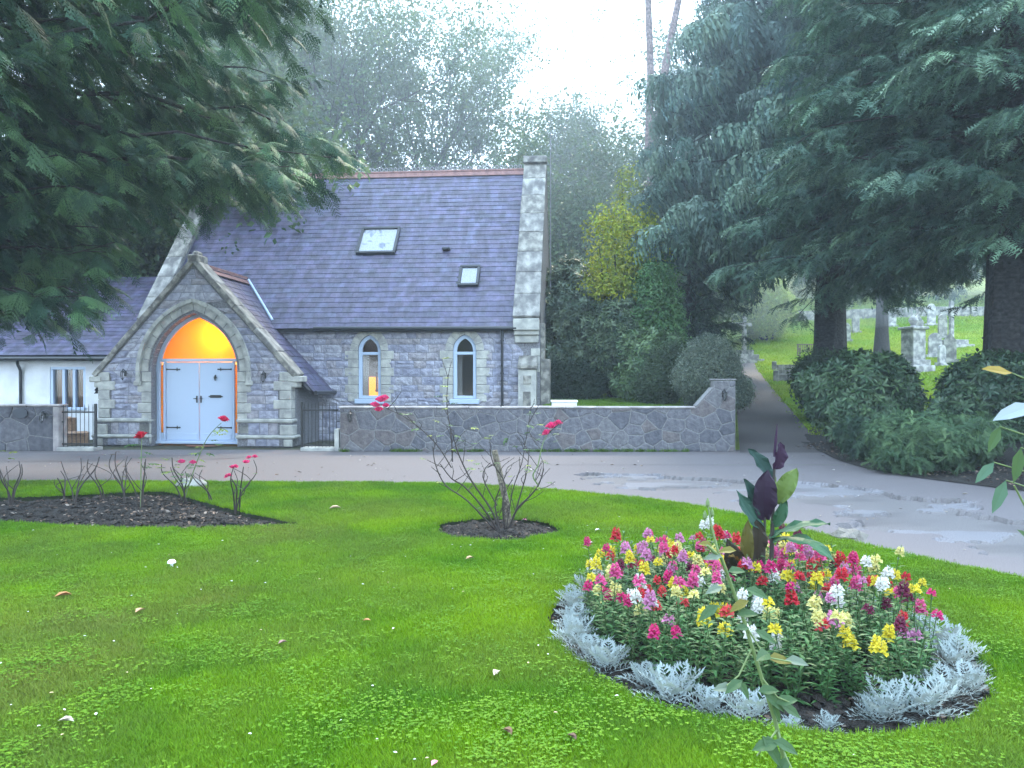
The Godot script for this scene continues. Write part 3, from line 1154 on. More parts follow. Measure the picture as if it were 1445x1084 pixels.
	for y in [0.9, 1.75, 1.55, 2.6]:
		dp.tube([Vector3(-1.0, y, 0.1), Vector3(-1.0, y + 0.04, 0.1)], [0.048, 0.048], 8)
	part(o, "downpipe", dp, M.gutter)
	# --- gable parapets with copings
	for g in [[-0.37, 0.70, 0.02], [-10.68, 0.5, 0.0]]:
		var pb := Mb.new()
		var hw: float = g[1] / 2 - 0.03
		for s in [-1.0, 1.0]:
			var xx: float = g[0] + s * hw
			pb.face([Vector3(xx, 2.7, -0.15), Vector3(xx, 3.2, 0.12), Vector3(xx, 8.28, -4.0), Vector3(xx, 3.2, -8.12), Vector3(xx, 2.7, -7.9), Vector3(xx, 7.7, -4.0)], Vector3(s, 0, 0))
		part(o, "gable_parapet", pb, M.mortar)
		coping_run(o, "coping_stone", Vector3(g[0], 3.22, 0.16), Vector3(g[0], 8.36, -4.0), Vector3.RIGHT, g[1], 0.1, 0.8, [M.coping_lichen, M.coping_lichen, M.coping])
		coping_run(o, "coping_stone", Vector3(g[0], 8.36, -4.0), Vector3(g[0], 3.22, -8.16), Vector3.RIGHT, g[1], 0.1, 1.4, [M.coping])
		var ax := Mb.new()
		ax.box(Vector3(g[0], 8.42, -4.0), Vector3(g[1] + 0.03, 0.2, 0.5), 0.02)
		part(o, "apex_stone", ax, M.coping_lichen)
		var kn := Mb.new()
		kn.box(Vector3(g[0], 3.03, 0.06), Vector3(g[1] - 0.02, 0.3, 0.36), 0.015)
		kn.box(Vector3(g[0], 2.82, 0.03), Vector3(g[1] - 0.05, 0.12, 0.28), 0.02)
		kn.box(Vector3(g[0], 2.66, 0.0), Vector3(g[1] - 0.08, 0.19, 0.2), 0.02)
		part(o, "kneeler", kn, M.dressed)
	# --- corner buttresses
	var b1 := Mb.new()
	b1.box(Vector3(-0.33, 0.28, 0.24), Vector3(0.56, 0.56, 0.5), 0.015)
	b1.prism([Vector2(-0.56, 0.56), Vector2(-0.1, 0.56), Vector2(-0.1, 1.86), Vector2(-0.56, 1.86)], 0.0, 0.38)
	part(o, "buttress", b1, M.dressed)
	var b1c := Mb.new()
	b1c.box(Vector3(-0.33, 1.93, 0.2), Vector3(0.5, 0.1, 0.46), 0.012)
	for e in [[-1, 0], [1, 0]]: pass
	b1c.face([Vector3(-0.57, 1.98, 0.42), Vector3(-0.09, 1.98, 0.42), Vector3(-0.09, 2.24, 0.0), Vector3(-0.57, 2.24, 0.0)], Vector3(0, 1, 1))
	b1c.face([Vector3(-0.57, 1.98, 0.42), Vector3(-0.57, 1.98, 0.0), Vector3(-0.57, 2.24, 0.0)], Vector3.LEFT)
	b1c.face([Vector3(-0.09, 1.98, 0.42), Vector3(-0.09, 1.98, 0.0), Vector3(-0.09, 2.24, 0.0)], Vector3.RIGHT)
	part(o, "buttress_cap", b1c, M.coping)
	var pnl := Mb.new()
	pnl.box(Vector3(-0.34, 1.05, 0.385), Vector3(0.2, 0.5, 0.03), 0.012)
	pnl.box(Vector3(-0.33, 1.6, 0.39), Vector3(0.2, 0.22, 0.04), 0.012)
	part(o, "carved_panel", pnl, M.coping)
	var b2 := Mb.new()
	b2.box(Vector3(0.14, 0.3, -0.5), Vector3(0.5, 0.6, 0.75), 0.02)
	b2.box(Vector3(0.1, 1.2, -0.5), Vector3(0.26, 1.9, 0.55), 0.02)
	b2.box(Vector3(0.03, 2.55, -0.45), Vector3(0.13, 1.1, 0.35), 0.02)
	part(o, "buttress", b2, M.coping)
	var rod := Mb.new()
	rod.tube([Vector3(0.12, 2.6, -3.6), Vector3(0.12, 9.2, -3.6)], [0.022, 0.014], 6)
	part(o, "lightning_rod", rod, M.cresting)
	porch(o)


func porch(o: Node3D) -> void:
	var before := o.get_child_count()
	var cx := -8.23
	var zf := 1.98
	var ar := arch(1.03, 1.43)
	var ys := 1.8
	# front wall with the door arch, and the side walls
	var w := Mb.new()
	var p := arch_pts(ar, 0.0, cx, ys)
	var h := p.size() / 2
	w.prism([Vector2(cx - 2.3, -0.1), Vector2(cx - 1.03, -0.1)] + p.slice(0, h + 1) + [Vector2(cx, 4.42), Vector2(cx - 2.3, 1.78)], zf - 0.45, zf)
	w.prism([Vector2(cx + 1.03, -0.1), Vector2(cx + 2.3, -0.1), Vector2(cx + 2.3, 1.78), Vector2(cx, 4.42)] + p.slice(h), zf - 0.45, zf)
	for s in [-1.0, 1.0]:
		w.box(Vector3(cx + s * 2.15, 0.85, (zf - 0.45) / 2), Vector3(0.3, 1.75, zf - 0.46))
	var pw := part(o, "porch_wall", w, M.mortar)
	courses(pw, 0.66, 4.3, zf, func(y: float) -> Array:
		var hd := arch_hw(ar, 0.20, ys, y)
		var hg := 2.0 if y < 1.7 else minf(2.28, (4.36 - y) / 1.143)
		if hd <= 0.02:
			return [[cx - hg, cx + hg]]
		return [[cx - hg, cx - hd], [cx + hd, cx + hg]], 0.3, 0.42, 0.13, 0.2)
	courses(pw, 0.27, 0.56, zf + 0.03, func(_y): return [[cx - 2.0, cx - 1.3], [cx + 1.3, cx + 2.0]], 0.2, 0.3, 0.28, 0.29)
	courses(pw, 0.0, 0.18, zf + 0.08, func(_y): return [[cx - 2.05, cx - 1.3], [cx + 1.3, cx + 2.05]], 0.2, 0.35, 0.17, 0.19)
	for s in [-1.0, 1.0]:
		var pl := Mb.new()       # plinth bodies and their ledges
		pl.box(Vector3(cx + s * 1.72, 0.13, zf - 0.1), Vector3(1.3, 0.26, 0.36))
		pl.box(Vector3(cx + s * 1.7, 0.42, zf - 0.1), Vector3(1.26, 0.4, 0.26))
		part(pw, "plinth", pl, M.mortar)
		for q in [[0.61, 0.10, 0.34, 1.34], [0.22, 0.09, 0.44, 1.4]]:
			var ld := Mb.new()
			ld.box(Vector3(cx + s * (1.03 + q[3] / 2), q[0], zf - 0.08), Vector3(q[3], q[1], q[2]), 0.03)
			part(pw, "ledge", ld, M.dressed)
		for i in 5:              # corner quoins
			var m := Mb.new()
			var ww := 0.42 if i % 2 else 0.28
			m.box(Vector3(cx + s * (2.315 - ww / 2), 0.78 + i * 0.225, zf - 0.1), Vector3(ww, 0.218, 0.27), 0.012)
			part(pw, "quoin", m, M.dressed)
		for q in [[0.39, 0.3, 0.3], [0.08, 0.2, 0.38]]:
			var m := Mb.new()
			m.box(Vector3(cx + s * (2.34 - q[1] / 2 + 0.03), q[0], zf - 0.05), Vector3(q[1], 0.24 if q[0] > 0.2 else 0.17, q[2]), 0.012)
			part(pw, "quoin", m, M.dressed)
	# door surround
	for s in [-1.0, 1.0]:
		for i in 7:
			var m := Mb.new()
			var ww := 0.33 if i % 2 else 0.23
			m.box(Vector3(cx + s * (1.032 + ww / 2), 0.03 + (i + 0.5) * 0.2525, zf - 0.17), Vector3(ww, 0.247, 0.4), 0.02)
			part(pw, "jamb_stone", m, M.dressed)
		for i in 7:
			var m := Mb.new()
			sector(m, ar, cx, ys, s, i / 7.0 + 0.004, (i + 1) / 7.0 - 0.004, 0.07, 0.25, zf - 0.2, zf + 0.03)
			part(pw, "arch_stone", m, M.dressed)
			var m3 := Mb.new()
			sector(m3, ar, cx, ys, s, i / 7.0 + 0.003, (i + 1) / 7.0 - 0.003, 0.0, 0.068, zf - 0.3, zf - 0.07)
			part(pw, "arch_stone", m3, M.dressed)
		for i in 6:
			var m := Mb.new()
			sector(m, ar, cx, ys, s, i / 6.0 + 0.003, (i + 1) / 6.0 - 0.003, 0.25, 0.335, zf - 0.03, zf + 0.09)
			part(pw, "hood_mould", m, M.dressed)
		var st := Mb.new()
		st.box(Vector3(cx + s * 1.325, 1.67, zf + 0.03), Vector3(0.09, 0.26, 0.12), 0.012)
		st.box(Vector3(cx + s * 1.335, 1.52, zf + 0.04), Vector3(0.15, 0.12, 0.14), 0.02)
		part(pw, "label_stop", st, M.dressed)
	# raking coping, kneelers
	for s in [-1.0, 1.0]:
		coping_run(pw, "coping_stone", Vector3(cx + s * 2.42, 1.70, zf - 0.2), Vector3(cx + s * 0.03, 4.50, zf - 0.2), Vector3.BACK, 0.52, 0.13, 0.72, [M.coping, M.coping, M.coping_lichen])
		var kn := Mb.new()
		kn.box(Vector3(cx + s * 2.38, 1.62, zf - 0.2), Vector3(0.3, 0.15, 0.5), 0.02)
		kn.box(Vector3(cx + s * 2.34, 1.48, zf - 0.2), Vector3(0.18, 0.14, 0.46), 0.03)
		part(pw, "kneeler", kn, M.dressed)
	var ax := Mb.new()
	ax.box(Vector3(cx, 4.56, zf - 0.2), Vector3(0.26, 0.2, 0.53), 0.03)
	ax.box(Vector3(cx, 4.7, zf - 0.2), Vector3(0.14, 0.12, 0.3), 0.04)
	part(pw, "apex_stone", ax, M.coping)
	# roof
	var ks := 1.14
	var rb := Mb.new()
	for s in [-1.0, 1.0]:
		var e := 2.62
		var top := 4.32
		for dy in [0.0, -0.08]:
			rb.face([Vector3(cx, top + dy, zf - 0.3), Vector3(cx + s * e, top - e * ks + dy, zf - 0.3), Vector3(cx + s * e, top - e * ks + dy, 0.0), Vector3(cx + s * (top - 3.1) / ks, 3.1 + dy, 0.0), Vector3(cx, top + dy, -1.05)], Vector3(0, 1 if dy == 0.0 else -1, 0))
	var pr := part(o, "porch_roof", rb, M.slate_bed)
	for s in [1.0, -1.0]:
		var wv := Vector3(-s, ks, 0).normalized()
		var org := Vector3(cx + s * 2.66, 4.32 - 2.66 * ks, 0)
		slates(pr, org, Vector3(0, 0, 1), wv, 20, 0.2, 0.3, func(d: float) -> Array:
			var y := org.y + d * wv.y
			var zb := -0.02 if y < 3.1 else -(y - 3.12) / 1.225
			return [zb, zf - 0.44], 150)
	for i in 7:
		var m := Mb.new()
		for s in [-1.0, 1.0]:
			m.box(Vector3(s * 0.07, -0.07, 0), Vector3(0.22, 0.022, 0.37), 0.005, Basis(Vector3.BACK, -s * 0.85))
		m.box(Vector3(0, 0.03, 0), Vector3(0.035, 0.1, 0.37), 0.01)
		part(pr, "ridge_tile", m, M.terracotta, Transform3D(Basis.IDENTITY, Vector3(cx, 4.43, 1.36 - i * 0.375)))
	var fl := Mb.new()      # pale lead valley against the nave roof
	fl.tube([Vector3(cx + 0.06, 4.42, -0.99), Vector3(cx + 1.1, 3.2, 0.0)], [0.035, 0.035], 5)
	part(pr, "valley_flashing", fl, M.white_paint)
	var gu := Mb.new()
	gu.tube([Vector3(cx + 2.72, 1.28, zf - 0.46), Vector3(cx + 2.72, 1.26, 0.02)], [0.055, 0.055], 8)
	part(pr, "gutter", gu, M.gutter)
	# white frame, doors and lights
	var fz := zf - 0.27
	var d := Node3D.new()
	d.name = numbered(o, "entrance_door")
	o.add_child(d)
	var fr := Mb.new()
	for s in [-1.0, 1.0]:
		fr.box(Vector3(cx + s * 0.985, 0.93, fz), Vector3(0.088, 1.76, 0.1), 0.01)
		fr.box(Vector3(cx + s * 0.84, 1.07, fz), Vector3(0.05, 1.96, 0.1), 0.01)
		fr.box(Vector3(cx + s * 0.903, 0.16, fz), Vector3(0.077, 0.26, 0.07), 0.005)
		sector(fr, ar, cx, ys, s, 0.0, 1.0, -0.088, -0.001, fz - 0.05, fz + 0.05, 12)
	fr.box(Vector3(cx, 2.085, fz), Vector3(1.84, 0.075, 0.12), 0.012)
	fr.box(Vector3(cx, 0.055, fz + 0.02), Vector3(2.05, 0.07, 0.2), 0.012)
	part(d, "door_frame", fr, M.white_paint)
	for s in [-1.0, 1.0]:
		var lf := Mb.new()
		lf.box(Vector3(cx + s * 0.407, 1.06, fz - 0.01), Vector3(0.80, 1.95, 0.06), 0.012)
		lf.box(Vector3(cx + s * 0.407, 0.2, fz + 0.024), Vector3(0.74, 0.16, 0.016), 0.006)
		part(d, "door_panel", lf, M.white_paint)
		for y in [0.42, 1.86]:
			var hg := Mb.new()
			hg.box(Vector3(cx + s * 0.63, y, fz + 0.03), Vector3(0.33, 0.028, 0.016), 0.004)
			hg.box(Vector3(cx + s * 0.53, y, fz + 0.031), Vector3(0.02, 0.085, 0.014), 0.004)
			hg.box(Vector3(cx + s * 0.78, y, fz + 0.031), Vector3(0.02, 0.05, 0.014), 0.004)
			hg.box(Vector3(cx + s * 0.465, y, fz + 0.031), Vector3(0.03, 0.03, 0.014), 0.004, Basis(Vector3.BACK, PI / 4))
			part(d, "strap_hinge", hg, M.black_iron)
		var sl := Mb.new()
		sl.box(Vector3(cx + s * 0.903, 1.13, fz - 0.01), Vector3(0.077, 1.68, 0.012))
		part(d, "side_light", sl, M.amber_glass)
		var hd := Mb.new()
		hd.box(Vector3(cx + s * 0.05, 1.12, fz + 0.03), Vector3(0.035, 0.17, 0.016), 0.005)
		hd.tube([Vector3(cx + s * 0.05, 1.14, fz + 0.03), Vector3(cx + s * 0.05, 1.14, fz + 0.075), Vector3(cx + s * 0.11, 1.135, fz + 0.08)], [0.011, 0.011, 0.009], 6)
		part(d, "handle", hd, M.black_iron)
	var lb := Mb.new()
	lb.box(Vector3(cx + 0.405, 1.19, fz + 0.028), Vector3(0.27, 0.07, 0.016), 0.006)
	lb.box(Vector3(cx + 0.405, 1.19, fz + 0.03), Vector3(0.34, 0.03, 0.014), 0.005)
	part(d, "letter_box", lb, M.black_iron)
	var kk := Mb.new()
	kk.tube([Vector3(cx + 0.4, 1.72, fz + 0.03), Vector3(cx + 0.4, 1.66, fz + 0.055), Vector3(cx + 0.4, 1.58, fz + 0.04)], [0.014, 0.03, 0.012], 7)
	kk.box(Vector3(cx + 0.4, 1.655, fz + 0.03), Vector3(0.07, 0.03, 0.016), 0.004)
	part(d, "knocker", kk, M.black_iron)
	var fn := Mb.new()
	var fp := []
	for e in arch_pts(ar, -0.06, cx, ys, 14):
		if e.y > 2.1: fp.append(e)
	fp.append(Vector2(cx + arch_hw(ar, -0.06, ys, 2.1), 2.1))
	fp.push_front(Vector2(cx - arch_hw(ar, -0.06, ys, 2.1), 2.1))
	fn.prism(fp, fz - 0.02, fz - 0.012)
	part(d, "fanlight_window", fn, M.amber_glass)
	# the lobby behind the doors and the lamp that lights the fanlight
	var lo := Mb.new()
	lo.prism([Vector2(cx - 1.3, 0.0), Vector2(cx + 1.3, 0.0), Vector2(cx + 1.3, 2.6), Vector2(cx + 0.3, 3.75), Vector2(cx - 0.3, 3.75), Vector2(cx - 1.3, 2.6)], 0.2, 0.3)
	lo.box(Vector3(cx, 0.04, 0.9), Vector3(2.6, 0.05, 1.2))
	for s in [-1.0, 1.0]:
		lo.box(Vector3(cx + s * 1.32, 1.3, 0.9), Vector3(0.06, 2.6, 1.2))
		lo.box(Vector3(cx + s * 0.8, 3.18, 0.9), Vector3(1.54, 0.05, 1.2), 0.0, Basis(Vector3.BACK, -s * 0.86))
	part(o, "lobby", lo, M.warm_plaster)
	var lp := Mb.new()
	lp.lathe(Vector3(cx + 0.42, 2.7, fz - 0.42), [Vector2(0.001, 0.06), Vector2(0.035, 0.045), Vector2(0.05, 0.0), Vector2(0.035, -0.045), Vector2(0.001, -0.06)], 10)
	part(o, "lamp_bulb", lp, M.bulb)
	var om := OmniLight3D.new()
	om.name = "lobby_lamp"
	om.position = Vector3(cx + 0.42, 2.7, fz - 0.42)
	om.light_color = lin(1.0, 0.66, 0.25)
	om.light_energy = LAMP_ENERGY
	om.light_size = 0.05
	om.omni_range = 6.0
	om.omni_attenuation = 2.0
	om.shadow_enabled = true
	o.add_child(om)
	for i in range(before, o.get_child_count()):     # the porch is a little wider than first measured
		var c: Node3D = o.get_child(i)
		if c is OmniLight3D:
			c.position.x = (c.position.x - cx) * 1.06 + cx - 0.14
		else:
			c.transform = Transform3D(Basis.from_scale(Vector3(1.06, 1, 1)), Vector3(cx - 0.14 - cx * 1.06, 0, 0)) * c.transform


func annex() -> void:
	var o := thing("white_annex", "low white rendered annex with slate roof beside the porch", "building", CH.origin, deg_to_rad(-5.0))
	var x0 := -20.0
	var x1 := -10.95
	var zf := 0.15
	var w := Mb.new()
	wall_holes(w, x0, x1, 2.32, zf, [[-13.42, -12.40, 0.77, 1.95]])
	w.box(Vector3(x0 + 0.15, 1.15, -3.0), Vector3(0.3, 2.3, 6.0))
	w.box(Vector3((x0 + x1) / 2, 1.15, -6.6), Vector3(x1 - x0, 2.3, 0.3))
	part(o, "wall", w, M.render)
	var rb := Mb.new()
	var k := 0.68
	for z in [[zf + 0.3, -3.3], [-7.05, -3.3]]:
		for dy in [0.0, -0.09]:
			rb.face([Vector3(x0, 2.25 + dy, z[0]), Vector3(x1, 2.25 + dy, z[0]), Vector3(x1, 4.8 + dy, z[1]), Vector3(x0, 4.8 + dy, z[1])], Vector3(0, 1 if dy == 0.0 else -1, 0))
	var r := part(o, "roof", rb, M.slate_bed)
	slates(r, Vector3(0, 2.24, zf + 0.31), Vector3.RIGHT, Vector3(0, k, -1).normalized(), 22, 0.205, 0.31, func(_s): return [-16.6, x1], 300)
	var f := Mb.new()
	f.box(Vector3((x0 + x1) / 2, 2.17, zf + 0.2), Vector3(x1 - x0, 0.13, 0.03), 0.005)
	f.tube([Vector3(x0, 2.19, zf + 0.3), Vector3(x1, 2.17, zf + 0.3)], [0.06, 0.06], 8)
	part(o, "gutter", f, M.gutter)
	var dp := Mb.new()
	dp.tube([Vector3(-14.15, 2.15, zf + 0.3), Vector3(-14.15, 2.02, zf + 0.28), Vector3(-14.24, 1.93, zf + 0.1), Vector3(-14.24, 1.85, zf + 0.06), Vector3(-14.24, 0.0, zf + 0.06)], [0.04, 0.04, 0.04, 0.04, 0.04], 8)
	part(o, "downpipe", dp, M.gutter)
	# three-light window with curtains
	var wf := Mb.new()
	wf.box(Vector3(-12.91, 1.92, zf - 0.06), Vector3(1.02, 0.08, 0.1), 0.01)
	wf.box(Vector3(-12.91, 0.81, zf - 0.04), Vector3(1.06, 0.08, 0.16), 0.01)
	for x in [-13.38, -13.04, -12.74, -12.44]:
		wf.box(Vector3(x, 1.365, zf - 0.06), Vector3(0.085, 1.03, 0.1), 0.01)
	var wi := part(o, "window_frame", wf, M.white_paint)
	for x in [-13.21, -12.89, -12.59]:
		var pn := Mb.new()
		pn.box(Vector3(x, 1.365, zf - 0.08), Vector3(0.25, 1.03, 0.006))
		part(wi, "pane", pn, M.glass)
		var cu := Mb.new()
		for q in 6:
			var xx: float = x - 0.12 + q * 0.036
			cu.tube([Vector3(xx, 0.8, zf - 0.2 - 0.014 * (q % 2)), Vector3(xx + 0.01, 1.95, zf - 0.2 - 0.014 * (q % 2))], [0.021, 0.02], 6)
		part(wi, "curtain", cu, M.curtain)
	var ib := Mb.new()
	ib.box(Vector3(-13.0, 1.4, -1.4), Vector3(3.0, 2.6, 0.1))
	part(o, "inner_partition", ib, M.dark_room)


func wall_holes(m: Mb, x0: float, x1: float, h: float, z: float, holes: Array) -> void:
	var at := x0
	for q in holes:
		m.box(Vector3((at + q[0]) / 2, h / 2 - 0.05, z - 0.15), Vector3(q[0] - at, h + 0.1, 0.3))
		m.box(Vector3((q[0] + q[1]) / 2, (q[2] - 0.1) / 2, z - 0.15), Vector3(q[1] - q[0], q[2] + 0.1, 0.3))
		m.box(Vector3((q[0] + q[1]) / 2, (q[3] + h) / 2, z - 0.15), Vector3(q[1] - q[0], h - q[3], 0.3))
		at = q[1]
	m.box(Vector3((at + x1) / 2, h / 2 - 0.05, z - 0.15), Vector3(x1 - at, h + 0.1, 0.3))


# ------------------------------------------------------------------ garden walls of irregular stones
func stone_faced(o: Node3D, domain: PackedVector2Array, z: float, cell: float, mats: Array, sd: int) -> void:
	var r := RandomNumberGenerator.new()
	r.seed = sd
	var lo := domain[0]
	var hi := domain[0]
	for p in domain:
		lo = lo.min(p)
		hi = hi.max(p)
	var seeds := []
	var tries := 0
	while tries < 6000:
		tries += 1
		var p := Vector2(r.randf_range(lo.x - 0.1, hi.x + 0.1), r.randf_range(lo.y - 0.05, hi.y + 0.05))
		var ok := true
		for s in seeds:
			if ((p - s) * Vector2(0.88, 1.1)).length() < cell * (0.5 + 0.75 * absf(sin(s.x * 37.0 + s.y * 91.0))):
				ok = false
				break
		if ok:
			seeds.append(p)
	for i in seeds.size():
		var a: Vector2 = seeds[i]
		var poly := PackedVector2Array([a + Vector2(-1, -1), a + Vector2(1, -1), a + Vector2(1, 1), a + Vector2(-1, 1)])
		for j in seeds.size():
			if i == j or a.distance_to(seeds[j]) > 1.6:
				continue
			var nrm: Vector2 = ((seeds[j] - a) * Vector2(0.8, 1.15)).normalized()
			var mid: Vector2 = (seeds[j] + a) * 0.5 - nrm * 0.0105
			poly = clip(poly, mid, nrm)
			if poly.size() < 3:
				break
		if poly.size() < 3:
			continue
		for q in Geometry2D.intersect_polygons(poly, domain):
			if q.size() < 3:
				continue
			var ar := 0.0
			var cen := Vector2.ZERO
			for k in q.size():
				ar += q[k].cross(q[(k + 1) % q.size()]) * 0.5
				cen += q[k] / q.size()
			if absf(ar) < 0.003:
				continue
			var m := Mb.new()
			var pr := r.randf_range(0.006, 0.02)
			var tl := Vector2(r.randf_range(-1, 1), r.randf_range(-1, 1)) * 0.03
			var outer := []
			var inner := []
			for e in q:
				outer.append(Vector3(e.x, e.y, z + 0.002))
				var t: Vector2 = e + (cen - e).normalized() * minf(0.02, e.distance_to(cen) * 0.3)
				inner.append(Vector3(t.x, t.y, z + pr + (t - cen).dot(tl)))
			var mid3 := Vector3(cen.x, cen.y, z + pr + r.randf_range(0.0, 0.008))
			for k in q.size():
				var l: int = (k + 1) % q.size()
				m.face([outer[k], outer[l], inner[l], inner[k]], Vector3(0, 0, 1))
				m.face([inner[k], inner[l], mid3], Vector3(0, 0, 1))
				m.face([outer[k], outer[l], outer[l] + Vector3(0, 0, -0.02), outer[k] + Vector3(0, 0, -0.02)], Vector3(outer[k].x + outer[l].x - 2 * cen.x, outer[k].y + outer[l].y - 2 * cen.y, 0))
			part(o, "stone", m, mats[r.randi() % mats.size()])


func clip(poly: PackedVector2Array, p: Vector2, nrm: Vector2) -> PackedVector2Array:
	var o := PackedVector2Array()
	var n := poly.size()
	for i in n:
		var a := poly[i]
		var b := poly[(i + 1) % n]
		var da := (a - p).dot(nrm)
		var db := (b - p).dot(nrm)
		if da <= 0.0:
			o.push_back(a)
		if (da < 0.0) != (db < 0.0) and absf(da - db) > 1e-9:
			o.push_back(a.lerp(b, da / (da - db)))
	return o


func garden_walls() -> void:
	var o := thing("garden_wall", "grey crazy-stone garden wall with pale capping stepping up to a pier", "wall", Vector3(0, 0, -17.2))
	var prof := [Vector2(-3.85, -0.05), Vector2(5.0, -0.05), Vector2(5.0, 1.58), Vector2(4.52, 1.58), Vector2(4.52, 1.42), Vector2(4.1, 0.96), Vector2(-3.85, 0.96)]
	var b := Mb.new()
	b.prism(prof, -0.3, 0.0)
	part(o, "wall_core", b, M.pointing)
	stone_faced(o, PackedVector2Array([Vector2(-3.84, 0.0), Vector2(4.99, 0.0), Vector2(4.99, 1.57), Vector2(4.53, 1.57), Vector2(4.53, 1.41), Vector2(4.105, 0.95), Vector2(-3.84, 0.95)]), 0.0, 0.25, [M.rubble_a, M.rubble_b, M.rubble_c, M.rubble_a, M.rubble_d], 5)
	for q in [[Vector3(-3.88, 0.985, -0.14), Vector3(4.1, 0.985, -0.14), 0.72], [Vector3(4.12, 1.0, -0.14), Vector3(4.5, 1.43, -0.14), 0.6], [Vector3(4.48, 1.605, -0.14), Vector3(5.03, 1.605, -0.14), 0.6]]:
		coping_run(o, "capping_stone", q[0], q[1], Vector3.BACK, 0.36 if q[2] > 0.7 else 0.31, 0.045 if q[2] > 0.7 else 0.035, q[2], [M.wall_cap] if q[2] > 0.7 else [M.pointing])
	var pr := Mb.new()
	pr.box(Vector3(-3.93, 0.25, -0.13), Vector3(0.1, 0.5, 0.3), 0.02)
	part(o, "end_block", pr, M.dressed)
	var l := thing("garden_wall", "dark stone garden wall with an oval plaque beside the annex gate", "wall", Vector3(-10.2, 0, -17.3))
	var lb := Mb.new()
	lb.box(Vector3(-3.0, 0.49, -0.15), Vector3(6.0, 1.02, 0.3))
	part(l, "wall_core", lb, M.pointing)
	stone_faced(l, PackedVector2Array([Vector2(-3.4, 0.0), Vector2(-0.14, 0.0), Vector2(-0.14, 0.99), Vector2(-3.4, 0.99)]), 0.0, 0.38, [M.rubble_b, M.rubble_b, M.rubble_a], 9)
	coping_run(l, "capping_stone", Vector3(-6.0, 1.025, -0.14), Vector3(0.04, 1.025, -0.14), Vector3.BACK, 0.36, 0.045, 0.75, [M.wall_cap])
	var le := Mb.new()
	le.box(Vector3(-0.06, 0.49, -0.14), Vector3(0.14, 1.0, 0.33), 0.015)
	part(l, "end_block", le, M.wall_cap)
	# plaque, oval and dark
	var pq := Mb.new()
	var ring := []
	for k in 20:
		var a := TAU * k / 20
		ring.append(Vector2(cos(a) * 0.165, sin(a) * 0.1 + (0.02 if sin(a) > 0 else 0.0)))
	pq.prism(ring, 0.0, 0.03)
	var po := part(self, "wall_plaque", pq, M.plaque, Transform3D(Basis.IDENTITY, Vector3(-11.05, 0.84, -17.28)))
	tag(po, "dark oval plaque on the dark stone garden wall", "plaque")


func lantern(at: Vector3, turn: float, label: String) -> void:
	var o := thing("wall_lantern", label, "lantern", at, turn, "black wall lanterns")
	var a := Mb.new()
	a.box(Vector3(0, 0.02, 0.012), Vector3(0.05, 0.14, 0.024), 0.005)
	a.tube([Vector3(0, 0.03, 0.02), Vector3(0, 0.1, 0.06), Vector3(0, 0.13, 0.11), Vector3(0, 0.1, 0.14)], [0.009, 0.009, 0.009, 0.009], 6)
	part(o, "bracket", a, M.black_iron)
	var c := Mb.new()
	c.lathe(Vector3(0, 0, 0.14), [Vector2(0.005, 0.11), Vector2(0.02, 0.085), Vector2(0.06, 0.05), Vector2(0.065, 0.04), Vector2(0.05, 0.04)], 6)
	c.lathe(Vector3(0, 0, 0.14), [Vector2(0.035, -0.12), Vector2(0.035, -0.105), Vector2(0.01, -0.14), Vector2(0.001, -0.15)], 6)
	for k in 6:
		var d := Vector3(cos(TAU * k / 6), 0, sin(TAU * k / 6))
		c.tube([Vector3(0, 0.04, 0.14) + d * 0.052, Vector3(0, -0.11, 0.14) + d * 0.034], [0.006, 0.006], 4)
	part(o, "cage", c, M.black_iron)
	var g := Mb.new()
	g.lathe(Vector3(0, 0, 0.14), [Vector2(0.046, 0.038), Vector2(0.03, -0.105)], 6)
	part(o, "glass", g, M.glass)


func gate(at: Vector3, width: float, hgt: float, bars: int, label: String, post_left: bool) -> void:
	var o := thing("iron_gate", label, "gate", at)
	var p := Mb.new()
	var px := -0.02 if post_left else width + 0.02
	p.box(Vector3(px, hgt / 2, 0), Vector3(0.055, hgt + 0.06, 0.055), 0.008)
	part(o, "post", p, M.black_iron)
	for y in [0.12, hgt - 0.16]:
		var r := Mb.new()
		r.box(Vector3(width / 2, y, 0), Vector3(width, 0.035, 0.014), 0.003)
		part(o, "rail", r, M.black_iron)
	for k in bars:
		var b := Mb.new()
		var x := 0.04 + (width - 0.08) * k / (bars - 1)
		b.tube([Vector3(x, 0.06, 0), Vector3(x, hgt - 0.05, 0), Vector3(x, hgt + 0.02, 0)], [0.0075, 0.0075, 0.002], 6)
		part(o, "bar", b, M.black_iron)
	var c := Mb.new()
	c.box(Vector3(width + 0.03 if post_left else -0.03, hgt * 0.62, 0), Vector3(0.16, 0.025, 0.02), 0.004)
	part(o, "latch", c, M.black_iron)


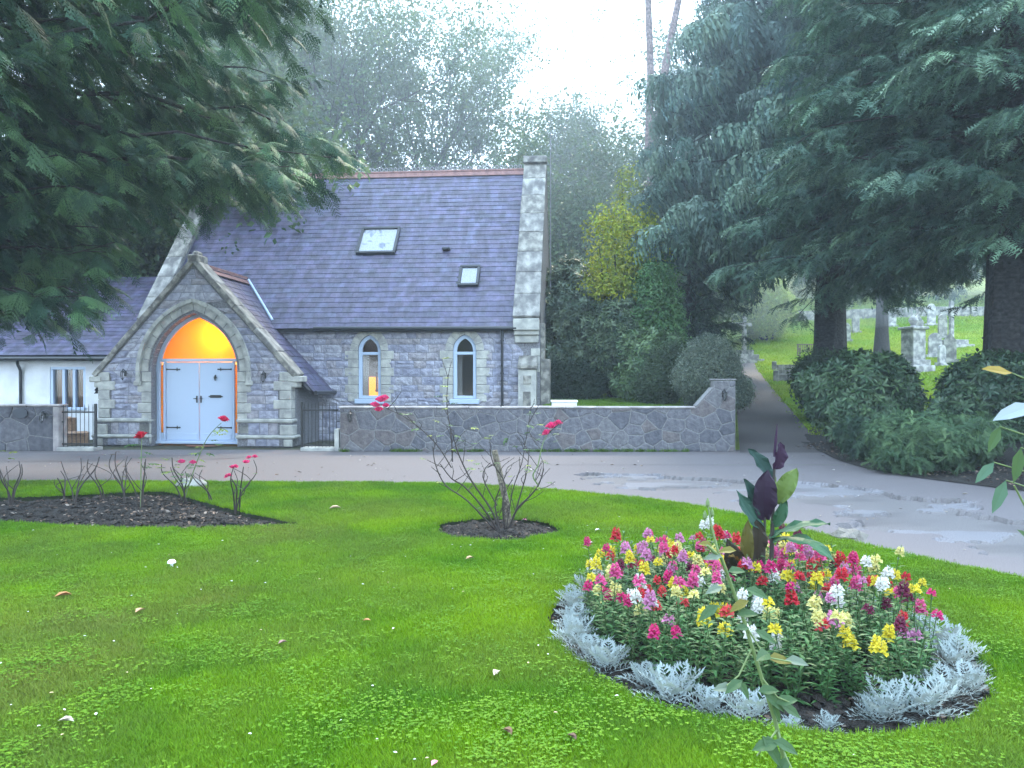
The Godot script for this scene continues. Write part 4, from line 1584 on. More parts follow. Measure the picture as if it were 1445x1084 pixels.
func small_fittings() -> void:
	gate(Vector3(-4.72, 0.0, -17.35), 0.8, 1.08, 10, "black iron gate between the porch and the pale-capped wall", true)
	gate(Vector3(-10.2, 0.03, -17.4), 0.75, 1.0, 8, "black iron gate between the dark stone wall and the porch", false)
	lantern(Vector3(4.72, 1.27, -17.18), 0, "black lantern on the raised pier at the wall's end")
	lantern(Vector3(-3.6, 0.8, -17.18), 0, "black lantern on the pale-capped wall beside the iron gate")
	lantern(Vector3(-10.5, 0.78, -17.28), 0, "black lantern on the dark stone wall with the plaque")
	lantern(CH * Vector3(-10.1, 1.74, 2.01), deg_to_rad(-5.0), "black lantern on the porch front on the annex side of the door")
	lantern(CH * Vector3(-6.56, 1.68, 2.01), deg_to_rad(-5.0), "black lantern on the porch front on the nave side of the door")
	for q in [[-4.3, -17.42, 0.9], [-9.82, -17.45, 0.85]]:
		var s := Mb.new()
		s.box(Vector3(0, 0.035, 0), Vector3(q[2], 0.09, 0.4), 0.015)
		var st := part(self, "gate_step", s, M.dressed, Transform3D(Basis.IDENTITY, Vector3(q[0], 0, q[1])))
		tag(st, "stone step under the iron gate on the %s side of the porch" % ("nave" if q[0] > -6 else "annex"), "step")
	var dm := Mb.new()
	var ring := []
	for k in 13:
		var a := PI * k / 12
		ring.append(Vector2(cos(a) * 0.42, sin(a) * 0.3))
	dm.prism(ring, 0.0, 0.018)
	var mo := part(self, "door_mat", dm, M.mat_brown, Transform3D(CH.basis * Basis(Vector3.RIGHT, PI / 2) , CH * Vector3(-8.1, 0.02, 2.05)))
	tag(mo, "brown half-round doormat before the white chapel doors", "mat")
	# white trough behind the wall, boxes behind the gate
	var w := Mb.new()
	w.box(Vector3(0, 0.02, 0), Vector3(0.62, 0.05, 0.34), 0.01)
	w.box(Vector3(0, -0.12, 0), Vector3(0.58, 0.24, 0.3), 0.01)
	var wo := part(self, "white_trough", w, M.white_plastic, Transform3D(Basis.IDENTITY, Vector3(1.22, 1.08, -18.0)))
	tag(wo, "white lidded trough standing on the grass behind the garden wall", "trough")
	for q in [[-10.7, 0.16, -18.9, 0.5, 0.3, 0.4, 0.4, "flattened cardboard box lying behind the annex gate"], [-11.1, 0.33, -19.2, 0.3, 0.65, 0.3, 0.1, "upright cardboard box behind the annex gate"]]:
		var c := Mb.new()
		c.box(Vector3(0, 0, 0), Vector3(q[3], q[4], q[5]), 0.006)
		c.box(Vector3(0, q[4] / 2 + 0.012, q[5] / 2 + 0.06), Vector3(q[3], 0.008, 0.14), 0.0, Basis(Vector3.RIGHT, 0.3))
		var co := part(self, "cardboard_box", c, M.cardboard, Transform3D(Basis(Vector3.UP, q[6]), Vector3(q[0], q[1], q[2])))
		tag(co, q[7], "box")


# ------------------------------------------------------------------ foliage pieces (shared meshes)
func fern_spray(sd: int, l: float, teeth := 4) -> ArrayMesh:      # flat scale-leaf spray of a cypress, along +z, drooping
	var m := Mb.new()
	var r := RandomNumberGenerator.new()
	r.seed = sd
	var pos := func(t: float) -> Vector3:
		return Vector3(sin(t * 2.0 + sd) * 0.03 * l, -0.30 * l * t * t + 0.04 * l * t, l * t * (1.0 - 0.1 * t))
	var n := 10
	for i in n:
		var t := (i + 0.6) / n
		var p: Vector3 = pos.call(t)
		var bl := l * 0.46 * minf(1.0, t * 5.0 + 0.2) * pow(1.0 - t * 0.86, 0.8)
		for s in [-1.0, 1.0]:
			var len: float = bl * r.randf_range(0.75, 1.15)
			var d := Vector3(s * 0.72, -0.10 + r.randf_range(-0.12, 0.08), 0.68).normalized()
			var fwd := Vector3(s * 0.1, -0.22, 1.0).normalized()
			var outv := Vector3(s * 1.0, -0.3, 0.12).normalized()
			var g := r.randf_range(0.8, 1.2)
			for k in teeth:
				var u0 := float(k) / teeth
				var u1 := (k + 0.85) / teeth
				var a := p + d * len * u0 - Vector3.UP * len * 0.25 * u0 * u0
				var b := p + d * len * u1 - Vector3.UP * len * 0.25 * u1 * u1
				var tl: float = len * 0.40 * (1.0 - 0.5 * u0)
				m.col = Color(g, g, g)
				m.tri(a, b, a.lerp(b, 0.8) + fwd * tl)
				m.tri(a, a.lerp(b, 0.8) + outv * tl * 0.75, b)
	return m.mesh()


func weeping_spray(sd: int, l: float) -> ArrayMesh:        # arching twig along +z with hanging tassels
	var m := Mb.new()
	var r := RandomNumberGenerator.new()
	r.seed = sd
	for i in 13:
		var t := (i + 0.3) / 13.0
		var p := Vector3(r.randf_range(-0.05, 0.05) * l, 0.12 * l * sin(t * 3.0) - 0.3 * l * t * t, l * t)
		for s in [-1.0, 1.0]:
			var sw := Vector3(s * r.randf_range(0.05, 0.5), 0, r.randf_range(0.0, 0.4))
			var len := l * r.randf_range(0.4, 0.85) * (1.0 - 0.35 * t)
			var prev := p
			var g := r.randf_range(0.75, 1.25)
			m.col = Color(g, g, g)
			var seg := 4
			for k in seg:
				var u := (k + 1.0) / seg
				var q := p + sw * len * (1.0 - (1.0 - u) * (1.0 - u)) * 0.7 + Vector3.DOWN * len * u * u
				var w := len * 0.11 * (1.15 - 0.6 * u)
				var sd2 := Vector3(r.randf_range(-1, 1), 0.2, r.randf_range(-1, 1)).normalized()
				m.tri(prev, prev.lerp(q, 0.7) + sd2 * w, q)
				m.tri(prev, q, prev.lerp(q, 0.6) - sd2 * w)
				prev = q
	return m.mesh()


func needle_spray(sd: int, l: float, shoots := 13) -> ArrayMesh:         # yew-like short shoots along a twig, two ranks of needles
	var m := Mb.new()
	var r := RandomNumberGenerator.new()
	r.seed = sd
	for sh in shoots:
		var a := r.randf_range(-1.35, 1.35)
		var d := Vector3(sin(a), r.randf_range(-0.55, 0.3), cos(a)).normalized()
		var b := Vector3(0, -0.12 * l * sh / shoots, l * 0.75 * sh / shoots)
		var sl := l * r.randf_range(0.24, 0.42)
		var side := d.cross(Vector3(r.randfn() * 0.5, 1, r.randfn() * 0.5)).normalized()
		var g := r.randf_range(0.7, 1.3)
		m.col = Color(g, g, g)
		for k in 6:
			var t := (k + 0.5) / 6.0
			var p := b + d * sl * t - Vector3.UP * sl * 0.35 * t * t
			for s in [-1.0, 1.0]:
				var tip: Vector3 = p + (side * s * 0.8 + d * 0.7 + Vector3.UP * r.randf_range(-0.3, 0.2)).normalized() * sl * r.randf_range(0.22, 0.36)
				m.tri(p, p + d * sl * 0.14, tip)
	return m.mesh()


func leaf_clump(sd: int, n: int, ll: float, lw: float, spread: float, up := 0.3) -> ArrayMesh:
	var m := Mb.new()
	var r := RandomNumberGenerator.new()
	r.seed = sd
	for i in n:
		var d := Vector3(r.randfn(), r.randfn() * 0.8, r.randfn()).normalized()
		var p := d * spread * pow(r.randf(), 0.5)
		var f := (d * 0.6 + Vector3(r.randfn(), r.randfn() - 0.4, r.randfn()) * 0.5).normalized()
		var g := r.randf_range(0.72, 1.28)
		m.col = Color(g * r.randf_range(0.92, 1.1), g, g * r.randf_range(0.8, 1.05))
		m.leaf(p, f, (Vector3.UP * (0.5 + up) + d).normalized(), ll * r.randf_range(0.7, 1.2), lw * r.randf_range(0.8, 1.2), 0.15, 0.15)
	return m.mesh()


func leaf_whorl(sd: int, n: int, ll: float, lw: float) -> ArrayMesh:      # shoot tip along +y with a rosette of long leaves
	var m := Mb.new()
	var r := RandomNumberGenerator.new()
	r.seed = sd
	for i in n:
		var a := i * 2.399 + r.randf_range(-0.3, 0.3)
		var lift := lerpf(-0.25, 0.9, float(i) / n) + r.randf_range(-0.15, 0.15)
		var d := Vector3(cos(a), lift, sin(a)).normalized()
		var g := r.randf_range(0.75, 1.25)
		m.col = Color(g, g, g * r.randf_range(0.85, 1.1))
		m.leaf4(Vector3(0, ll * (0.5 * i / n - 0.4), 0) + d * 0.01, d, Vector3.UP, ll * r.randf_range(0.75, 1.1), lw * r.randf_range(0.85, 1.15), 0.12, r.randf_range(0.05, 0.3))
	return m.mesh()


func look(dir: Vector3, up: Vector3, s: float) -> Basis:       # +z along dir, +y near up
	var z := dir.normalized()
	var x := up.cross(z)
	if x.length() < 0.01:
		x = Vector3.RIGHT
	x = x.normalized()
	return Basis(x * s, z.cross(x) * s, z * s)


func jitter(c: Color, a := 0.25) -> Color:
	var g := rng.randf_range(1.0 - a, 1.0 + a)
	return Color(c.r * g * rng.randf_range(0.9, 1.1), c.g * g, c.b * g * rng.randf_range(0.9, 1.1))


# ------------------------------------------------------------------ conifers
func conifer(called: String, label: String, at: Vector3, hgt: float, tr: float, sprays: Array, c0: Color, c1: Color, opt: Dictionary) -> Node3D:
	var o := thing(called, label, "tree", at, 0.0, opt.get("group", ""))
	var t := Mb.new()
	var pts := []
	var rad := []
	for k in 9:
		var f := k / 8.0
		pts.append(Vector3(sin(f * 3.0) * 0.15 * f, hgt * f - 0.1, cos(f * 4.0) * 0.1 * f))
		rad.append(tr * (1.35 if k == 0 else 1.0) * (1.0 - 0.88 * f))
	t.tube(pts, rad, 12)
	for k in 5:          # buttressed flutes at the foot
		var a := TAU * k / 5 + 0.4
		t.tube([Vector3(cos(a), 0, sin(a)) * tr * 1.15 + Vector3.DOWN * 0.15, Vector3(cos(a), 0, sin(a)) * tr * 0.72 + Vector3.UP * 0.9, Vector3(cos(a), 0, sin(a)) * tr * 0.6 + Vector3.UP * minf(4.0, hgt * 0.3)], [tr * 0.42, tr * 0.36, tr * 0.3], 6)
	var xf := []
	var co := []
	for k in sprays.size():
		xf.append([])
		co.append([])
	var n: int = opt.limbs
	for i in n:
		var f := (i + rng.randf()) / n
		var y := lerpf(opt.y0, hgt * 0.97, pow(f, opt.get("bunch", 1.0)))
		var az: float = i * 2.39996 + rng.randf_range(-0.35, 0.35)
		if opt.has("aim"):
			az = opt.aim.call(i, y, az)
		var out := Vector3(cos(az), 0, sin(az))
		var len: float = opt.reach.call(y, az) * rng.randf_range(0.85, 1.1)
		if len < 0.4:
			continue
		var rise: float = opt.get("rise", 0.25) + rng.randf_range(-0.08, 0.14)
		var sag: float = opt.get("sag", 0.55) * rng.randf_range(0.7, 1.25)
		var curve := []
		var cr := []
		for k in 9:
			var u := k / 8.0
			curve.append(Vector3(0, y, 0) + out * len * u + Vector3.UP * len * (rise * u - sag * u * u + 0.18 * u * u * u) + out.cross(Vector3.UP) * sin(u * 3.0 + i) * 0.05 * len + Vector3(rng.randfn(), rng.randfn() * 0.7, rng.randfn()) * 0.022 * len * minf(1.0, u * 4.0))
			cr.append(maxf(0.009, (0.02 + len * 0.007) * (1.0 - 0.88 * u)))
		t.tube(curve, cr, 5, false)
		var step: float = opt.get("step", 0.3)
		var u0: float = opt.get("bare", 0.22)
		var u := u0
		var sgn := 1.0
		while u < 1.0:
			sgn = -sgn
			var ui := u * 8.0
			var p: Vector3 = curve[int(ui)].lerp(curve[mini(8, int(ui) + 1)], ui - int(ui))
			var sd := out.cross(Vector3.UP) * sgn
			var sdir := (out * rng.randf_range(0.45, 0.9) + sd * rng.randf_range(0.6, 1.0) + Vector3.UP * rng.randf_range(-0.5, 0.35)).normalized()
			var sl: float = opt.get("side", 0.24) * len * (1.0 - 0.62 * u) * rng.randf_range(0.7, 1.2) + 0.15
			var cnt := maxi(2, int(sl / opt.get("gap", 0.17)))
			for k in cnt:
				var w := (k + rng.randf()) / cnt
				var q := p + sdir * sl * w - Vector3.UP * sl * 0.35 * w * w
				var fd := (sdir * 0.7 + out * 0.3 + sd.rotated(Vector3.UP, rng.randf_range(-1.2, 1.2)) * 0.5 + Vector3.DOWN * rng.randf_range(0.0, opt.get("droop", 0.5))).normalized()
				var up := (Vector3.UP + Vector3(rng.randfn(), 0, rng.randfn()) * 0.3).normalized()
				var v := rng.randi() % sprays.size()
				xf[v].append(Transform3D(look(fd, up, rng.randf_range(0.7, 1.2)), q))
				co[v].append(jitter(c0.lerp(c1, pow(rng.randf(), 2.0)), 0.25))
			u += step / len * rng.randf_range(0.7, 1.3)
		for k in 3:
			var v := rng.randi() % sprays.size()
			xf[v].append(Transform3D(look((out + Vector3.DOWN * rng.randf_range(0.2, 0.6)).rotated(Vector3.UP, rng.randf_range(-0.6, 0.6)), Vector3.UP, rng.randf_range(0.8, 1.2)), curve[8]))
			co[v].append(jitter(c1, 0.2))
	part(o, "trunk", t, opt.get("bark", M.bark_dark))
	for k in sprays.size():
		many(o, "crown", sprays[k], M.conifer, xf[k], co[k])
	return o


# ------------------------------------------------------------------ broadleaved trees
func grow(m: Mb, tips: Array, p: Vector3, d: Vector3, l: float, r: float, lvl: int, maxl: int, opt: Dictionary) -> void:
	var pts := [p]
	var rad := [r]
	var q := p
	var dd := d
	var seg := 5 if lvl == 0 else 3
	var kids := []
	for k in seg:
		dd = (dd + Vector3(rng.randfn(), rng.randfn() * 0.5, rng.randfn()) * (0.05 if lvl == 0 else 0.14) + Vector3.UP * opt.get("lift", 0.06)).normalized()
		q += dd * l / seg
		pts.append(q)
		rad.append(r * (1.0 - 0.42 * (k + 1.0) / seg))
		if lvl > 0 or (k + 1.0) / seg > opt.get("clear", 0.5):
			kids.append([q, dd, rad[-1]])
	m.tube(pts, rad, 7 if lvl == 0 else (5 if lvl < 3 else 3), false)
	if lvl >= maxl - 1:
		for k in range(1, pts.size()):
			tips.append(pts[k])
	if lvl >= maxl:
		return
	for e in kids:
		var cnt: int = 2 if e == kids[-1] else 1
		if lvl == 0 and e != kids[-1]:
			cnt = 2
		for c in cnt:
			var ang: float = rng.randf_range(0.35, 0.95) * opt.get("spread", 1.0)
			var ax: Vector3 = e[1].cross(Vector3(rng.randfn(), rng.randfn(), rng.randfn())).normalized()
			grow(m, tips, e[0], e[1].rotated(ax, ang), l * rng.randf_range(0.5, 0.78) * opt.get("ratio", 1.0), e[2] * rng.randf_range(0.5, 0.75), lvl + 1, maxl, opt)


func broadleaf(called: String, label: String, at: Vector3, hgt: float, tr: float, clumps: Array, c0: Color, c1: Color, per_tip: float, fuzz: float, opt: Dictionary) -> void:
	var o := thing(called, label, "tree", at, 0.0, opt.get("group", ""))
	var m := Mb.new()
	var tips := []
	grow(m, tips, Vector3(0, -0.2, 0), (Vector3.UP + opt.get("lean", Vector3.ZERO)).normalized(), hgt * opt.get("bole", 0.5), tr, 0, opt.get("levels", 4), opt)
	part(o, "trunk", m, opt.get("bark", M.bark_grey))
	var xf := []
	var co := []
	for k in clumps.size():
		xf.append([])
		co.append([])
	for p in tips:
		var n := int(per_tip) + (1 if rng.randf() < per_tip - int(per_tip) else 0)
		var tint := c0.lerp(c1, rng.randf())
		for k in n:
			var v := rng.randi() % clumps.size()
			xf[v].append(Transform3D(Basis.from_euler(Vector3(rng.randf_range(-0.6, 0.6), rng.randf() * TAU, rng.randf_range(-0.6, 0.6))) * rng.randf_range(0.7, 1.25), p + Vector3(rng.randfn(), rng.randfn() * 0.7, rng.randfn()) * fuzz))
			co[v].append(jitter(tint, 0.2))
	for k in clumps.size():
		many(o, "crown", clumps[k], M.broadleaf, xf[k], co[k])


# ------------------------------------------------------------------ bushes
func bush(called: String, label: String, at: Vector3, size: Vector3, n: int, meshes: Array, material: Material, c0: Color, c1: Color, lumps := 5, sd := 1, category := "bush", group := "", clear := 0.0) -> void:
	var o := thing(called, label, category, at, 0.0, group)
	var r := RandomNumberGenerator.new()
	r.seed = sd * 77 + 5
	var blobs := []
	blobs.append([Vector3(0, size.y * 0.5, 0), Vector3(size.x * 0.42, size.y * 0.46, size.z * 0.42)])
	for k in lumps:
		var a := r.randf() * TAU
		var h := r.randf_range(0.22, 0.78)
		var e := sqrt(maxf(0.0, 1.0 - pow((h - 0.45) / 0.6, 2.0)))
		blobs.append([Vector3(cos(a) * size.x * 0.34 * e, size.y * h, sin(a) * size.z * 0.34 * e), Vector3(size.x * r.randf_range(0.16, 0.28), size.y * r.randf_range(0.16, 0.26), size.z * r.randf_range(0.16, 0.28))])
	var st := Mb.new()
	for k in 7 + lumps:
		var b: Array = blobs[k % blobs.size()]
		var e: Vector3 = b[0] + Vector3(r.randfn(), r.randfn(), r.randfn()) * 0.3 * b[1]
		var foot := Vector3(e.x * 0.2 + r.randf_range(-0.1, 0.1), -0.1, e.z * 0.2 + r.randf_range(-0.1, 0.1))
		st.tube([foot, foot.lerp(e, 0.5) + Vector3.UP * 0.1, e], [0.03 * size.y * 0.6 + 0.008, 0.016 * size.y * 0.6 + 0.006, 0.006], 5)
	part(o, "stem", st, M.bark_dark)
	var xf := []
	var co := []
	for k in meshes.size():
		xf.append([])
		co.append([])
	var wts := []
	var tot := 0.0
	for b in blobs:
		var ww: float = b[1].x * b[1].y + b[1].y * b[1].z
		tot += ww
		wts.append(tot)
	var made := 0
	while made < n:
		var pick := r.randf() * tot
		var bi := 0
		while wts[bi] < pick:
			bi += 1
		var b: Array = blobs[bi]
		var d := Vector3(r.randfn(), r.randfn(), r.randfn()).normalized()
		var deep := r.randf() < 0.3
		var rr := r.randf_range(0.5, 0.85) if deep else r.randf_range(0.86, 1.06) + 0.12 * noise.get_noise_3d(d.x * 60.0 + sd * 10.0, d.y * 60.0, d.z * 60.0)
		var p: Vector3 = b[0] + d * b[1] * rr
		if p.y < maxf(0.03, clear * size.y):
			continue
		made += 1
		var nrm: Vector3 = (d / b[1]).normalized()
		var v := r.randi() % meshes.size()
		var y: Vector3 = (nrm + Vector3.UP * 0.55 + Vector3(r.randfn(), r.randfn(), r.randfn()) * 0.35).normalized()
		var x: Vector3 = y.cross(Vector3(r.randfn(), r.randfn(), r.randfn())).normalized()
		var s := r.randf_range(0.75, 1.2)
		xf[v].append(Transform3D(Basis(x * s, y * s, x.cross(y) * s), p))
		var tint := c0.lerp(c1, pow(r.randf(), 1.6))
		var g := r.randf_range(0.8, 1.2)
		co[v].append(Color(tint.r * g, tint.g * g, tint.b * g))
	for k in meshes.size():
		many(o, "foliage", meshes[k], material, xf[k], co[k])


func trees() -> void:
	# --- great cypress overhanging the porch
	var sp := [fern_spray(1, 0.55), fern_spray(2, 0.46), fern_spray(3, 0.62)]
	conifer("cypress_tree", "dark spreading cypress with drooping fern-like sprays overhanging the porch", Vector3(-9.6, 0, -12.2), 16.0, 0.55, sp, Color(0.024, 0.066, 0.042), Color(0.11, 0.21, 0.085), {
		"limbs": 185, "y0": 2.9, "bunch": 1.3, "rise": 0.14, "sag": 0.30, "step": 0.25, "side": 0.24, "gap": 0.14, "droop": 1.2, "bare": 0.15,
		"reach": func(y: float, az: float) -> float:
			var e := cos(az)      # towards +x
			var l := 6.35 - 0.3 * maxf(0.0, y - 8.5)
			if e > -0.1 and y < 4.75:
				l = 3.2
			elif e < -0.2:
				l *= 0.5
			return maxf(0.8, l)})
	# --- weeping conifers right of the path
	var wp := [weeping_spray(4, 1.15), weeping_spray(5, 0.95), weeping_spray(6, 0.8)]
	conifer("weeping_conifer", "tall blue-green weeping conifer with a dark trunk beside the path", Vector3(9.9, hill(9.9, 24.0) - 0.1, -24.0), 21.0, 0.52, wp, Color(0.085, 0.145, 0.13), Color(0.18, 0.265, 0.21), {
		"limbs": 170, "y0": 5.6, "bunch": 1.1, "rise": 0.2, "sag": 0.5, "step": 0.42, "side": 0.26, "gap": 0.32, "droop": 0.8, "bare": 0.2, "group": "weeping conifers",
		"reach": func(y: float, _az: float) -> float: return 5.5 if y < 9.0 else maxf(1.0, 5.5 - (y - 9.0) * 0.34)})
	var np := [needle_spray(7, 0.66), needle_spray(8, 0.76), needle_spray(9, 0.58)]
	conifer("yew_tree", "broad dark yew with a thick trunk behind the laurel hedge", Vector3(10.6, 0.3, -16.2), 17.0, 0.62, np, Color(0.058, 0.115, 0.088), Color(0.14, 0.23, 0.15), {
		"limbs": 160, "y0": 4.3, "bunch": 1.2, "rise": 0.16, "sag": 0.5, "step": 0.25, "side": 0.24, "gap": 0.16, "droop": 0.6, "bare": 0.2,
		"reach": func(y: float, az: float) -> float:
			var l := 5.2 if y < 8.0 else maxf(1.0, 5.2 - (y - 8.0) * 0.45)
			if y < 5.2 and absf(wrapf(az - PI * 0.75, -PI, PI)) < 1.0: l *= 0.7
			return l})
	# conifers further back, left and right
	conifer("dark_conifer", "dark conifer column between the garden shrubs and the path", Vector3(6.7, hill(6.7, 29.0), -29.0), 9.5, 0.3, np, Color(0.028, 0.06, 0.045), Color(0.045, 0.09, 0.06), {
		"limbs": 70, "y0": 0.6, "rise": 0.5, "sag": 0.4, "step": 0.3, "side": 0.3, "gap": 0.2, "droop": 0.5, "bare": 0.1,
		"reach": func(y: float, _az: float) -> float: return 1.9 * (1.0 - 0.05 * y)})
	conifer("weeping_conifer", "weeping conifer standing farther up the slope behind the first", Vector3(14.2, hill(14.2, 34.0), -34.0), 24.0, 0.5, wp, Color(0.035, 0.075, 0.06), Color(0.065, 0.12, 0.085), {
		"limbs": 90, "y0": 6.5, "rise": 0.2, "sag": 0.5, "step": 0.5, "side": 0.26, "gap": 0.3, "droop": 0.8, "bare": 0.15, "group": "weeping conifers",
		"reach": func(y: float, _az: float) -> float: return 6.6 if y < 10.0 else maxf(1.0, 6.6 - (y - 10.0) * 0.42)})
	conifer("cemetery_conifer", "slim conifer trunk with low sprays standing among the graves", Vector3(25.0, hill(25.0, 52.0), -52.0), 20.0, 0.42, wp, Color(0.04, 0.09, 0.06), Color(0.07, 0.13, 0.08), {
		"limbs": 50, "y0": 4.6, "rise": 0.2, "sag": 0.5, "step": 0.6, "side": 0.28, "gap": 0.4, "droop": 0.8, "bare": 0.1, "bark": M.bark_grey,
		"reach": func(y: float, _az: float) -> float: return maxf(1.0, 5.0 - (y - 4.0) * 0.2)})
	# --- broadleaved trees behind the chapel
	var lc := [leaf_clump(11, 16, 0.2, 0.12, 0.5), leaf_clump(12, 16, 0.17, 0.11, 0.56)]
	var dense := [leaf_clump(13, 16, 0.19, 0.13, 0.5), leaf_clump(14, 16, 0.22, 0.14, 0.55)]
	var ga := Color(0.07, 0.125, 0.05)
	var gb := Color(0.125, 0.19, 0.075)
	var grp := "bare-stemmed trees on the hill behind the chapel"
	for q in [
			[-8.6, 37.0, 23.0, 0.27, 0.9, 21, "tall open ash with dark forking stems behind the chapel ridge"],
			[-11.4, 41.0, 24.0, 0.25, 1.0, 22, "tall thin-leaved ash behind the cypress side of the ridge"],
			[-5.2, 40.0, 20.0, 0.3, 1.0, 23, "tall forked ash above the middle of the chapel ridge"],
			[-6.3, 45.0, 24.0, 0.24, 0.9, 24, "slender ash farther behind the chapel ridge"],
			[-14.5, 36.0, 25.0, 0.3, 1.4, 25, "leafy ash behind the annex roof"],
			[6.6, 50.0, 20.5, 0.22, 1.0, 26, "pale open tree beside the bare pink stems"],
			[3.6, 46.0, 15.0, 0.24, 1.4, 27, "dark-stemmed tree behind the lightning rod"]]:
		rng.seed = q[5] * 101
		broadleaf("ash_tree", q[6], Vector3(q[0], hill(q[0], q[1]), -q[1]), q[2], q[3], lc, ga, gb, q[4], 0.55, {"bole": 0.42, "clear": 0.5, "spread": 0.8, "lift": 0.1, "levels": 4, "ratio": 1.0, "group": grp})
	for q in [
			[-0.9, 36.0, 13.5, 0.3, 31, "dense rounded oak rising behind the gable end"],
			[2.4, 39.0, 13.0, 0.3, 32, "dense oak beside the gable parapet"],
			[-3.6, 34.0, 9.5, 0.22, 33, "low leafy holly just behind the chapel ridge"],
			[-7.5, 33.0, 8.0, 0.2, 34, "low pale-leaved thicket tree behind the ridge"],
			[-12.6, 29.0, 17.0, 0.3, 35, "leafy sycamore above the annex roof"],
			[-10.4, 31.0, 16.0, 0.28, 40, "tall pale sycamore behind the cypress tips and the ridge"],
			[-17.0, 27.0, 12.0, 0.3, 36, "leafy sycamore behind the cypress trunk"],
			[9.5, 44.0, 15.0, 0.3, 37, "round tree between the pink stems and the weeping conifer"],
			[4.6, 33.0, 7.5, 0.2, 38, "shaggy dark tree behind the garden shrubs"],
			[2.0, 31.0, 6.0, 0.16, 39, "small dark tree behind the gable buttress"]]:
		rng.seed = q[4] * 101
		broadleaf("oak_tree", q[5], Vector3(q[0], hill(q[0], q[1]), -q[1]), q[2], q[3], dense, Color(0.06, 0.115, 0.06), Color(0.12, 0.19, 0.08), 2.1, 0.55, {"bole": 0.34, "clear": 0.3, "spread": 1.15, "lift": 0.05, "levels": 4, "ratio": 1.08, "group": "dense trees on the hill behind the chapel"})
	# wood on the hill and beyond the graves, each tree its own
	var wood := "trees at the top of the cemetery slope"
	var kinds := ["yellow-green tree", "dark green tree", "mid green tree"]
	var wood_pts := [[13.0, 66.0, 12.0, 0], [17.5, 74.0, 16.0, 1], [22.0, 80.0, 17.0, 2], [28.0, 84.0, 18.0, 1], [34.0, 82.0, 17.0, 2], [41.0, 80.0, 16.0, 1], [48.0, 76.0, 17.0, 2], [12.0, 58.0, 14.0, 1], [8.0, 62.0, 16.0, 2], [3.0, 60.0, 14.0, 1], [-3.0, 58.0, 12.0, 2]]
	for i in wood_pts.size():
		var q: Array = wood_pts[i]
		rng.seed = 4000 + i * 13
		var cc: Array = [[Color(0.16, 0.24, 0.04), Color(0.26, 0.33, 0.06)], [Color(0.05, 0.09, 0.035), Color(0.09, 0.14, 0.045)], [Color(0.08, 0.14, 0.035), Color(0.13, 0.2, 0.05)]][q[3]]
		broadleaf("hill_tree", "%s at the top of the cemetery slope" % kinds[q[3]], Vector3(q[0], hill(q[0], q[1]), -q[1]), q[2], 0.3, dense, cc[0], cc[1], 2.0, 0.9, {"bole": 0.3, "clear": 0.25, "spread": 1.15, "lift": 0.05, "levels": 4, "ratio": 1.1, "group": wood})
	# trees across the road from the chapel, which its windows mirror
	var back := [[-16.0, -24.0, 13.0], [-7.0, -30.0, 15.0], [2.0, -27.0, 14.0], [11.0, -30.0, 15.0], [19.0, -23.0, 13.0]]
	for i in back.size():
		var q: Array = back[i]
		rng.seed = 6000 + i * 17
		broadleaf("roadside_tree", "leafy round tree facing the chapel from across the lawn", Vector3(q[0], 0, -q[1]), q[2], 0.35, dense, Color(0.06, 0.11, 0.05), Color(0.12, 0.18, 0.07), 2.4, 0.9, {"bole": 0.3, "clear": 0.2, "spread": 1.2, "lift": 0.04, "levels": 4, "ratio": 1.12, "group": "round trees facing the chapel"})
	# the bare pink stems of a tall pine
	rng.seed = 77
	var pine := thing("pine_tree", "tall pine with two bare pinkish stems right of the chapel", "tree", Vector3(6.0, hill(6.0, 34.0), -34.0))
	var pm := Mb.new()
	pm.tube([Vector3(-0.1, -0.2, 0), Vector3(-0.1, 6, 0), Vector3(0.05, 10.5, 0), Vector3(0.12, 14, 0), Vector3(0.0, 17.5, 0), Vector3(-0.1, 20, 0.1), Vector3(0.2, 25, 0)], [0.3, 0.24, 0.2, 0.16, 0.14, 0.13, 0.06], 9)
	pm.tube([Vector3(0.05, 9.5, 0.05), Vector3(0.45, 12, 0.05), Vector3(0.8, 14.5, 0), Vector3(1.4, 17.5, 0), Vector3(1.9, 20, 0), Vector3(2.3, 24, 0.1)], [0.2, 0.2, 0.17, 0.14, 0.12, 0.06], 9)
	part(pine, "trunk", pm, M.bark_pink)
	var pxf := []
	var pco := []
	for i in 420:
		var c: Vector3 = [Vector3(0.2, 23.5, 0), Vector3(2.2, 22.0, 0), Vector3(2.3, 19.2, 0.3), Vector3(1.7, 24.5, 0)][i % 4]
		pxf.append(Transform3D(Basis.from_euler(Vector3(rng.randf() * 3, rng.randf() * TAU, 0)), c + Vector3(rng.randfn() * 0.9, rng.randfn() * 0.5, rng.randfn() * 0.9)))
		pco.append(jitter(Color(0.05, 0.085, 0.045)))
	many(pine, "crown", dense[0], M.broadleaf, pxf, pco)


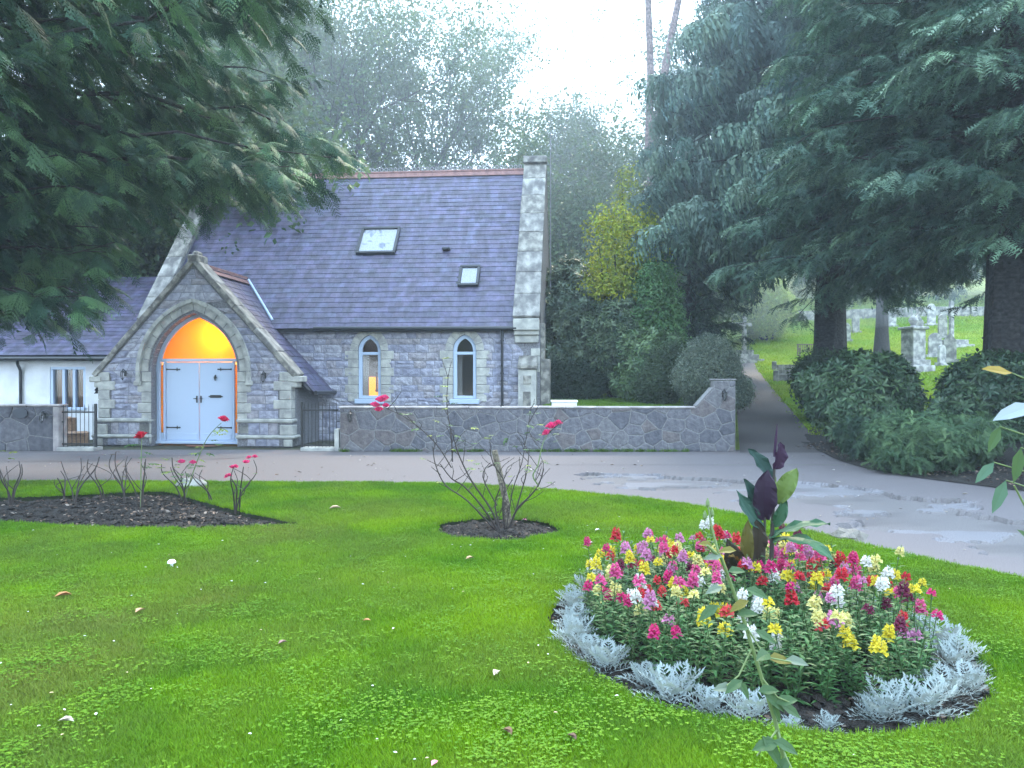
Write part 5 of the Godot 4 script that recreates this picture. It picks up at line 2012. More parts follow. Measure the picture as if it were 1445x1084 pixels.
func shrubs() -> void:
	rng.seed = 900
	var wh := [leaf_whorl(51, 11, 0.19, 0.062), leaf_whorl(52, 12, 0.165, 0.055)]
	var sm := [leaf_clump(53, 22, 0.06, 0.035, 0.15), leaf_clump(54, 22, 0.055, 0.035, 0.16)]
	var md := [leaf_clump(55, 16, 0.11, 0.065, 0.24), leaf_clump(56, 16, 0.12, 0.06, 0.26)]
	var nd := [needle_spray(57, 0.34), needle_spray(58, 0.3)]
	var big := [leaf_clump(59, 14, 0.26, 0.15, 0.42)]
	var D0 := Color(0.028, 0.06, 0.032)
	var D1 := Color(0.06, 0.11, 0.05)
	# right of the chapel
	bush("rhododendron", "tall rhododendron filling the corner beside the chapel buttress", Vector3(1.95, 0.95, -23.9), Vector3(2.9, 4.6, 2.4), 3000, wh, M.glossy_leaf, Color(0.05, 0.09, 0.055), Color(0.24, 0.31, 0.2), 8, 1, "shrub")
	bush("rhododendron", "lower rhododendron between the chapel shrub and the laurel", Vector3(3.2, 0.95, -22.9), Vector3(1.9, 3.4, 1.8), 1800, wh, M.glossy_leaf, Color(0.045, 0.085, 0.05), Color(0.2, 0.28, 0.15), 6, 2, "shrub")
	bush("laurel_bush", "glossy laurel with its branches reaching the garden grass", Vector3(3.9, 0.95, -21.0), Vector3(2.0, 2.1, 1.6), 1900, wh, M.glossy_leaf, Color(0.06, 0.12, 0.05), Color(0.16, 0.25, 0.1), 6, 3, "shrub")
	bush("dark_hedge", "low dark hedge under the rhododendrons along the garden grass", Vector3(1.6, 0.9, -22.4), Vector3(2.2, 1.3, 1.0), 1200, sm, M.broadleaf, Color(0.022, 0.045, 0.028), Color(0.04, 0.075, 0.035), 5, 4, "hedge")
	bush("yellow_shrub", "yellow-green sapling glowing above the rhododendrons", Vector3(3.3, 0.95, -23.2), Vector3(2.7, 6.2, 1.8), 420, md, M.broadleaf, Color(0.24, 0.32, 0.03), Color(0.42, 0.42, 0.05), 14, 5, "shrub", "", 0.5)
	bush("yellow_sapling", "slim yellow-green sapling beside the pink pine stems", Vector3(4.1, 1.1, -26.0), Vector3(1.3, 8.2, 1.2), 300, md, M.broadleaf, Color(0.2, 0.28, 0.04), Color(0.36, 0.38, 0.06), 9, 21, "sapling", "", 0.5)
	bush("bright_shrub", "bright mid-green feathery shrub beside the dark conifer", Vector3(4.3, 0.95, -22.6), Vector3(1.6, 4.4, 1.4), 1400, md, M.broadleaf, Color(0.08, 0.19, 0.07), Color(0.15, 0.28, 0.1), 7, 6, "shrub")
	bush("clipped_bush", "clipped round grey-green bush behind the wall's pier", Vector3(4.95, 0.75, -19.3), Vector3(1.7, 1.95, 1.6), 3000, sm, M.broadleaf, Color(0.12, 0.16, 0.12), Color(0.22, 0.26, 0.2), 2, 7)
	bush("trailing_shrub", "straggling shrub between the laurel and the clipped bush", Vector3(3.95, 0.85, -20.2), Vector3(1.0, 1.7, 1.0), 900, sm, M.broadleaf, Color(0.05, 0.085, 0.045), Color(0.09, 0.13, 0.065), 4, 8, "shrub")
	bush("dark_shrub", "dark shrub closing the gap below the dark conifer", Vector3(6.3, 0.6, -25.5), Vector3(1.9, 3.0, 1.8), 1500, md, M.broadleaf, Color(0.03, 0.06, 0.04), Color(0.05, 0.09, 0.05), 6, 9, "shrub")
	bush("roadside_shrub", "mid-green shrub where the path bends behind the clipped bush", Vector3(7.2, 0.9, -31.5), Vector3(1.9, 4.2, 1.9), 1400, md, M.broadleaf, Color(0.04, 0.085, 0.04), Color(0.07, 0.12, 0.05), 6, 10, "shrub")
	bush("yellow_shrub", "sunlit lime shrub on the cemetery grass", Vector3(20.5, hill(20.5, 62.0), -62.0), Vector3(4.4, 5.4, 3.6), 1300, big, M.broadleaf, Color(0.26, 0.38, 0.05), Color(0.42, 0.5, 0.09), 7, 11, "shrub")
	# right of the path
	bush("laurel_hedge", "rounded glossy laurel hedge at the corner of the path", Vector3(7.75, 0.05, -16.8), Vector3(2.7, 2.25, 2.2), 2900, wh, M.glossy_leaf, Color(0.04, 0.095, 0.045), Color(0.12, 0.2, 0.09), 6, 12, "hedge")
	bush("laurel_hedge", "taller dark laurel hedge before the yew trunk", Vector3(9.7, 0.2, -15.6), Vector3(2.3, 2.0, 2.0), 2300, wh, M.glossy_leaf, Color(0.035, 0.08, 0.045), Color(0.1, 0.17, 0.08), 6, 13, "hedge")
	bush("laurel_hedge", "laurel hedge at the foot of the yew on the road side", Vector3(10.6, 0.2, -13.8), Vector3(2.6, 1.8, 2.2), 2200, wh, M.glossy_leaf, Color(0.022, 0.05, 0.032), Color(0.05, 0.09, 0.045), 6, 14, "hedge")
	bush("feathery_shrub", "low feathery evergreen spreading over the bed's edge", Vector3(7.35, 0.05, -13.2), Vector3(2.0, 1.0, 1.5), 2400, nd, M.conifer, Color(0.05, 0.11, 0.055), Color(0.13, 0.21, 0.09), 6, 15, "shrub")
	bush("feathery_shrub", "small feathery evergreen at the corner of the laurel hedge", Vector3(7.0, 0.05, -15.0), Vector3(1.1, 0.8, 0.9), 900, nd, M.conifer, Color(0.03, 0.065, 0.045), Color(0.06, 0.11, 0.055), 4, 16, "shrub")
	bush("leafy_shrub", "leafy shrub at the road edge beyond the feathery evergreen", Vector3(8.3, 0.1, -11.2), Vector3(1.5, 1.5, 1.3), 1100, wh, M.glossy_leaf, Color(0.035, 0.075, 0.04), Color(0.07, 0.13, 0.05), 5, 17, "shrub")
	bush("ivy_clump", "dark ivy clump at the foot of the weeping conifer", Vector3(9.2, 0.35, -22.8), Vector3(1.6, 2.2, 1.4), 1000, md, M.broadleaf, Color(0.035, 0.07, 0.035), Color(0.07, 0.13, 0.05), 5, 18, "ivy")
	# undergrowth on the hill behind the chapel
	var ux := []
	var uc := []
	for i in 5200:
		var x := rng.randf_range(-24.0, 9.0)
		var d := rng.randf_range(29.5, 55.0)
		if x > 5.0 and d < 33.0: continue
		ux.append(Transform3D(Basis.from_euler(Vector3(rng.randf() * 3, rng.randf() * TAU, 0)) * rng.randf_range(1.4, 2.6), Vector3(x, hill(x, d) + rng.randf_range(0.0, 2.6) * (0.5 + 0.5 * noise.get_noise_2d(x * 12.0, d * 12.0)), -d)))
		uc.append(jitter(Color(0.05, 0.09, 0.04).lerp(Color(0.1, 0.15, 0.05), rng.randf()), 0.2))
	var uo := many(self, "undergrowth", md[0], M.broadleaf, ux, uc)
	tag(uo, "tangled leafy undergrowth on the hill behind the chapel", "undergrowth")
	# leaf litter under the right-hand shrubs, weeds along the wall foot
	ux = []
	uc = []
	for i in 2600:
		var d := rng.randf_range(10.4, 18.5)
		var x := rng.randf_range(6.4, 11.5)
		if x < 6.6 + 0.35 * maxf(0.0, 13.0 - d) : continue
		var z := rng.randf_range(0.03, 0.08)
		ux.append(Transform3D(Basis.from_euler(Vector3(rng.randf_range(-0.5, 0.5), rng.randf() * TAU, rng.randf_range(-0.5, 0.5))) * z, Vector3(x, 0.06 + 0.12 * clampf(x - 7.0, 0, 2), -d)))
		uc.append(jitter(Color(0.14, 0.10, 0.075), 0.5))
	tag(many(self, "leaf_litter", dead_leaf_mesh(), M.tint, ux, uc), "brown fallen leaves under the shrubs beside the path", "leaf litter")
	ux = []
	uc = []
	for i in 420:
		var x := rng.randf_range(-3.8, 5.0)
		if noise.get_noise_2d(x * 30.0, 5.0) < -0.05: continue
		ux.append(Transform3D(Basis(Vector3.UP, rng.randf() * TAU) * rng.randf_range(0.8, 1.8), Vector3(x, 0.002, -17.13 + rng.randf() * 0.06)))
		uc.append(jitter(Color(0.09, 0.17, 0.03), 0.3))
	tag(many(self, "wall_weeds", turf_tuft(61, 14, 0.04, 0.05, 0.008), M.grass, ux, uc), "small weeds growing along the foot of the garden wall", "weeds")


# ------------------------------------------------------------------ bedding plants
const BLOOMS := {
	"scarlet": Color(0.50, 0.010, 0.030), "coral": Color(0.56, 0.045, 0.055), "magenta": Color(0.52, 0.012, 0.15), "rose pink": Color(0.58, 0.07, 0.24),
	"pale lilac pink": Color(0.52, 0.20, 0.38), "bright yellow": Color(0.62, 0.52, 0.03), "cream yellow": Color(0.62, 0.58, 0.22), "white": Color(0.66, 0.66, 0.64), "dark maroon": Color(0.13, 0.004, 0.045)}


func snapdragon_leaves(sd: int) -> Array:
	var m := Mb.new()
	var r := RandomNumberGenerator.new()
	r.seed = sd
	var tops := []
	for s in 4:
		var a := TAU * s / 4 + r.randf()
		var h := r.randf_range(0.30, 0.42) * (1.0 if s < 2 else 0.85)
		var lean := Vector3(cos(a), 0, sin(a)) * r.randf_range(0.04, 0.09)
		m.col = Color(0.07, 0.13, 0.045)
		m.tube([Vector3.ZERO, lean * 0.5 + Vector3.UP * h * 0.5, lean + Vector3.UP * h], [0.003, 0.0025, 0.002], 4, false)
		tops.append(lean + Vector3.UP * h)
		for k in 24:
			var t := (k + 0.5) / 24.0
			var p := (lean * t).lerp(lean * t, 1.0) + Vector3.UP * h * t
			var b := k * 2.4 + r.randf()
			var d := Vector3(cos(b), r.randf_range(0.15, 0.7), sin(b)).normalized()
			var g := r.randf_range(0.75, 1.25)
			m.col = Color(0.065 * g, 0.165 * g, 0.055 * g)
			m.leaf4(p, d, Vector3.UP, r.randf_range(0.055, 0.085) * (1.15 - 0.5 * t), r.randf_range(0.013, 0.019), 0.15, 0.25)
	return [m.mesh(), tops]


func snapdragon_bloom(sd: int, c: Color, n: int) -> ArrayMesh:       # spike of two-lipped florets, base at the origin
	var m := Mb.new()
	var r := RandomNumberGenerator.new()
	r.seed = sd
	var len := 0.0046 * n + 0.01
	m.col = Color(0.08, 0.15, 0.05)
	m.tube([Vector3.ZERO, Vector3(0, len + 0.025, 0)], [0.002, 0.001], 4, false)
	for i in n:
		var t := float(i) / n
		var a := i * 2.399
		var y := len * t
		var s := lerpf(1.45, 0.75, t * t) * r.randf_range(0.85, 1.15)
		var d := Vector3(cos(a), 0.12, sin(a)).normalized()
		var sd2 := Vector3(-sin(a), 0, cos(a))
		var b := Vector3(0, y, 0) + d * 0.006
		var f := b + d * 0.013 * s
		var g := r.randf_range(0.82, 1.15)
		m.col = Color(minf(c.r * g, 0.85), minf(c.g * g, 0.85), minf(c.b * g, 0.85))
		for e in [-1.0, 1.0]:           # upper lip of two lobes
			var q: Vector3 = f + Vector3.UP * 0.013 * s + sd2 * e * 0.009 * s + d * 0.004 * s
			m.tri(b, f + sd2 * e * 0.009 * s, q)
			m.tri(b, q, f + Vector3.UP * 0.006 * s)
		var lo := f + d * 0.010 * s - Vector3.UP * 0.009 * s
		for e in [-1.0, 0.0, 1.0]:      # puffed lower lip
			var q: Vector3 = lo + sd2 * e * 0.011 * s - Vector3.UP * 0.003 * absf(e) * s
			m.tri(b - Vector3.UP * 0.003, q + sd2 * 0.006 * s, f + d * 0.007 * s)
			m.tri(b - Vector3.UP * 0.003, f + d * 0.007 * s, q - sd2 * 0.006 * s)
			m.tri(q + sd2 * 0.006 * s, q - sd2 * 0.006 * s, f + d * 0.008 * s + Vector3.UP * 0.002 * s)
	m.col = Color(0.12, 0.2, 0.06)
	for i in 6:
		var a := i * 2.4
		m.leaf(Vector3(0, len + 0.003 * i, 0), Vector3(cos(a), 1.0, sin(a)).normalized(), Vector3.UP, 0.012, 0.006)
	return m.mesh()


func silver_plant(sd: int) -> ArrayMesh:
	var m := Mb.new()
	var r := RandomNumberGenerator.new()
	r.seed = sd
	for i in 17:
		var t := i / 17.0
		var a := i * 2.399 + r.randf_range(-0.3, 0.3)
		var lift := lerpf(0.15, 1.9, t) + r.randf_range(-0.1, 0.2)
		var d := Vector3(cos(a), lift, sin(a)).normalized()
		var l := r.randf_range(0.12, 0.2)
		var base := Vector3(cos(a), 0, sin(a)) * 0.015 + Vector3.UP * lerpf(0.01, 0.07, t)
		var side := d.cross(Vector3.UP).normalized()
		var up := side.cross(d).normalized()
		var g := r.randf_range(0.85, 1.1)
		m.col = Color(0.33 * g, 0.385 * g, 0.385 * g)
		var prev := base
		for k in 6:
			var u := (k + 1) / 6.0
			var p := base + d * l * u - Vector3.UP * l * 0.28 * u * u
			m.tri(prev - side * 0.0025, prev + side * 0.0025, p)
			var ll := l * 0.36 * sin(PI * (0.22 + u * 0.68))
			for s in [-1.0, 1.0]:
				var ld: Vector3 = (side * s + d * 0.75 + up * 0.25).normalized()
				m.leaf(p, ld, up, ll, 0.008, 0.1)
				m.leaf(p + ld * ll * 0.45, (ld + d * 0.8).normalized(), up, ll * 0.62, 0.009, 0.1)
				m.leaf(p + ld * ll * 0.45, (ld - d * 0.5).normalized(), up, ll * 0.5, 0.008, 0.1)
			prev = p
		m.leaf(prev, (d - Vector3.UP * 0.2).normalized(), up, l * 0.2, 0.012, 0.1)
	return m.mesh()


func canna_leaf(m: Mb, a: Vector3, b: Vector3, c: Vector3, w: float, face_dir: Vector3, fold := 0.25) -> void:
	var n := 9
	var rows := []
	for k in n + 1:
		var t := float(k) / n
		var p := a.lerp(b, t).lerp(b.lerp(c, t), t)
		var tan := ((b - a).lerp(c - b, t)).normalized()
		var s := tan.cross(face_dir).normalized()
		var nn := s.cross(tan).normalized()
		var ww := w * 0.5 * pow(sin(PI * clampf(0.06 + 0.94 * t, 0, 1)), 0.75) * (1.0 if t < 0.97 else 0.2)
		var wob := 0.012 * sin(t * 17.0 + a.x * 40.0)
		rows.append([p + s * ww + nn * (fold * ww + wob), p + s * ww * 0.5 + nn * fold * ww * 0.35, p, p - s * ww * 0.5 + nn * fold * ww * 0.35, p - s * ww + nn * (fold * ww - wob)])
	for k in n:
		for j in 4:
			m.face([rows[k][j], rows[k][j + 1], rows[k + 1][j + 1], rows[k + 1][j]], face_dir)


func round_bed() -> void:
	rng.seed = 4242
	var bed: PackedVector2Array = beds[2]
	var c := Vector2(1.4, 4.72)
	bed_soil("round_flower_bed", bed, c, 0.065, 4200, "round bed of dark soil cut into the lawn, full of snapdragons", 120)
	# silver-leaved border
	var sil := [silver_plant(1), silver_plant(2), silver_plant(3), silver_plant(4)]
	var n := 37
	for k in n:
		var a := TAU * k / n + rng.randf_range(-0.04, 0.04)
		var e := bed[posmod(int(round(a / TAU * bed.size())), bed.size())]
		var p := c.lerp(e, rng.randf_range(0.82, 0.9))
		var s := rng.randf_range(0.75, 1.15) * (0.55 if k in [26, 27] else 1.0)
		var o := thing("silver_ragwort", "silver-leaved lacy plant edging the round flower bed", "plant", Vector3(p.x, 0.03, -p.y), rng.randf() * TAU, "silver-leaved edging plants")
		part(o, "leaves", sil[k % 4], M.silver, Transform3D(Basis.from_scale(Vector3.ONE * s), Vector3.ZERO))
	# snapdragons
	var fol := []
	for k in 5:
		fol.append(snapdragon_leaves(100 + k))
	var bl := {}
	var keys := BLOOMS.keys()
	for i in keys.size():
		bl[keys[i]] = [snapdragon_bloom(200 + i, BLOOMS[keys[i]], 17), snapdragon_bloom(300 + i, BLOOMS[keys[i]], 12), snapdragon_bloom(400 + i, BLOOMS[keys[i]], 8)]
	var spots := []
	var tries := 0
	while spots.size() < 235 and tries < 9000:
		tries += 1
		var p := c + Vector2(rng.randf_range(-1.3, 1.3), rng.randf_range(-1.5, 1.5))
		var q := c + (p - c) / 0.77
		if not Geometry2D.is_point_in_polygon(q, bed) or p.distance_to(Vector2(1.5, 4.75)) < 0.12:
			continue
		var ok := true
		for s in spots:
			if p.distance_to(s) < 0.1:
				ok = false
				break
		if ok: spots.append(p)
	var mix := ["scarlet", "scarlet", "coral", "magenta", "magenta", "rose pink", "rose pink", "rose pink", "pale lilac pink", "pale lilac pink", "bright yellow", "bright yellow", "bright yellow", "cream yellow", "cream yellow", "white", "white", "dark maroon"]
	var deal := []
	for p in spots:
		if deal.is_empty():
			deal = mix.duplicate()
		var kind: String = deal.pop_at(rng.randi() % deal.size())
		var edge: float = (p - c).length()
		var s := rng.randf_range(0.8, 1.18) * (1.12 - 0.12 * edge)
		var o := thing("snapdragon", "snapdragon with %s flower spikes in the round bed" % kind, "flower", Vector3(p.x, 0.045, -p.y), rng.randf() * TAU, "snapdragons in the round bed")
		var v := rng.randi() % 5
		part(o, "leaves", fol[v][0], M.broadleaf, Transform3D(Basis.from_scale(Vector3.ONE * s), Vector3.ZERO))
		var cnt := (1 if rng.randf() < 0.95 else 0) + (1 if rng.randf() < 0.5 else 0)
		if p.y < c.y - 0.75 and rng.randf() < 0.5:
			cnt = 0
		for k in cnt:
			var b: ArrayMesh = bl[kind][rng.randi() % 3]
			var bs := rng.randf_range(0.62, 0.98)
			part(o, "flower_spike", b, M.petal, Transform3D(Basis.from_euler(Vector3(rng.randf_range(-0.2, 0.2), rng.randf() * TAU, rng.randf_range(-0.2, 0.2))) * bs, fol[v][1][k] * s - Vector3.UP * 0.012))
	# canna in the middle
	var o := thing("canna", "tall canna with purple and green paddle leaves amid the snapdragons", "plant", Vector3(1.5, 0.05, -4.75))
	var D := 228.0
	var at := func(x: float, y: float, z: float) -> Vector3:
		return Vector3((x - 1065.0) / D, 1.55 - (y - 535.0) / D, z)
	var st := Mb.new()
	st.tube([Vector3(0.09, 0, 0), at.call(1089, 786, 0.0), at.call(1091, 720, 0.0), at.call(1093, 657, 0.0)], [0.016, 0.015, 0.012, 0.008], 7)
	st.tube([Vector3(0.05, 0, 0.05), at.call(1074, 781, 0.05), at.call(1076, 722, 0.05)], [0.014, 0.013, 0.008], 7)
	st.tube([Vector3(-0.06, 0, 0.06), at.call(1052, 790, 0.06), at.call(1054, 760, 0.06)], [0.013, 0.012, 0.008], 7)
	part(o, "stem", st, M.tint).material_override = mt("canna_stem", lin(0.035, 0.03, 0.028), 0.4)
	var F := Vector3(0, 0.1, 1)
	var U := Vector3(0, 1, 0.35)
	var purple := Color(0.026, 0.012, 0.028)
	var bronze := Color(0.035, 0.028, 0.022)
	var green := Color(0.035, 0.09, 0.045)
	var lime := Color(0.16, 0.24, 0.05)
	var dark := Color(0.022, 0.05, 0.04)
	for q in [
			[1092, 658, 0.0, 1098, 640, 0.03, 1100, 619, 0.01, 20, Vector3(0.3, 0, 1), purple * 1.5, 0.7],
			[1076, 727, 0.05, 1066, 690, 0.12, 1078, 656, 0.08, 34, F, purple, 0.35],
			[1091, 680, 0.0, 1082, 650, -0.04, 1060, 630, -0.06, 20, Vector3(0.25, 0.3, 1), dark, 0.4],
			[1083, 718, 0.0, 1062, 706, 0.08, 1044, 668, 0.1, 26, Vector3(0.2, 0.3, 1), dark, 0.35],
			[1074, 740, 0.05, 1050, 720, 0.12, 1030, 682, 0.14, 22, Vector3(0.25, 0.4, 0.9), dark * 1.5, 0.3],
			[1096, 706, 0.0, 1104, 680, 0.06, 1125, 656, 0.0, 26, Vector3(-0.4, 0.2, 1), lime * 0.55, 0.25],
			[1093, 712, -0.02, 1092, 690, -0.08, 1099, 666, -0.1, 20, F, lime, 0.2],
			[1090, 738, 0.0, 1100, 725, 0.06, 1107, 696, 0.02, 17, Vector3(-0.3, 0.2, 1), green, 0.3],
			[1086, 754, 0.0, 1120, 728, 0.10, 1157, 728, 0.16, 24, U, green, 0.22],
			[1090, 758, 0.02, 1128, 738, 0.16, 1156, 778, 0.26, 25, U, green * 1.25, 0.2],
			[1052, 790, 0.06, 1046, 760, 0.12, 1049, 724, 0.1, 18, Vector3(-0.4, 0, 1), Color(0.09, 0.08, 0.02), 0.4],
			[1044, 802, 0.06, 1026, 785, 0.16, 1015, 747, 0.18, 30, F, bronze, 0.35],
			[1062, 786, 0.05, 1066, 750, 0.1, 1060, 724, 0.1, 24, F, bronze * 1.2, 0.4],
			[1050, 800, 0.08, 1030, 772, 0.2, 1012, 766, 0.26, 16, U, Color(0.13, 0.085, 0.02), 0.3]]:
		var m := Mb.new()
		m.col = q[11]
		canna_leaf(m, at.call(q[0], q[1], q[2]), at.call(q[3], q[4], q[5]), at.call(q[6], q[7], q[8]), q[9] / D, (q[10] as Vector3).normalized(), q[12])
		part(o, "leaf", m, M.canna)
	var sp := Mb.new()
	sp.col = purple * 1.6
	sp.tube([at.call(1093, 640, 0.0), at.call(1095, 615, 0.0), at.call(1097, 594, 0.0)], [0.008, 0.009, 0.002], 6)
	part(o, "rolled_leaf", sp, M.canna)


# ------------------------------------------------------------------ roses
func rose_leaf(m: Mb, p: Vector3, d: Vector3, s: float, c: Color) -> void:
	var side := d.cross(Vector3.UP).normalized()
	m.col = c
	for e in [[0.45, -1.0], [0.45, 1.0], [0.8, -1.0], [0.8, 1.0], [0.95, 0.0]]:
		var q: Vector3 = p + d * 0.09 * s * e[0]
		var ld: Vector3 = (side * e[1] + d * (0.5 if e[1] != 0.0 else 1.0) - Vector3.UP * 0.15).normalized()
		m.leaf4(q, ld, Vector3.UP, 0.05 * s, 0.032 * s, 0.12, 0.2)
	m.tri(p, p + d * 0.088 * s, p + d * 0.05 * s + Vector3.UP * 0.002)


func rose_bloom(sd: int, c: Color, s: float) -> Mb:
	var m := Mb.new()
	var r := RandomNumberGenerator.new()
	r.seed = sd
	for ring in 4:
		var n := [4, 5, 6, 7][ring] as int
		for k in n:
			var a := TAU * k / n + ring * 0.7 + r.randf() * 0.2
			var open := [0.1, 0.3, 0.55, 0.9][ring] as float
			var d := Vector3(cos(a) * sin(open), cos(open), sin(a) * sin(open))
			var g := r.randf_range(0.8, 1.15)
			m.col = Color(minf(c.r * g, 0.85), minf(c.g * g, 0.85), minf(c.b * g, 0.85))
			var b := Vector3(cos(a), 0, sin(a)) * 0.004 * s * ring
			var l := s * (0.030 + 0.003 * ring)
			m.leaf4(b, d, Vector3(cos(a + 0.01), 0.3, sin(a)), l, l * 0.95, -0.25, 0.12 * ring)
	return m


func rose_bush(called: String, label: String, at: Vector3, canes: Array, blooms: Array, leaves: Array, group := "") -> Node3D:
	var o := thing(called, label, "rose bush", at, 0.0, group)
	for c in canes:
		var m := Mb.new()
		var pts := []
		var rad := []
		var ctl: Array = c[0]
		var n := ctl.size()
		for i in n - 1:
			for k in 4:
				pts.append((ctl[i] as Vector3).cubic_interpolate(ctl[i + 1], ctl[maxi(i - 1, 0)], ctl[mini(i + 2, n - 1)], k / 4.0))
		pts.append(ctl[n - 1])
		for k in pts.size():
			rad.append(c[1] * (1.0 - 0.6 * k / pts.size()))
		m.tube(pts, rad, 6)
		for k in range(2, pts.size(), 2):      # thorns
			var d: Vector3 = Vector3(sin(k * 5.0), 0.2, cos(k * 5.0)).normalized()
			m.tri(pts[k] + Vector3.UP * 0.006, pts[k] - Vector3.UP * 0.006, pts[k] + d * (rad[k] + 0.009))
		part(o, "cane", m, M.green_cane if c.size() > 2 else M.cane)
	for b in blooms:
		part(o, "bloom", rose_bloom(int(b[0].x * 1000) + 7, b[1], b[2]), M.petal, Transform3D(Basis.from_euler(Vector3(rng.randf_range(-0.3, 0.6), rng.randf() * TAU, rng.randf_range(-0.4, 0.4))) * Basis.from_scale(Vector3(1.25, 1.75, 1.25)), b[0]))
	for l in leaves:
		var m := Mb.new()
		rose_leaf(m, l[0], Vector3(rng.randfn(), rng.randf_range(-0.3, 0.4), rng.randfn()).normalized(), l[1] * rng.randf_range(0.8, 1.2), jitter(l[2], 0.2))
		part(o, "leaf", m, M.broadleaf)
	return o


func roses() -> void:
	rng.seed = 555
	var gl := Color(0.07, 0.14, 0.05)
	var yl := Color(0.2, 0.26, 0.05)
	var pink := Color(0.68, 0.05, 0.2)
	var red := Color(0.5, 0.01, 0.04)
	# the rose in the small round bed; its own axes start at the foot
	var S := 139.0
	var at := func(x: float, y: float, z := 0.0) -> Vector3:
		return Vector3((x - 710.0) / S, (740.0 - y) / S, z)
	var canes := [
		[[at.call(705, 742), at.call(680, 702, 0.05), at.call(655, 672, 0.1), at.call(637, 660, 0.12), at.call(622, 640, 0.14)], 0.009],
		[[at.call(707, 742), at.call(690, 705, -0.05), at.call(664, 668, -0.08), at.call(645, 630, -0.1), at.call(636, 600, -0.1)], 0.010],
		[[at.call(636, 640, -0.1), at.call(634, 600, -0.1), at.call(628, 560, -0.1), at.call(630, 516, -0.1)], 0.006],
		[[at.call(700, 738), at.call(660, 690, 0.18), at.call(630, 668, 0.2), at.call(616, 640, 0.2), at.call(612, 615, 0.2)], 0.007],
		[[at.call(712, 742), at.call(708, 700, 0.05), at.call(711, 668, 0.06), at.call(695, 640, 0.06), at.call(690, 620, 0.06)], 0.008],
		[[at.call(708, 742), at.call(697, 705, -0.1), at.call(703, 680, -0.1), at.call(714, 655, -0.1)], 0.008],
		[[at.call(714, 742), at.call(727, 705, 0.1), at.call(745, 685, 0.14), at.call(758, 668, 0.16), at.call(765, 646, 0.16)], 0.009],
		[[at.call(716, 742), at.call(732, 690, -0.05), at.call(742, 655, -0.08), at.call(746, 622, -0.1)], 0.007],
		[[at.call(712, 742), at.call(722, 680, 0.0), at.call(735, 640, 0.0), at.call(742, 600, 0.0), at.call(748, 562, 0.0)], 0.005],
		[[at.call(757, 668, 0.16), at.call(750, 655, 0.18), at.call(757, 640, 0.18), at.call(764, 610, 0.16), at.call(776, 590, 0.14)], 0.006, 1],
		[[at.call(637, 645, 0.12), at.call(615, 610, 0.16), at.call(580, 578, 0.2), at.call(545, 560, 0.22)], 0.005],
		[[at.call(700, 700, 0.02), at.call(680, 660, 0.0), at.call(690, 640, 0.0)], 0.006]]
	var twigs := []
	for c in canes:
		c[1] *= 1.35
		var ctl: Array = c[0]
		for k in range(1, ctl.size()):
			for j in 2:
				var b: Vector3 = ctl[k - 1].lerp(ctl[k], rng.randf_range(0.4, 1.0))
				var dir := Vector3(rng.randfn() * 0.8, rng.randf_range(0.5, 1.2), rng.randfn() * 0.6).normalized()
				var l := rng.randf_range(0.1, 0.28)
				twigs.append([[b, b + dir * l * 0.5 + Vector3(rng.randfn(), 0, rng.randfn()) * 0.02, b + dir * l], 0.0042])
	canes += twigs
	var blooms := [[at.call(776, 590, 0.14), pink, 1.3], [at.call(785, 585, 0.12), pink, 1.0], [at.call(770, 598, 0.18), pink, 1.1],
		[at.call(533, 560, 0.22), pink, 1.1], [at.call(541, 553, 0.22), pink, 1.2], [at.call(547, 549, 0.24), pink, 0.9], [at.call(538, 566, 0.2), pink, 1.0], [at.call(548, 560, 0.22), pink, 0.8]]
	var leaves := []
	for q in [[630, 520], [636, 532], [634, 552], [630, 562], [622, 545], [672, 636], [680, 640], [664, 645], [700, 600], [650, 610], [660, 590], [690, 606], [745, 575], [752, 570], [742, 585], [715, 600], [770, 600], [776, 612], [784, 600], [768, 586], [560, 570], [575, 580], [556, 556], [590, 590], [760, 605], [788, 592], [640, 600]]:
		leaves.append([at.call(q[0], q[1], 0.02 * (int(q[0]) % 9) - 0.06), 0.75, yl if int(q[0]) % 3 == 0 else gl])
	for t in twigs:
		if rng.randf() < 0.5:
			leaves.append([t[0][2], 0.7, yl if rng.randf() < 0.3 else gl])
	rose_bush("rose_bush", "sparse straggling rose bush tied to a stake in the small round bed", Vector3(-0.08, 0.05, -7.8), canes, blooms, leaves)
	var sk := Mb.new()
	sk.tube([Vector3(0.04, -0.05, 0), Vector3(0.0, 0.3, 0), Vector3(-0.12, 0.83, 0)], [0.036, 0.034, 0.03], 8)
	var so := part(self, "wooden_stake", sk, M.wood, Transform3D(Basis.IDENTITY, Vector3(-0.06, 0.06, -7.86)))
	tag(so, "weathered leaning wooden stake beside the straggling rose", "stake")
	# left bed: bare pruned bushes, a few in flower
	var list := [
		[-6.05, 9.3, 0.62, 4, 0, "bare pruned rose bush with yellowing top leaves beside the bed's far end"],
		[-5.6, 9.6, 0.4, 2, 0, "short bare rose stump with a single fork"],
		[-5.35, 9.35, 0.62, 3, 0, "bare pruned rose bush with three stiff canes"],
		[-5.05, 9.5, 0.66, 2, 0, "bare forked rose with two canes like a letter Y"],
		[-4.75, 9.45, 0.68, 3, 1, "pruned rose bush with a few withered brown leaves"],
		[-4.35, 9.0, 0.82, 3, 2, "rose bush with one tall deep red bloom"],
		[-4.15, 9.7, 0.6, 4, 3, "leafy rose bush with two small pink blooms and a tall arching cane"],
		[-3.75, 9.6, 0.5, 2, 0, "bare rose with two thin twisted canes"],
		[-3.2, 8.95, 0.62, 4, 4, "upright rose bush topped with a cluster of little pink blooms"]]
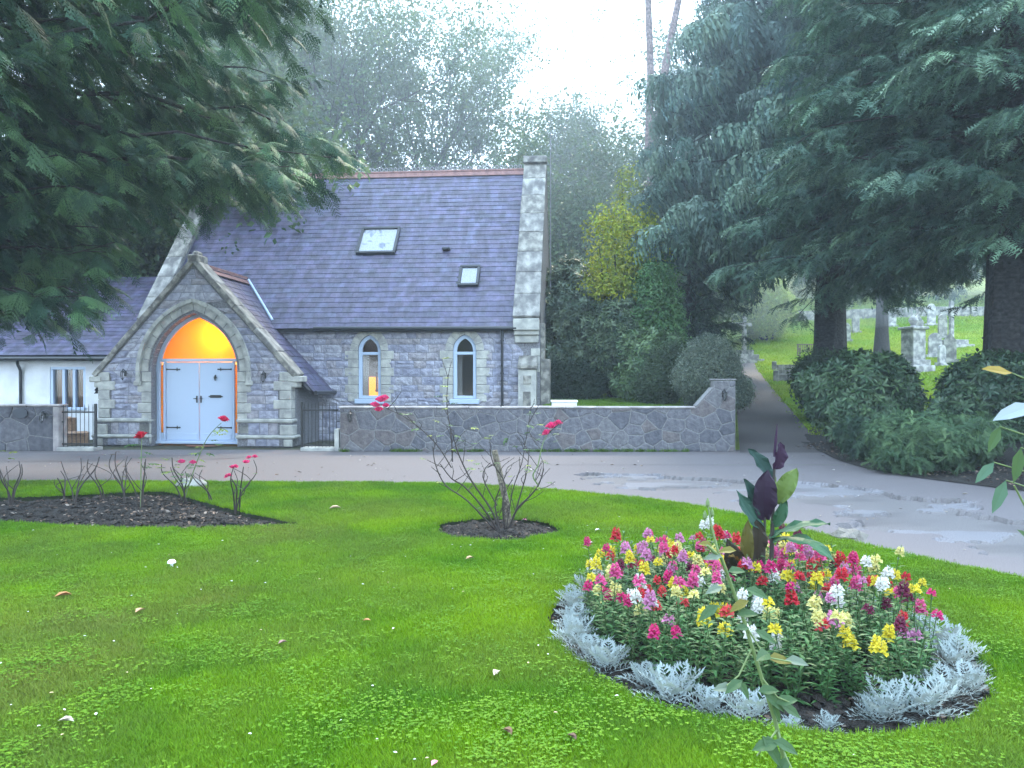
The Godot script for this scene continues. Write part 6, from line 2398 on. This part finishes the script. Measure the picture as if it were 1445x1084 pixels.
	for q in list:
		var cn := []
		var bm := []
		var lv := []
		for k in q[3]:
			var a := rng.randf() * TAU
			var w := rng.randf_range(0.1, 0.26)
			var h: float = q[2] * rng.randf_range(0.65, 1.0)
			var p0 := Vector3(rng.randf_range(-0.03, 0.03), -0.02, rng.randf_range(-0.03, 0.03))
			var p1 := p0 + Vector3(cos(a) * w * 0.3, h * 0.4, sin(a) * w * 0.3)
			var p2 := p0 + Vector3(cos(a) * w, h * 0.75, sin(a) * w)
			var p3 := p0 + Vector3(cos(a) * w * 1.1 + rng.randf_range(-0.06, 0.06), h, sin(a) * w * 1.1)
			cn.append([[p0, p1, p2, p3], rng.randf_range(0.007, 0.012)])
			if rng.randf() < 0.8:
				cn.append([[p1, p1 + Vector3(rng.randf_range(-0.12, 0.12), h * 0.25, rng.randf_range(-0.1, 0.1)), p1 + Vector3(rng.randf_range(-0.2, 0.2), h * 0.5, rng.randf_range(-0.12, 0.12))], 0.006])
			match q[4]:
				1: lv.append([p3, 0.7, Color(0.13, 0.09, 0.04)]); lv.append([p2, 0.7, Color(0.2, 0.2, 0.05)])
				3:
					for j in 5: lv.append([p2.lerp(p3, rng.randf()) + Vector3(rng.randfn(), rng.randfn(), rng.randfn()) * 0.04, 0.9, gl if rng.randf() < 0.7 else yl])
				4:
					lv.append([p2, 0.5, gl])
					for j in 2: bm.append([p3 + Vector3(rng.randf_range(-0.06, 0.06), rng.randf_range(-0.02, 0.05), rng.randf_range(-0.04, 0.04)), pink, 0.75])
		if q[5].begins_with("bare pruned rose bush with yellow"):
			for j in 4: lv.append([Vector3(-0.25 + j * 0.1, 0.6 + 0.08 * (j % 2), 0), 0.9, yl])
		if q[4] == 2:
			cn.append([[Vector3.ZERO, Vector3(0.0, 0.4, 0), Vector3(0.02, 0.84, 0.02)], 0.008, 1])
			bm.append([Vector3(0.02, 0.86, 0.02), red, 1.7])
			for j in 8: lv.append([Vector3(rng.randf_range(-0.08, 0.1), rng.randf_range(0.5, 0.82), rng.randf_range(-0.06, 0.06)), 1.1, gl])
		if q[4] == 3:
			cn.append([[Vector3.ZERO, Vector3(0.15, 0.45, 0), Vector3(0.3, 0.8, 0), Vector3(0.5, 1.0, 0.05)], 0.008, 1])
			bm.append([Vector3(0.52, 1.02, 0.05), red.lerp(pink, 0.4), 1.5])
			bm.append([Vector3(0.02, 0.5, 0.1), pink, 1.0])
			bm.append([Vector3(0.16, 0.49, 0.1), pink, 1.0])
			for j in 14: lv.append([Vector3(0.08 + j * 0.03, 0.35 + j * 0.048 + rng.randf_range(-0.08, 0.08), rng.randf_range(-0.06, 0.08)), 1.05, gl if rng.randf() < 0.65 else yl])
		rose_bush("rose_bush", q[5], Vector3(q[0], 0.07, -q[1]), cn, bm, lv, "roses in the long bed")
	# slender rose standing before the round bed, close to the viewer
	rng.seed = 660
	S = 1085.0 / 2.05
	var a2 := func(x: float, y: float, z := 0.0) -> Vector3:
		return Vector3((x - 1065.0) / S, 1.6 - (y - 535.0) / S - 0.06, z)
	var c2 := [
		[[Vector3(0.16, 0.0, 0.02), a2.call(1118, 1110), a2.call(1095, 1010), a2.call(1070, 930), a2.call(1048, 860), a2.call(1030, 810), a2.call(1015, 775, 0.02), a2.call(992, 755, 0.04)], 0.0065, 1],
		[[a2.call(1026, 800), a2.call(1016, 770, -0.02), a2.call(1008, 735, -0.03), a2.call(1004, 705, -0.04)], 0.004, 1],
		[[a2.call(1052, 872), a2.call(1075, 912, 0.03), a2.call(1108, 915, 0.05)], 0.0028, 1],
		[[a2.call(1074, 945), a2.call(1092, 968, 0.03), a2.call(1112, 975, 0.04)], 0.0028, 1],
		[[a2.call(1098, 1020), a2.call(1080, 1030, 0.03), a2.call(1060, 1045, 0.05)], 0.0028, 1],
		[[a2.call(1098, 1022), a2.call(1100, 1045, 0.05), a2.call(1108, 1065, 0.08)], 0.0028, 1],
		[[a2.call(1062, 905), a2.call(1040, 940, 0.02), a2.call(1020, 950, 0.04)], 0.0028, 1]]
	var fr := thing("rose_bush", "slender green rose cane rising in front of the round bed", "rose bush", Vector3(0.648, 0.06, -2.05))
	for c in c2:
		var m := Mb.new()
		var r := []
		for k in c[0].size():
			r.append(c[1] * (1.0 - 0.5 * k / c[0].size()))
		m.tube(c[0], r, 7)
		part(fr, "cane", m, M.green_cane)
	for q in [[1075, 905, -0.3, 0.1, 44, 0], [1098, 914, 1.0, 0.0, 40, 1], [1120, 914, 1.0, 0.1, 34, 2], [1040, 868, -1.0, 0.3, 26, 0], [1082, 955, 1.0, 0.3, 34, 0], [1088, 972, 0.8, -0.5, 40, 0], [1108, 968, 1.0, 0.5, 38, 0], [1112, 985, 0.9, -0.4, 40, 0], [1092, 990, 0.5, -0.9, 30, 0], [1072, 1030, -1.0, 0.1, 46, 0], [1085, 1040, 0.6, -0.8, 46, 0], [1098, 1062, -0.6, -0.6, 36, 0], [1106, 1035, 1.0, -0.3, 40, 0], [1030, 948, -0.8, -0.2, 34, 0], [1014, 952, -1.0, 0.2, 34, 2], [1045, 955, 0.5, -0.8, 26, 0], [1000, 845, -0.6, -0.3, 36, 0], [1050, 848, 0.9, 0.3, 34, 0], [1038, 838, -0.9, -0.3, 32, 1], [1065, 820, 1.0, -0.2, 36, 0], [1022, 762, -0.9, 0.1, 28, 1], [1000, 770, -1.0, 0.1, 30, 2], [1036, 790, 0.9, 0.2, 30, 0], [990, 752, -0.9, 0.4, 26, 1], [1075, 880, 0.9, -0.3, 32, 0], [1002, 815, -0.9, 0.0, 30, 2]]:
		var m := Mb.new()
		m.col = [Color(0.06, 0.12, 0.05), Color(0.17, 0.15, 0.03), Color(0.16, 0.2, 0.15)][q[5]]
		m.leaf4(a2.call(q[0] - q[2] * q[4] * 0.5, q[1] + q[3] * q[4] * 0.5, 0.03), Vector3(q[2], q[3], rng.randf_range(-0.2, 0.4)).normalized(), Vector3(0, 0.8, 0.7), q[4] / S * 0.92, q[4] / S * 0.44, 0.14, 0.25)
		part(fr, "leaf", m, M.broadleaf)
	for q in [[1004, 704], [1010, 718], [1000, 722]]:
		var m := Mb.new()
		m.lathe(a2.call(q[0], q[1], -0.04), [Vector2(0.001, -0.012), Vector2(0.006, -0.004), Vector2(0.005, 0.006), Vector2(0.001, 0.016)], 6)
		part(fr, "bud", m, M.green_cane)
	# shrub whose pale leaves reach in at the road side
	var sh := thing("pale_leaved_shrub", "shrub with long pale silvery leaves standing at the lawn's road edge", "shrub", Vector3(2.06, 0.06, -2.6))
	var stm := Mb.new()
	stm.tube([Vector3(0.1, 0, 0), Vector3(0.02, 0.7, 0), Vector3(-0.12, 1.42, 0), Vector3(-0.16, 1.62, 0)], [0.012, 0.010, 0.007, 0.004], 7)
	stm.tube([Vector3(0.06, 0.4, 0), Vector3(-0.2, 0.9, 0), Vector3(-0.36, 1.2, 0)], [0.008, 0.006, 0.003], 6)
	part(sh, "stem", stm, M.green_cane)
	for q in [[-0.3, 1.475, -1.0, -0.28, 0.17, 0], [-0.40, 1.22, -0.5, -0.9, 0.12, 1], [-0.44, 1.28, -0.6, -0.5, 0.1, 1], [-0.35, 1.33, -0.3, -0.9, 0.12, 2], [-0.42, 1.40, -0.4, -0.6, 0.1, 2], [-0.38, 1.58, -0.9, 0.15, 0.12, 3], [-0.1, 1.3, 0.9, 0.1, 0.16, 0], [0.0, 1.0, 0.9, 0.3, 0.16, 1], [-0.3, 1.0, -0.6, 0.5, 0.1, 2]]:
		var m := Mb.new()
		m.col = [Color(0.3, 0.35, 0.4), Color(0.07, 0.14, 0.085), Color(0.05, 0.1, 0.03), Color(0.3, 0.2, 0.025)][q[5]]
		m.leaf4(Vector3(q[0], q[1], 0.02), Vector3(q[2], q[3], 0.15).normalized(), Vector3(0.1, 0.7, 0.7), q[4], q[4] * 0.34, 0.1, 0.05)
		part(sh, "leaf", m, M.broadleaf)
		var tw := Mb.new()
		var foot := Vector3(lerpf(0.08, -0.14, q[1] / 1.6), q[1] - 0.16, 0.0)
		tw.tube([foot, foot.lerp(Vector3(q[0], q[1], 0.02), 0.5) + Vector3.UP * 0.03, Vector3(q[0], q[1], 0.02)], [0.004, 0.003, 0.0022], 5)
		part(sh, "twig", tw, M.green_cane)


# ------------------------------------------------------------------ cemetery
func headstone(at: Vector3, w: float, h: float, top: int, turn: float, m: Material, label: String) -> void:
	var o := thing("headstone", label, "headstone", at, turn, "headstones on the cemetery slope")
	var b := Mb.new()
	b.box(Vector3(0, 0.08, 0), Vector3(w * 1.3, 0.4, 0.4), 0.02)
	part(o, "base", b, m)
	var s := Mb.new()
	var poly := [Vector2(-w / 2, 0.25), Vector2(w / 2, 0.25), Vector2(w / 2, h * 0.75)]
	if top == 0:
		for k in 9:
			var a := PI * k / 8
			poly.append(Vector2(cos(a) * w / 2, h * 0.75 + sin(a) * h * 0.25))
	elif top == 1:
		poly.append(Vector2(0, h))
	else:
		poly.append(Vector2(w * 0.36, h))
		poly.append(Vector2(-w * 0.36, h))
	poly.append(Vector2(-w / 2, h * 0.75))
	s.prism(poly, -0.07, 0.07)
	part(o, "slab", s, m)


func cross(at: Vector3, h: float, m: Material, steps: int, label: String) -> void:
	var o := thing("cross_monument", label, "monument", at, 0.25, "stone crosses on the cemetery slope")
	var y := -0.3
	for k in steps:
		var b := Mb.new()
		var w := h * (0.62 - 0.16 * k)
		var hh := 0.5 if k == 0 else h * 0.1
		b.box(Vector3(0, y + hh / 2, 0), Vector3(w, hh, w), 0.02)
		part(o, "step", b, m)
		y += hh
	var s := Mb.new()
	s.box(Vector3(0, (y + h) / 2, 0), Vector3(h * 0.085, h - y, h * 0.07), 0.012)
	s.box(Vector3(0, h * 0.82, 0), Vector3(h * 0.34, h * 0.08, h * 0.068), 0.012)
	part(o, "cross", s, m)


func cemetery() -> void:
	rng.seed = 808
	var hy := func(x: float, d: float) -> Vector3: return Vector3(x, hill(x, d), -d)
	cross(hy.call(15.7, 52.0), 3.1, M.tombstone, 3, "grey cross on three steps beside the top of the path")
	cross(hy.call(32.0, 56.0), 3.4, M.marble, 2, "tall pale cross rising above the white headstones")
	cross(hy.call(29.6, 48.0), 1.7, M.black_iron, 1, "small dark cross among the white headstones")
	# pale pedestal tomb
	var pd := thing("pedestal_tomb", "tall white pedestal tomb behind the laurel hedges", "tomb", hy.call(21.4, 41.0), 0.3)
	var b := Mb.new()
	b.box(Vector3(0, 0.1, 0), Vector3(1.5, 0.6, 1.5), 0.03)
	b.box(Vector3(0, 0.55, 0), Vector3(1.2, 0.3, 1.2), 0.03)
	part(pd, "base", b, M.marble)
	b = Mb.new()
	b.box(Vector3(0, 1.5, 0), Vector3(0.85, 1.6, 0.85), 0.03)
	part(pd, "pedestal", b, M.marble)
	b = Mb.new()
	b.box(Vector3(0, 2.38, 0), Vector3(1.1, 0.16, 1.1), 0.04)
	b.lathe(Vector3(0, 2.45, 0), [Vector2(0.2, 0.0), Vector2(0.12, 0.1), Vector2(0.26, 0.35), Vector2(0.2, 0.5), Vector2(0.06, 0.62), Vector2(0.0, 0.66)], 10)
	part(pd, "urn", b, M.marble)
	var rows := [
		[24.6, 44.0, 0.6, 1.3, 0, 0, "rounded white headstone next to the pedestal tomb"], [26.2, 46.0, 0.7, 1.9, 1, 1, "pointed grey headstone below the slim conifer"],
		[27.5, 50.0, 0.8, 1.7, 0, 0, "broad rounded white headstone behind the dark cross"], [28.4, 54.0, 0.8, 2.2, 2, 0, "tall square-shouldered white headstone"],
		[30.6, 58.0, 0.9, 2.3, 1, 0, "large pointed white headstone below the tall pale cross"], [33.6, 60.0, 0.9, 2.0, 0, 1, "rounded grey headstone by the yew trunk"],
		[34.5, 54.0, 0.9, 2.5, 2, 0, "massive white slab headstone by the yew trunk"], [26.0, 60.0, 0.8, 1.6, 0, 0, "rounded white headstone in the upper row"],
		[28.6, 64.0, 0.8, 1.8, 2, 1, "square grey headstone in the upper row"], [32.5, 66.0, 0.9, 1.8, 1, 0, "pointed white headstone in the upper row"],
		[36.0, 66.0, 0.9, 2.0, 0, 0, "tall rounded white headstone in the upper row"], [22.9, 55.0, 0.7, 1.1, 2, 0, "low square white headstone on the open grass"],
		[30.0, 44.0, 0.9, 2.3, 2, 0, "wide white headstone behind the taller laurel hedge"], [32.0, 46.5, 0.7, 1.8, 1, 1, "narrow pointed grey headstone behind the taller laurel hedge"]]
	for q in rows:
		headstone(hy.call(q[0], q[1]), q[2], q[3], q[4], rng.randf_range(-0.2, 0.5), M.marble if q[5] == 0 else M.tombstone, q[6])
	# kerbed graves stepping up beside the path
	var gk := [[13.4, 33.0, 1.0, 2.2, 0.0], [14.6, 35.5, 1.1, 2.2, 0.4], [14.3, 38.5, 1.0, 2.1, 0.1], [16.4, 38.0, 1.2, 2.2, 0.6], [15.6, 41.5, 1.0, 2.2, 0.0], [17.6, 42.5, 1.1, 2.2, 0.3], [16.6, 45.5, 1.0, 2.1, 0.0], [18.9, 46.0, 1.2, 2.2, 0.5]]
	var where := ["at the foot of the slope with a mossy top", "with a raised ledger slab beside the path", "with plain kerbs along the path", "with a tall ledger slab away from the path", "with low kerbs halfway up the slope", "with a thin ledger slab halfway up the slope", "with mossy kerbs near the stone cross", "with a thick ledger slab before the bench"]
	for i in gk.size():
		var q: Array = gk[i]
		var o := thing("kerbed_grave", "kerbed stone grave " + where[i], "grave", hy.call(q[0], q[1]), -0.27, "kerbed graves beside the path")
		for e in [[Vector3(0, 0.1, q[2] / 2), Vector3(q[3], 0.5, 0.16)], [Vector3(0, 0.1, -q[2] / 2), Vector3(q[3], 0.5, 0.16)], [Vector3(q[3] / 2 - 0.08, 0.095, 0), Vector3(0.16, 0.49, q[2] - 0.16)], [Vector3(-q[3] / 2 + 0.08, 0.095, 0), Vector3(0.16, 0.49, q[2] - 0.16)]]:
			var m := Mb.new()
			m.box(e[0], e[1], 0.02)
			part(o, "kerb", m, M.tombstone)
		for sx in [-1.0, 1.0]:
			var m := Mb.new()
			m.box(Vector3(sx * (q[3] / 2), 0.25, q[2] / 2 + 0.01), Vector3(0.26, 0.6, 0.24), 0.03)
			part(o, "corner_post", m, M.tombstone)
		var f := Mb.new()
		f.box(Vector3(0, 0.06, 0), Vector3(q[3] - 0.32, 0.4, q[2] - 0.16))
		part(o, "fill", f, M.turf)
		if q[4] > 0.05:
			var s := Mb.new()
			s.box(Vector3(0, 0.3 + q[4] * 0.3, 0), Vector3(q[3] * 0.9, 0.12, q[2] * 0.85), 0.02)
			s.box(Vector3(0, 0.2 + q[4] * 0.15, 0), Vector3(q[3] * 0.8, 0.2 + q[4] * 0.3, q[2] * 0.7), 0.02)
			part(o, "ledger", s, M.tombstone)
	# bench
	var bo := thing("park_bench", "grey slatted bench on the cemetery grass below the lime shrub", "bench", hy.call(20.6, 53.0), -0.1)
	for k in 4:
		var m := Mb.new()
		m.box(Vector3(0, 0.46, -0.2 + k * 0.125), Vector3(1.7, 0.035, 0.1), 0.006)
		part(bo, "seat_slat", m, M.wood)
	for k in 13:
		var m := Mb.new()
		m.box(Vector3(-0.72 + k * 0.12, 0.72, -0.28), Vector3(0.05, 0.42, 0.025), 0.005)
		part(bo, "back_slat", m, M.wood)
	var rl := Mb.new()
	rl.box(Vector3(0, 0.95, -0.28), Vector3(1.74, 0.08, 0.05), 0.01)
	part(bo, "top_rail", rl, M.wood)
	for x in [-0.8, 0.8]:
		for z in [-0.28, 0.26]:
			var m := Mb.new()
			m.box(Vector3(x, 0.3 if z > 0 else 0.45, z), Vector3(0.08, 0.7 if z > 0 else 1.0, 0.07), 0.008)
			part(bo, "leg", m, M.wood)
		var ar := Mb.new()
		ar.box(Vector3(x, 0.67, 0), Vector3(0.09, 0.04, 0.6), 0.01)
		part(bo, "armrest", ar, M.wood)
	# low wall along the top of the slope
	var wl := Mb.new()
	for k in 24:
		var x0 := 20.0 + k * 1.2
		var y := hill(x0 + 0.6, 70.0)
		wl.box(Vector3(x0 + 0.6, y + 0.4, -70.0), Vector3(1.19, 1.2, 0.4), 0.02)
	var wo := part(self, "cemetery_wall", wl, M.tombstone)
	tag(wo, "low grey stone wall along the top of the cemetery slope", "wall")


func rock(at: Vector3, s: Vector3, label: String, sd: int, m: Material) -> void:
	var b := Mb.new()
	var r := RandomNumberGenerator.new()
	r.seed = sd
	var rows := []
	for j in 6:
		var row := []
		var v := PI * j / 5.0
		for i in 9:
			var u := TAU * i / 9.0
			var d := Vector3(sin(v) * cos(u), cos(v), sin(v) * sin(u))
			row.append(d * s * (0.5 + 0.13 * r.randf_range(-1, 1)) if j in [1, 2, 3, 4] else d * s * 0.45)
		rows.append(row)
	for j in 5:
		for i in 9:
			b.face([rows[j][i], rows[j][(i + 1) % 9], rows[j + 1][(i + 1) % 9], rows[j + 1][i]], rows[j][i] + rows[j + 1][i])
	var o := part(self, "boulder", b, m, Transform3D(Basis.IDENTITY, at))
	tag(o, label, "rock")


func small_things() -> void:
	rng.seed = 31
	rock(Vector3(3.22, 0.09, -7.35), Vector3(0.34, 0.2, 0.24), "pale rounded rock on the lawn's edge by the road", 3, M.rock)
	rock(Vector3(-4.55, 0.1, -10.9), Vector3(0.42, 0.24, 0.3), "grey mossy rock on the grass behind the long rose bed", 5, M.tombstone)
	# fallen leaves, petals and a mushroom on the grass
	var lit := [
		[-1.95, 3.35, 0.075, "leaf", "pale curled leaf lying on the grass in front of the long bed", Color(0.42, 0.38, 0.3)], [-0.08, 3.9, 0.07, "leaf", "pale oval leaf lying flat on the lawn", Color(0.45, 0.4, 0.28)],
		[-0.02, 3.25, 0.07, "leaf", "brown crumpled leaf near the round bed", Color(0.16, 0.09, 0.05)], [0.25, 3.2, 0.06, "leaf", "dark brown leaf at the foot of the slender rose", Color(0.12, 0.07, 0.045)],
		[-0.9, 4.75, 0.05, "leaf", "small orange leaf on the middle of the lawn", Color(0.45, 0.2, 0.08)], [-3.1, 5.3, 0.11, "leaf", "long rusty leaf on the dry patch of grass", Color(0.36, 0.16, 0.06)],
		[-2.4, 4.95, 0.08, "leaf", "tan leaf on the dry patch of grass", Color(0.36, 0.22, 0.12)], [-1.3, 4.35, 0.06, "leaf", "mauve-brown leaf standing in the grass", Color(0.22, 0.13, 0.11)],
		[-0.35, 6.4, 0.09, "leaf", "tan leaf between the two round beds", Color(0.35, 0.24, 0.12)], [-2.05, 8.9, 0.14, "leaf", "buff leaf beside the tip of the long bed", Color(0.5, 0.36, 0.24)],
		[-0.3, 2.98, 0.045, "petal", "pink petal fallen on the grass before the round bed", Color(0.7, 0.22, 0.35)], [2.45, 4.75, 0.05, "petal", "magenta petal on the grass beside the scarlet snapdragon", Color(0.6, 0.1, 0.45)],
		[2.62, 4.78, 0.04, "petal", "pale pink petal on the grass beside the scarlet snapdragon", Color(0.75, 0.4, 0.6)], [0.13, 8.15, 0.06, "petal", "pink rosebud petal on the grass behind the small bed", Color(0.7, 0.25, 0.4)],
		[0.72, 7.0, 0.06, "petal", "pinkish petal between the small bed and the snapdragons", Color(0.75, 0.5, 0.58)], [0.85, 7.6, 0.06, "petal", "white petal between the small bed and the road", Color(0.8, 0.75, 0.78)]]
	for q in lit:
		var m := Mb.new()
		m.col = q[5]
		m.leaf4(Vector3(0, 0, -0.5) * q[2], Vector3(0, 0.08, 1).normalized(), Vector3.UP, q[2], q[2] * 0.55, 0.3, 0.1)
		m.leaf4(Vector3(0, 0.004, -0.4) * q[2], Vector3(0.25, 0.25, 1).normalized(), Vector3.UP, q[2] * 0.8, q[2] * 0.4, 0.3, 0.2)
		var o := part(self, "fallen_" + q[3], m, M.tint, Transform3D(Basis(Vector3.UP, rng.randf() * TAU), Vector3(q[0], LAWN_Y + 0.036, -q[1])))
		tag(o, q[4], q[3])
	var mu := thing("mushroom", "small white mushroom on the lawn before the long rose bed", "mushroom", Vector3(-2.75, LAWN_Y, -6.2))
	var s := Mb.new()
	s.lathe(Vector3.ZERO, [Vector2(0.014, 0.0), Vector2(0.012, 0.04)], 8)
	part(mu, "stem", s, M.white_plastic)
	var cp := Mb.new()
	cp.lathe(Vector3(0, 0.045, 0), [Vector2(0.034, 0.0), Vector2(0.031, 0.014), Vector2(0.02, 0.024), Vector2(0.001, 0.028)], 10)
	part(mu, "cap", cp, M.white_plastic)
	# daisies and white specks
	var xf := []
	var co := []
	for i in 120:
		var d := rng.randf_range(2.9, 9.0)
		var x := rng.randf_range(-d * 0.68, d * 0.6)
		var p := Vector2(x, d)
		if not Geometry2D.is_point_in_polygon(p, lawn_poly) or in_bed(p): continue
		xf.append(Transform3D(Basis.from_euler(Vector3(0, rng.randf() * TAU, 0)) * rng.randf_range(0.012, 0.022), Vector3(x, LAWN_Y + 0.036, -d)))
		co.append(Color(0.75, 0.75, 0.78) if rng.randf() < 0.75 else Color(0.55, 0.42, 0.25))
	tag(many(self, "fallen_petals", dead_leaf_mesh(), M.tint, xf, co), "scattered tiny white petals and bits on the lawn", "petals")
	# grit and leaves on the road
	xf = []
	co = []
	for i in 380:
		var d := rng.randf_range(6.0, 17.0)
		var x := rng.randf_range(-11.0, 6.5)
		if Geometry2D.is_point_in_polygon(Vector2(x, d), lawn_poly): continue
		var z := rng.randf_range(0.012, 0.05) if rng.randf() < 0.85 else 0.08
		xf.append(Transform3D(Basis.from_euler(Vector3(rng.randf_range(-0.2, 0.2), rng.randf() * TAU, 0)) * z, Vector3(x, 0.012, -d)))
		co.append([Color(0.5, 0.46, 0.42), Color(0.2, 0.14, 0.1), Color(0.1, 0.08, 0.07), Color(0.35, 0.3, 0.24)][rng.randi() % 4])
	tag(many(self, "road_debris", dead_leaf_mesh(), M.tint, xf, co), "bits of leaf and grit scattered on the asphalt road", "debris")


# ------------------------------------------------------------------ the bright mist that hangs among the tree crowns
func mist() -> void:
	var f := FogVolume.new()
	f.name = "mist"
	f.shape = RenderingServer.FOG_VOLUME_SHAPE_ELLIPSOID
	f.size = Vector3(74, 28, 58)
	f.position = Vector3(7, 17.5, -39)
	var m := FogMaterial.new()
	m.density = 0.0075
	m.albedo = lin(0.80, 0.90, 1.0)
	f.material = m
	add_child(f)
	tag(f, "pale bluish mist hanging among the tree crowns on the hill", "mist", "", "stuff")


# ------------------------------------------------------------------ everything
const LAMP_ENERGY := 1.3


func _ready() -> void:
	var cam := Camera3D.new()
	cam.name = "camera"
	cam.position = Vector3(0, 1.62, 0)
	cam.rotation_degrees = Vector3(-0.37, 0, 0)
	cam.fov = 53.1
	cam.near = 0.05
	cam.far = 600.0
	add_child(cam)
	var env := Environment.new()
	env.background_mode = Environment.BG_SKY
	var sky := Sky.new()
	var sm := ProceduralSkyMaterial.new()
	sm.sky_top_color = lin(0.58, 0.78, 1.0)
	sm.sky_horizon_color = lin(0.74, 0.88, 1.0)
	sm.ground_horizon_color = lin(0.5, 0.52, 0.52)
	sm.ground_bottom_color = lin(0.15, 0.17, 0.12)
	sm.sky_curve = 0.25
	sm.sun_angle_max = 1.0
	sky.sky_material = sm
	env.sky = sky
	env.background_energy_multiplier = 1.3
	env.tonemap_mode = Environment.TONE_MAPPER_LINEAR
	env.tonemap_exposure = 4.5
	env.fog_enabled = true
	env.fog_density = 0.0018
	env.fog_light_color = lin(0.74, 0.88, 1.0)
	env.volumetric_fog_enabled = true
	env.volumetric_fog_density = 0.0
	env.sdfgi_enabled = true
	env.ssao_enabled = true
	env.ssil_enabled = true
	var we := WorldEnvironment.new()
	we.name = "world_environment"
	we.environment = env
	add_child(we)
	var sun := DirectionalLight3D.new()
	sun.name = "sun"
	sun.rotation_degrees = Vector3(-48, 168, 0)
	sun.light_color = lin(1.0, 0.9, 0.72)
	sun.light_energy = 0.5
	sun.light_angular_distance = 12.0
	sun.shadow_enabled = true
	add_child(sun)

	rng.seed = 12345
	noise.seed = 4
	noise.frequency = 0.02
	noise.fractal_octaves = 3
	materials()
	lawn_poly = smooth_loop(LAWN, 6)
	beds = [smooth_loop(LEFT_BED, 5), oval(-0.15, 7.85, 0.70, 0.64, 0.0, 0.06), oval(1.42, 4.70, 1.23, 1.45, 0.14, 0.02, 80)]
	ground()
	chapel()
	annex()
	garden_walls()
	small_fittings()
	cemetery()
	rng.seed = 71
	trees()
	shrubs()
	mist()
	rng.seed = 91
	bed_soil("long_rose_bed", beds[0], Vector2(-4.9, 8.9), 0.075, 6500, "long pointed bed of dark soil planted with pruned roses", 900)
	bed_soil("small_round_bed", beds[1], Vector2(-0.15, 7.85), 0.07, 2600, "small round bed of dark soil around the staked rose", 50)
	round_bed()
	roses()
	small_things()
	rng.seed = 17
	grass()
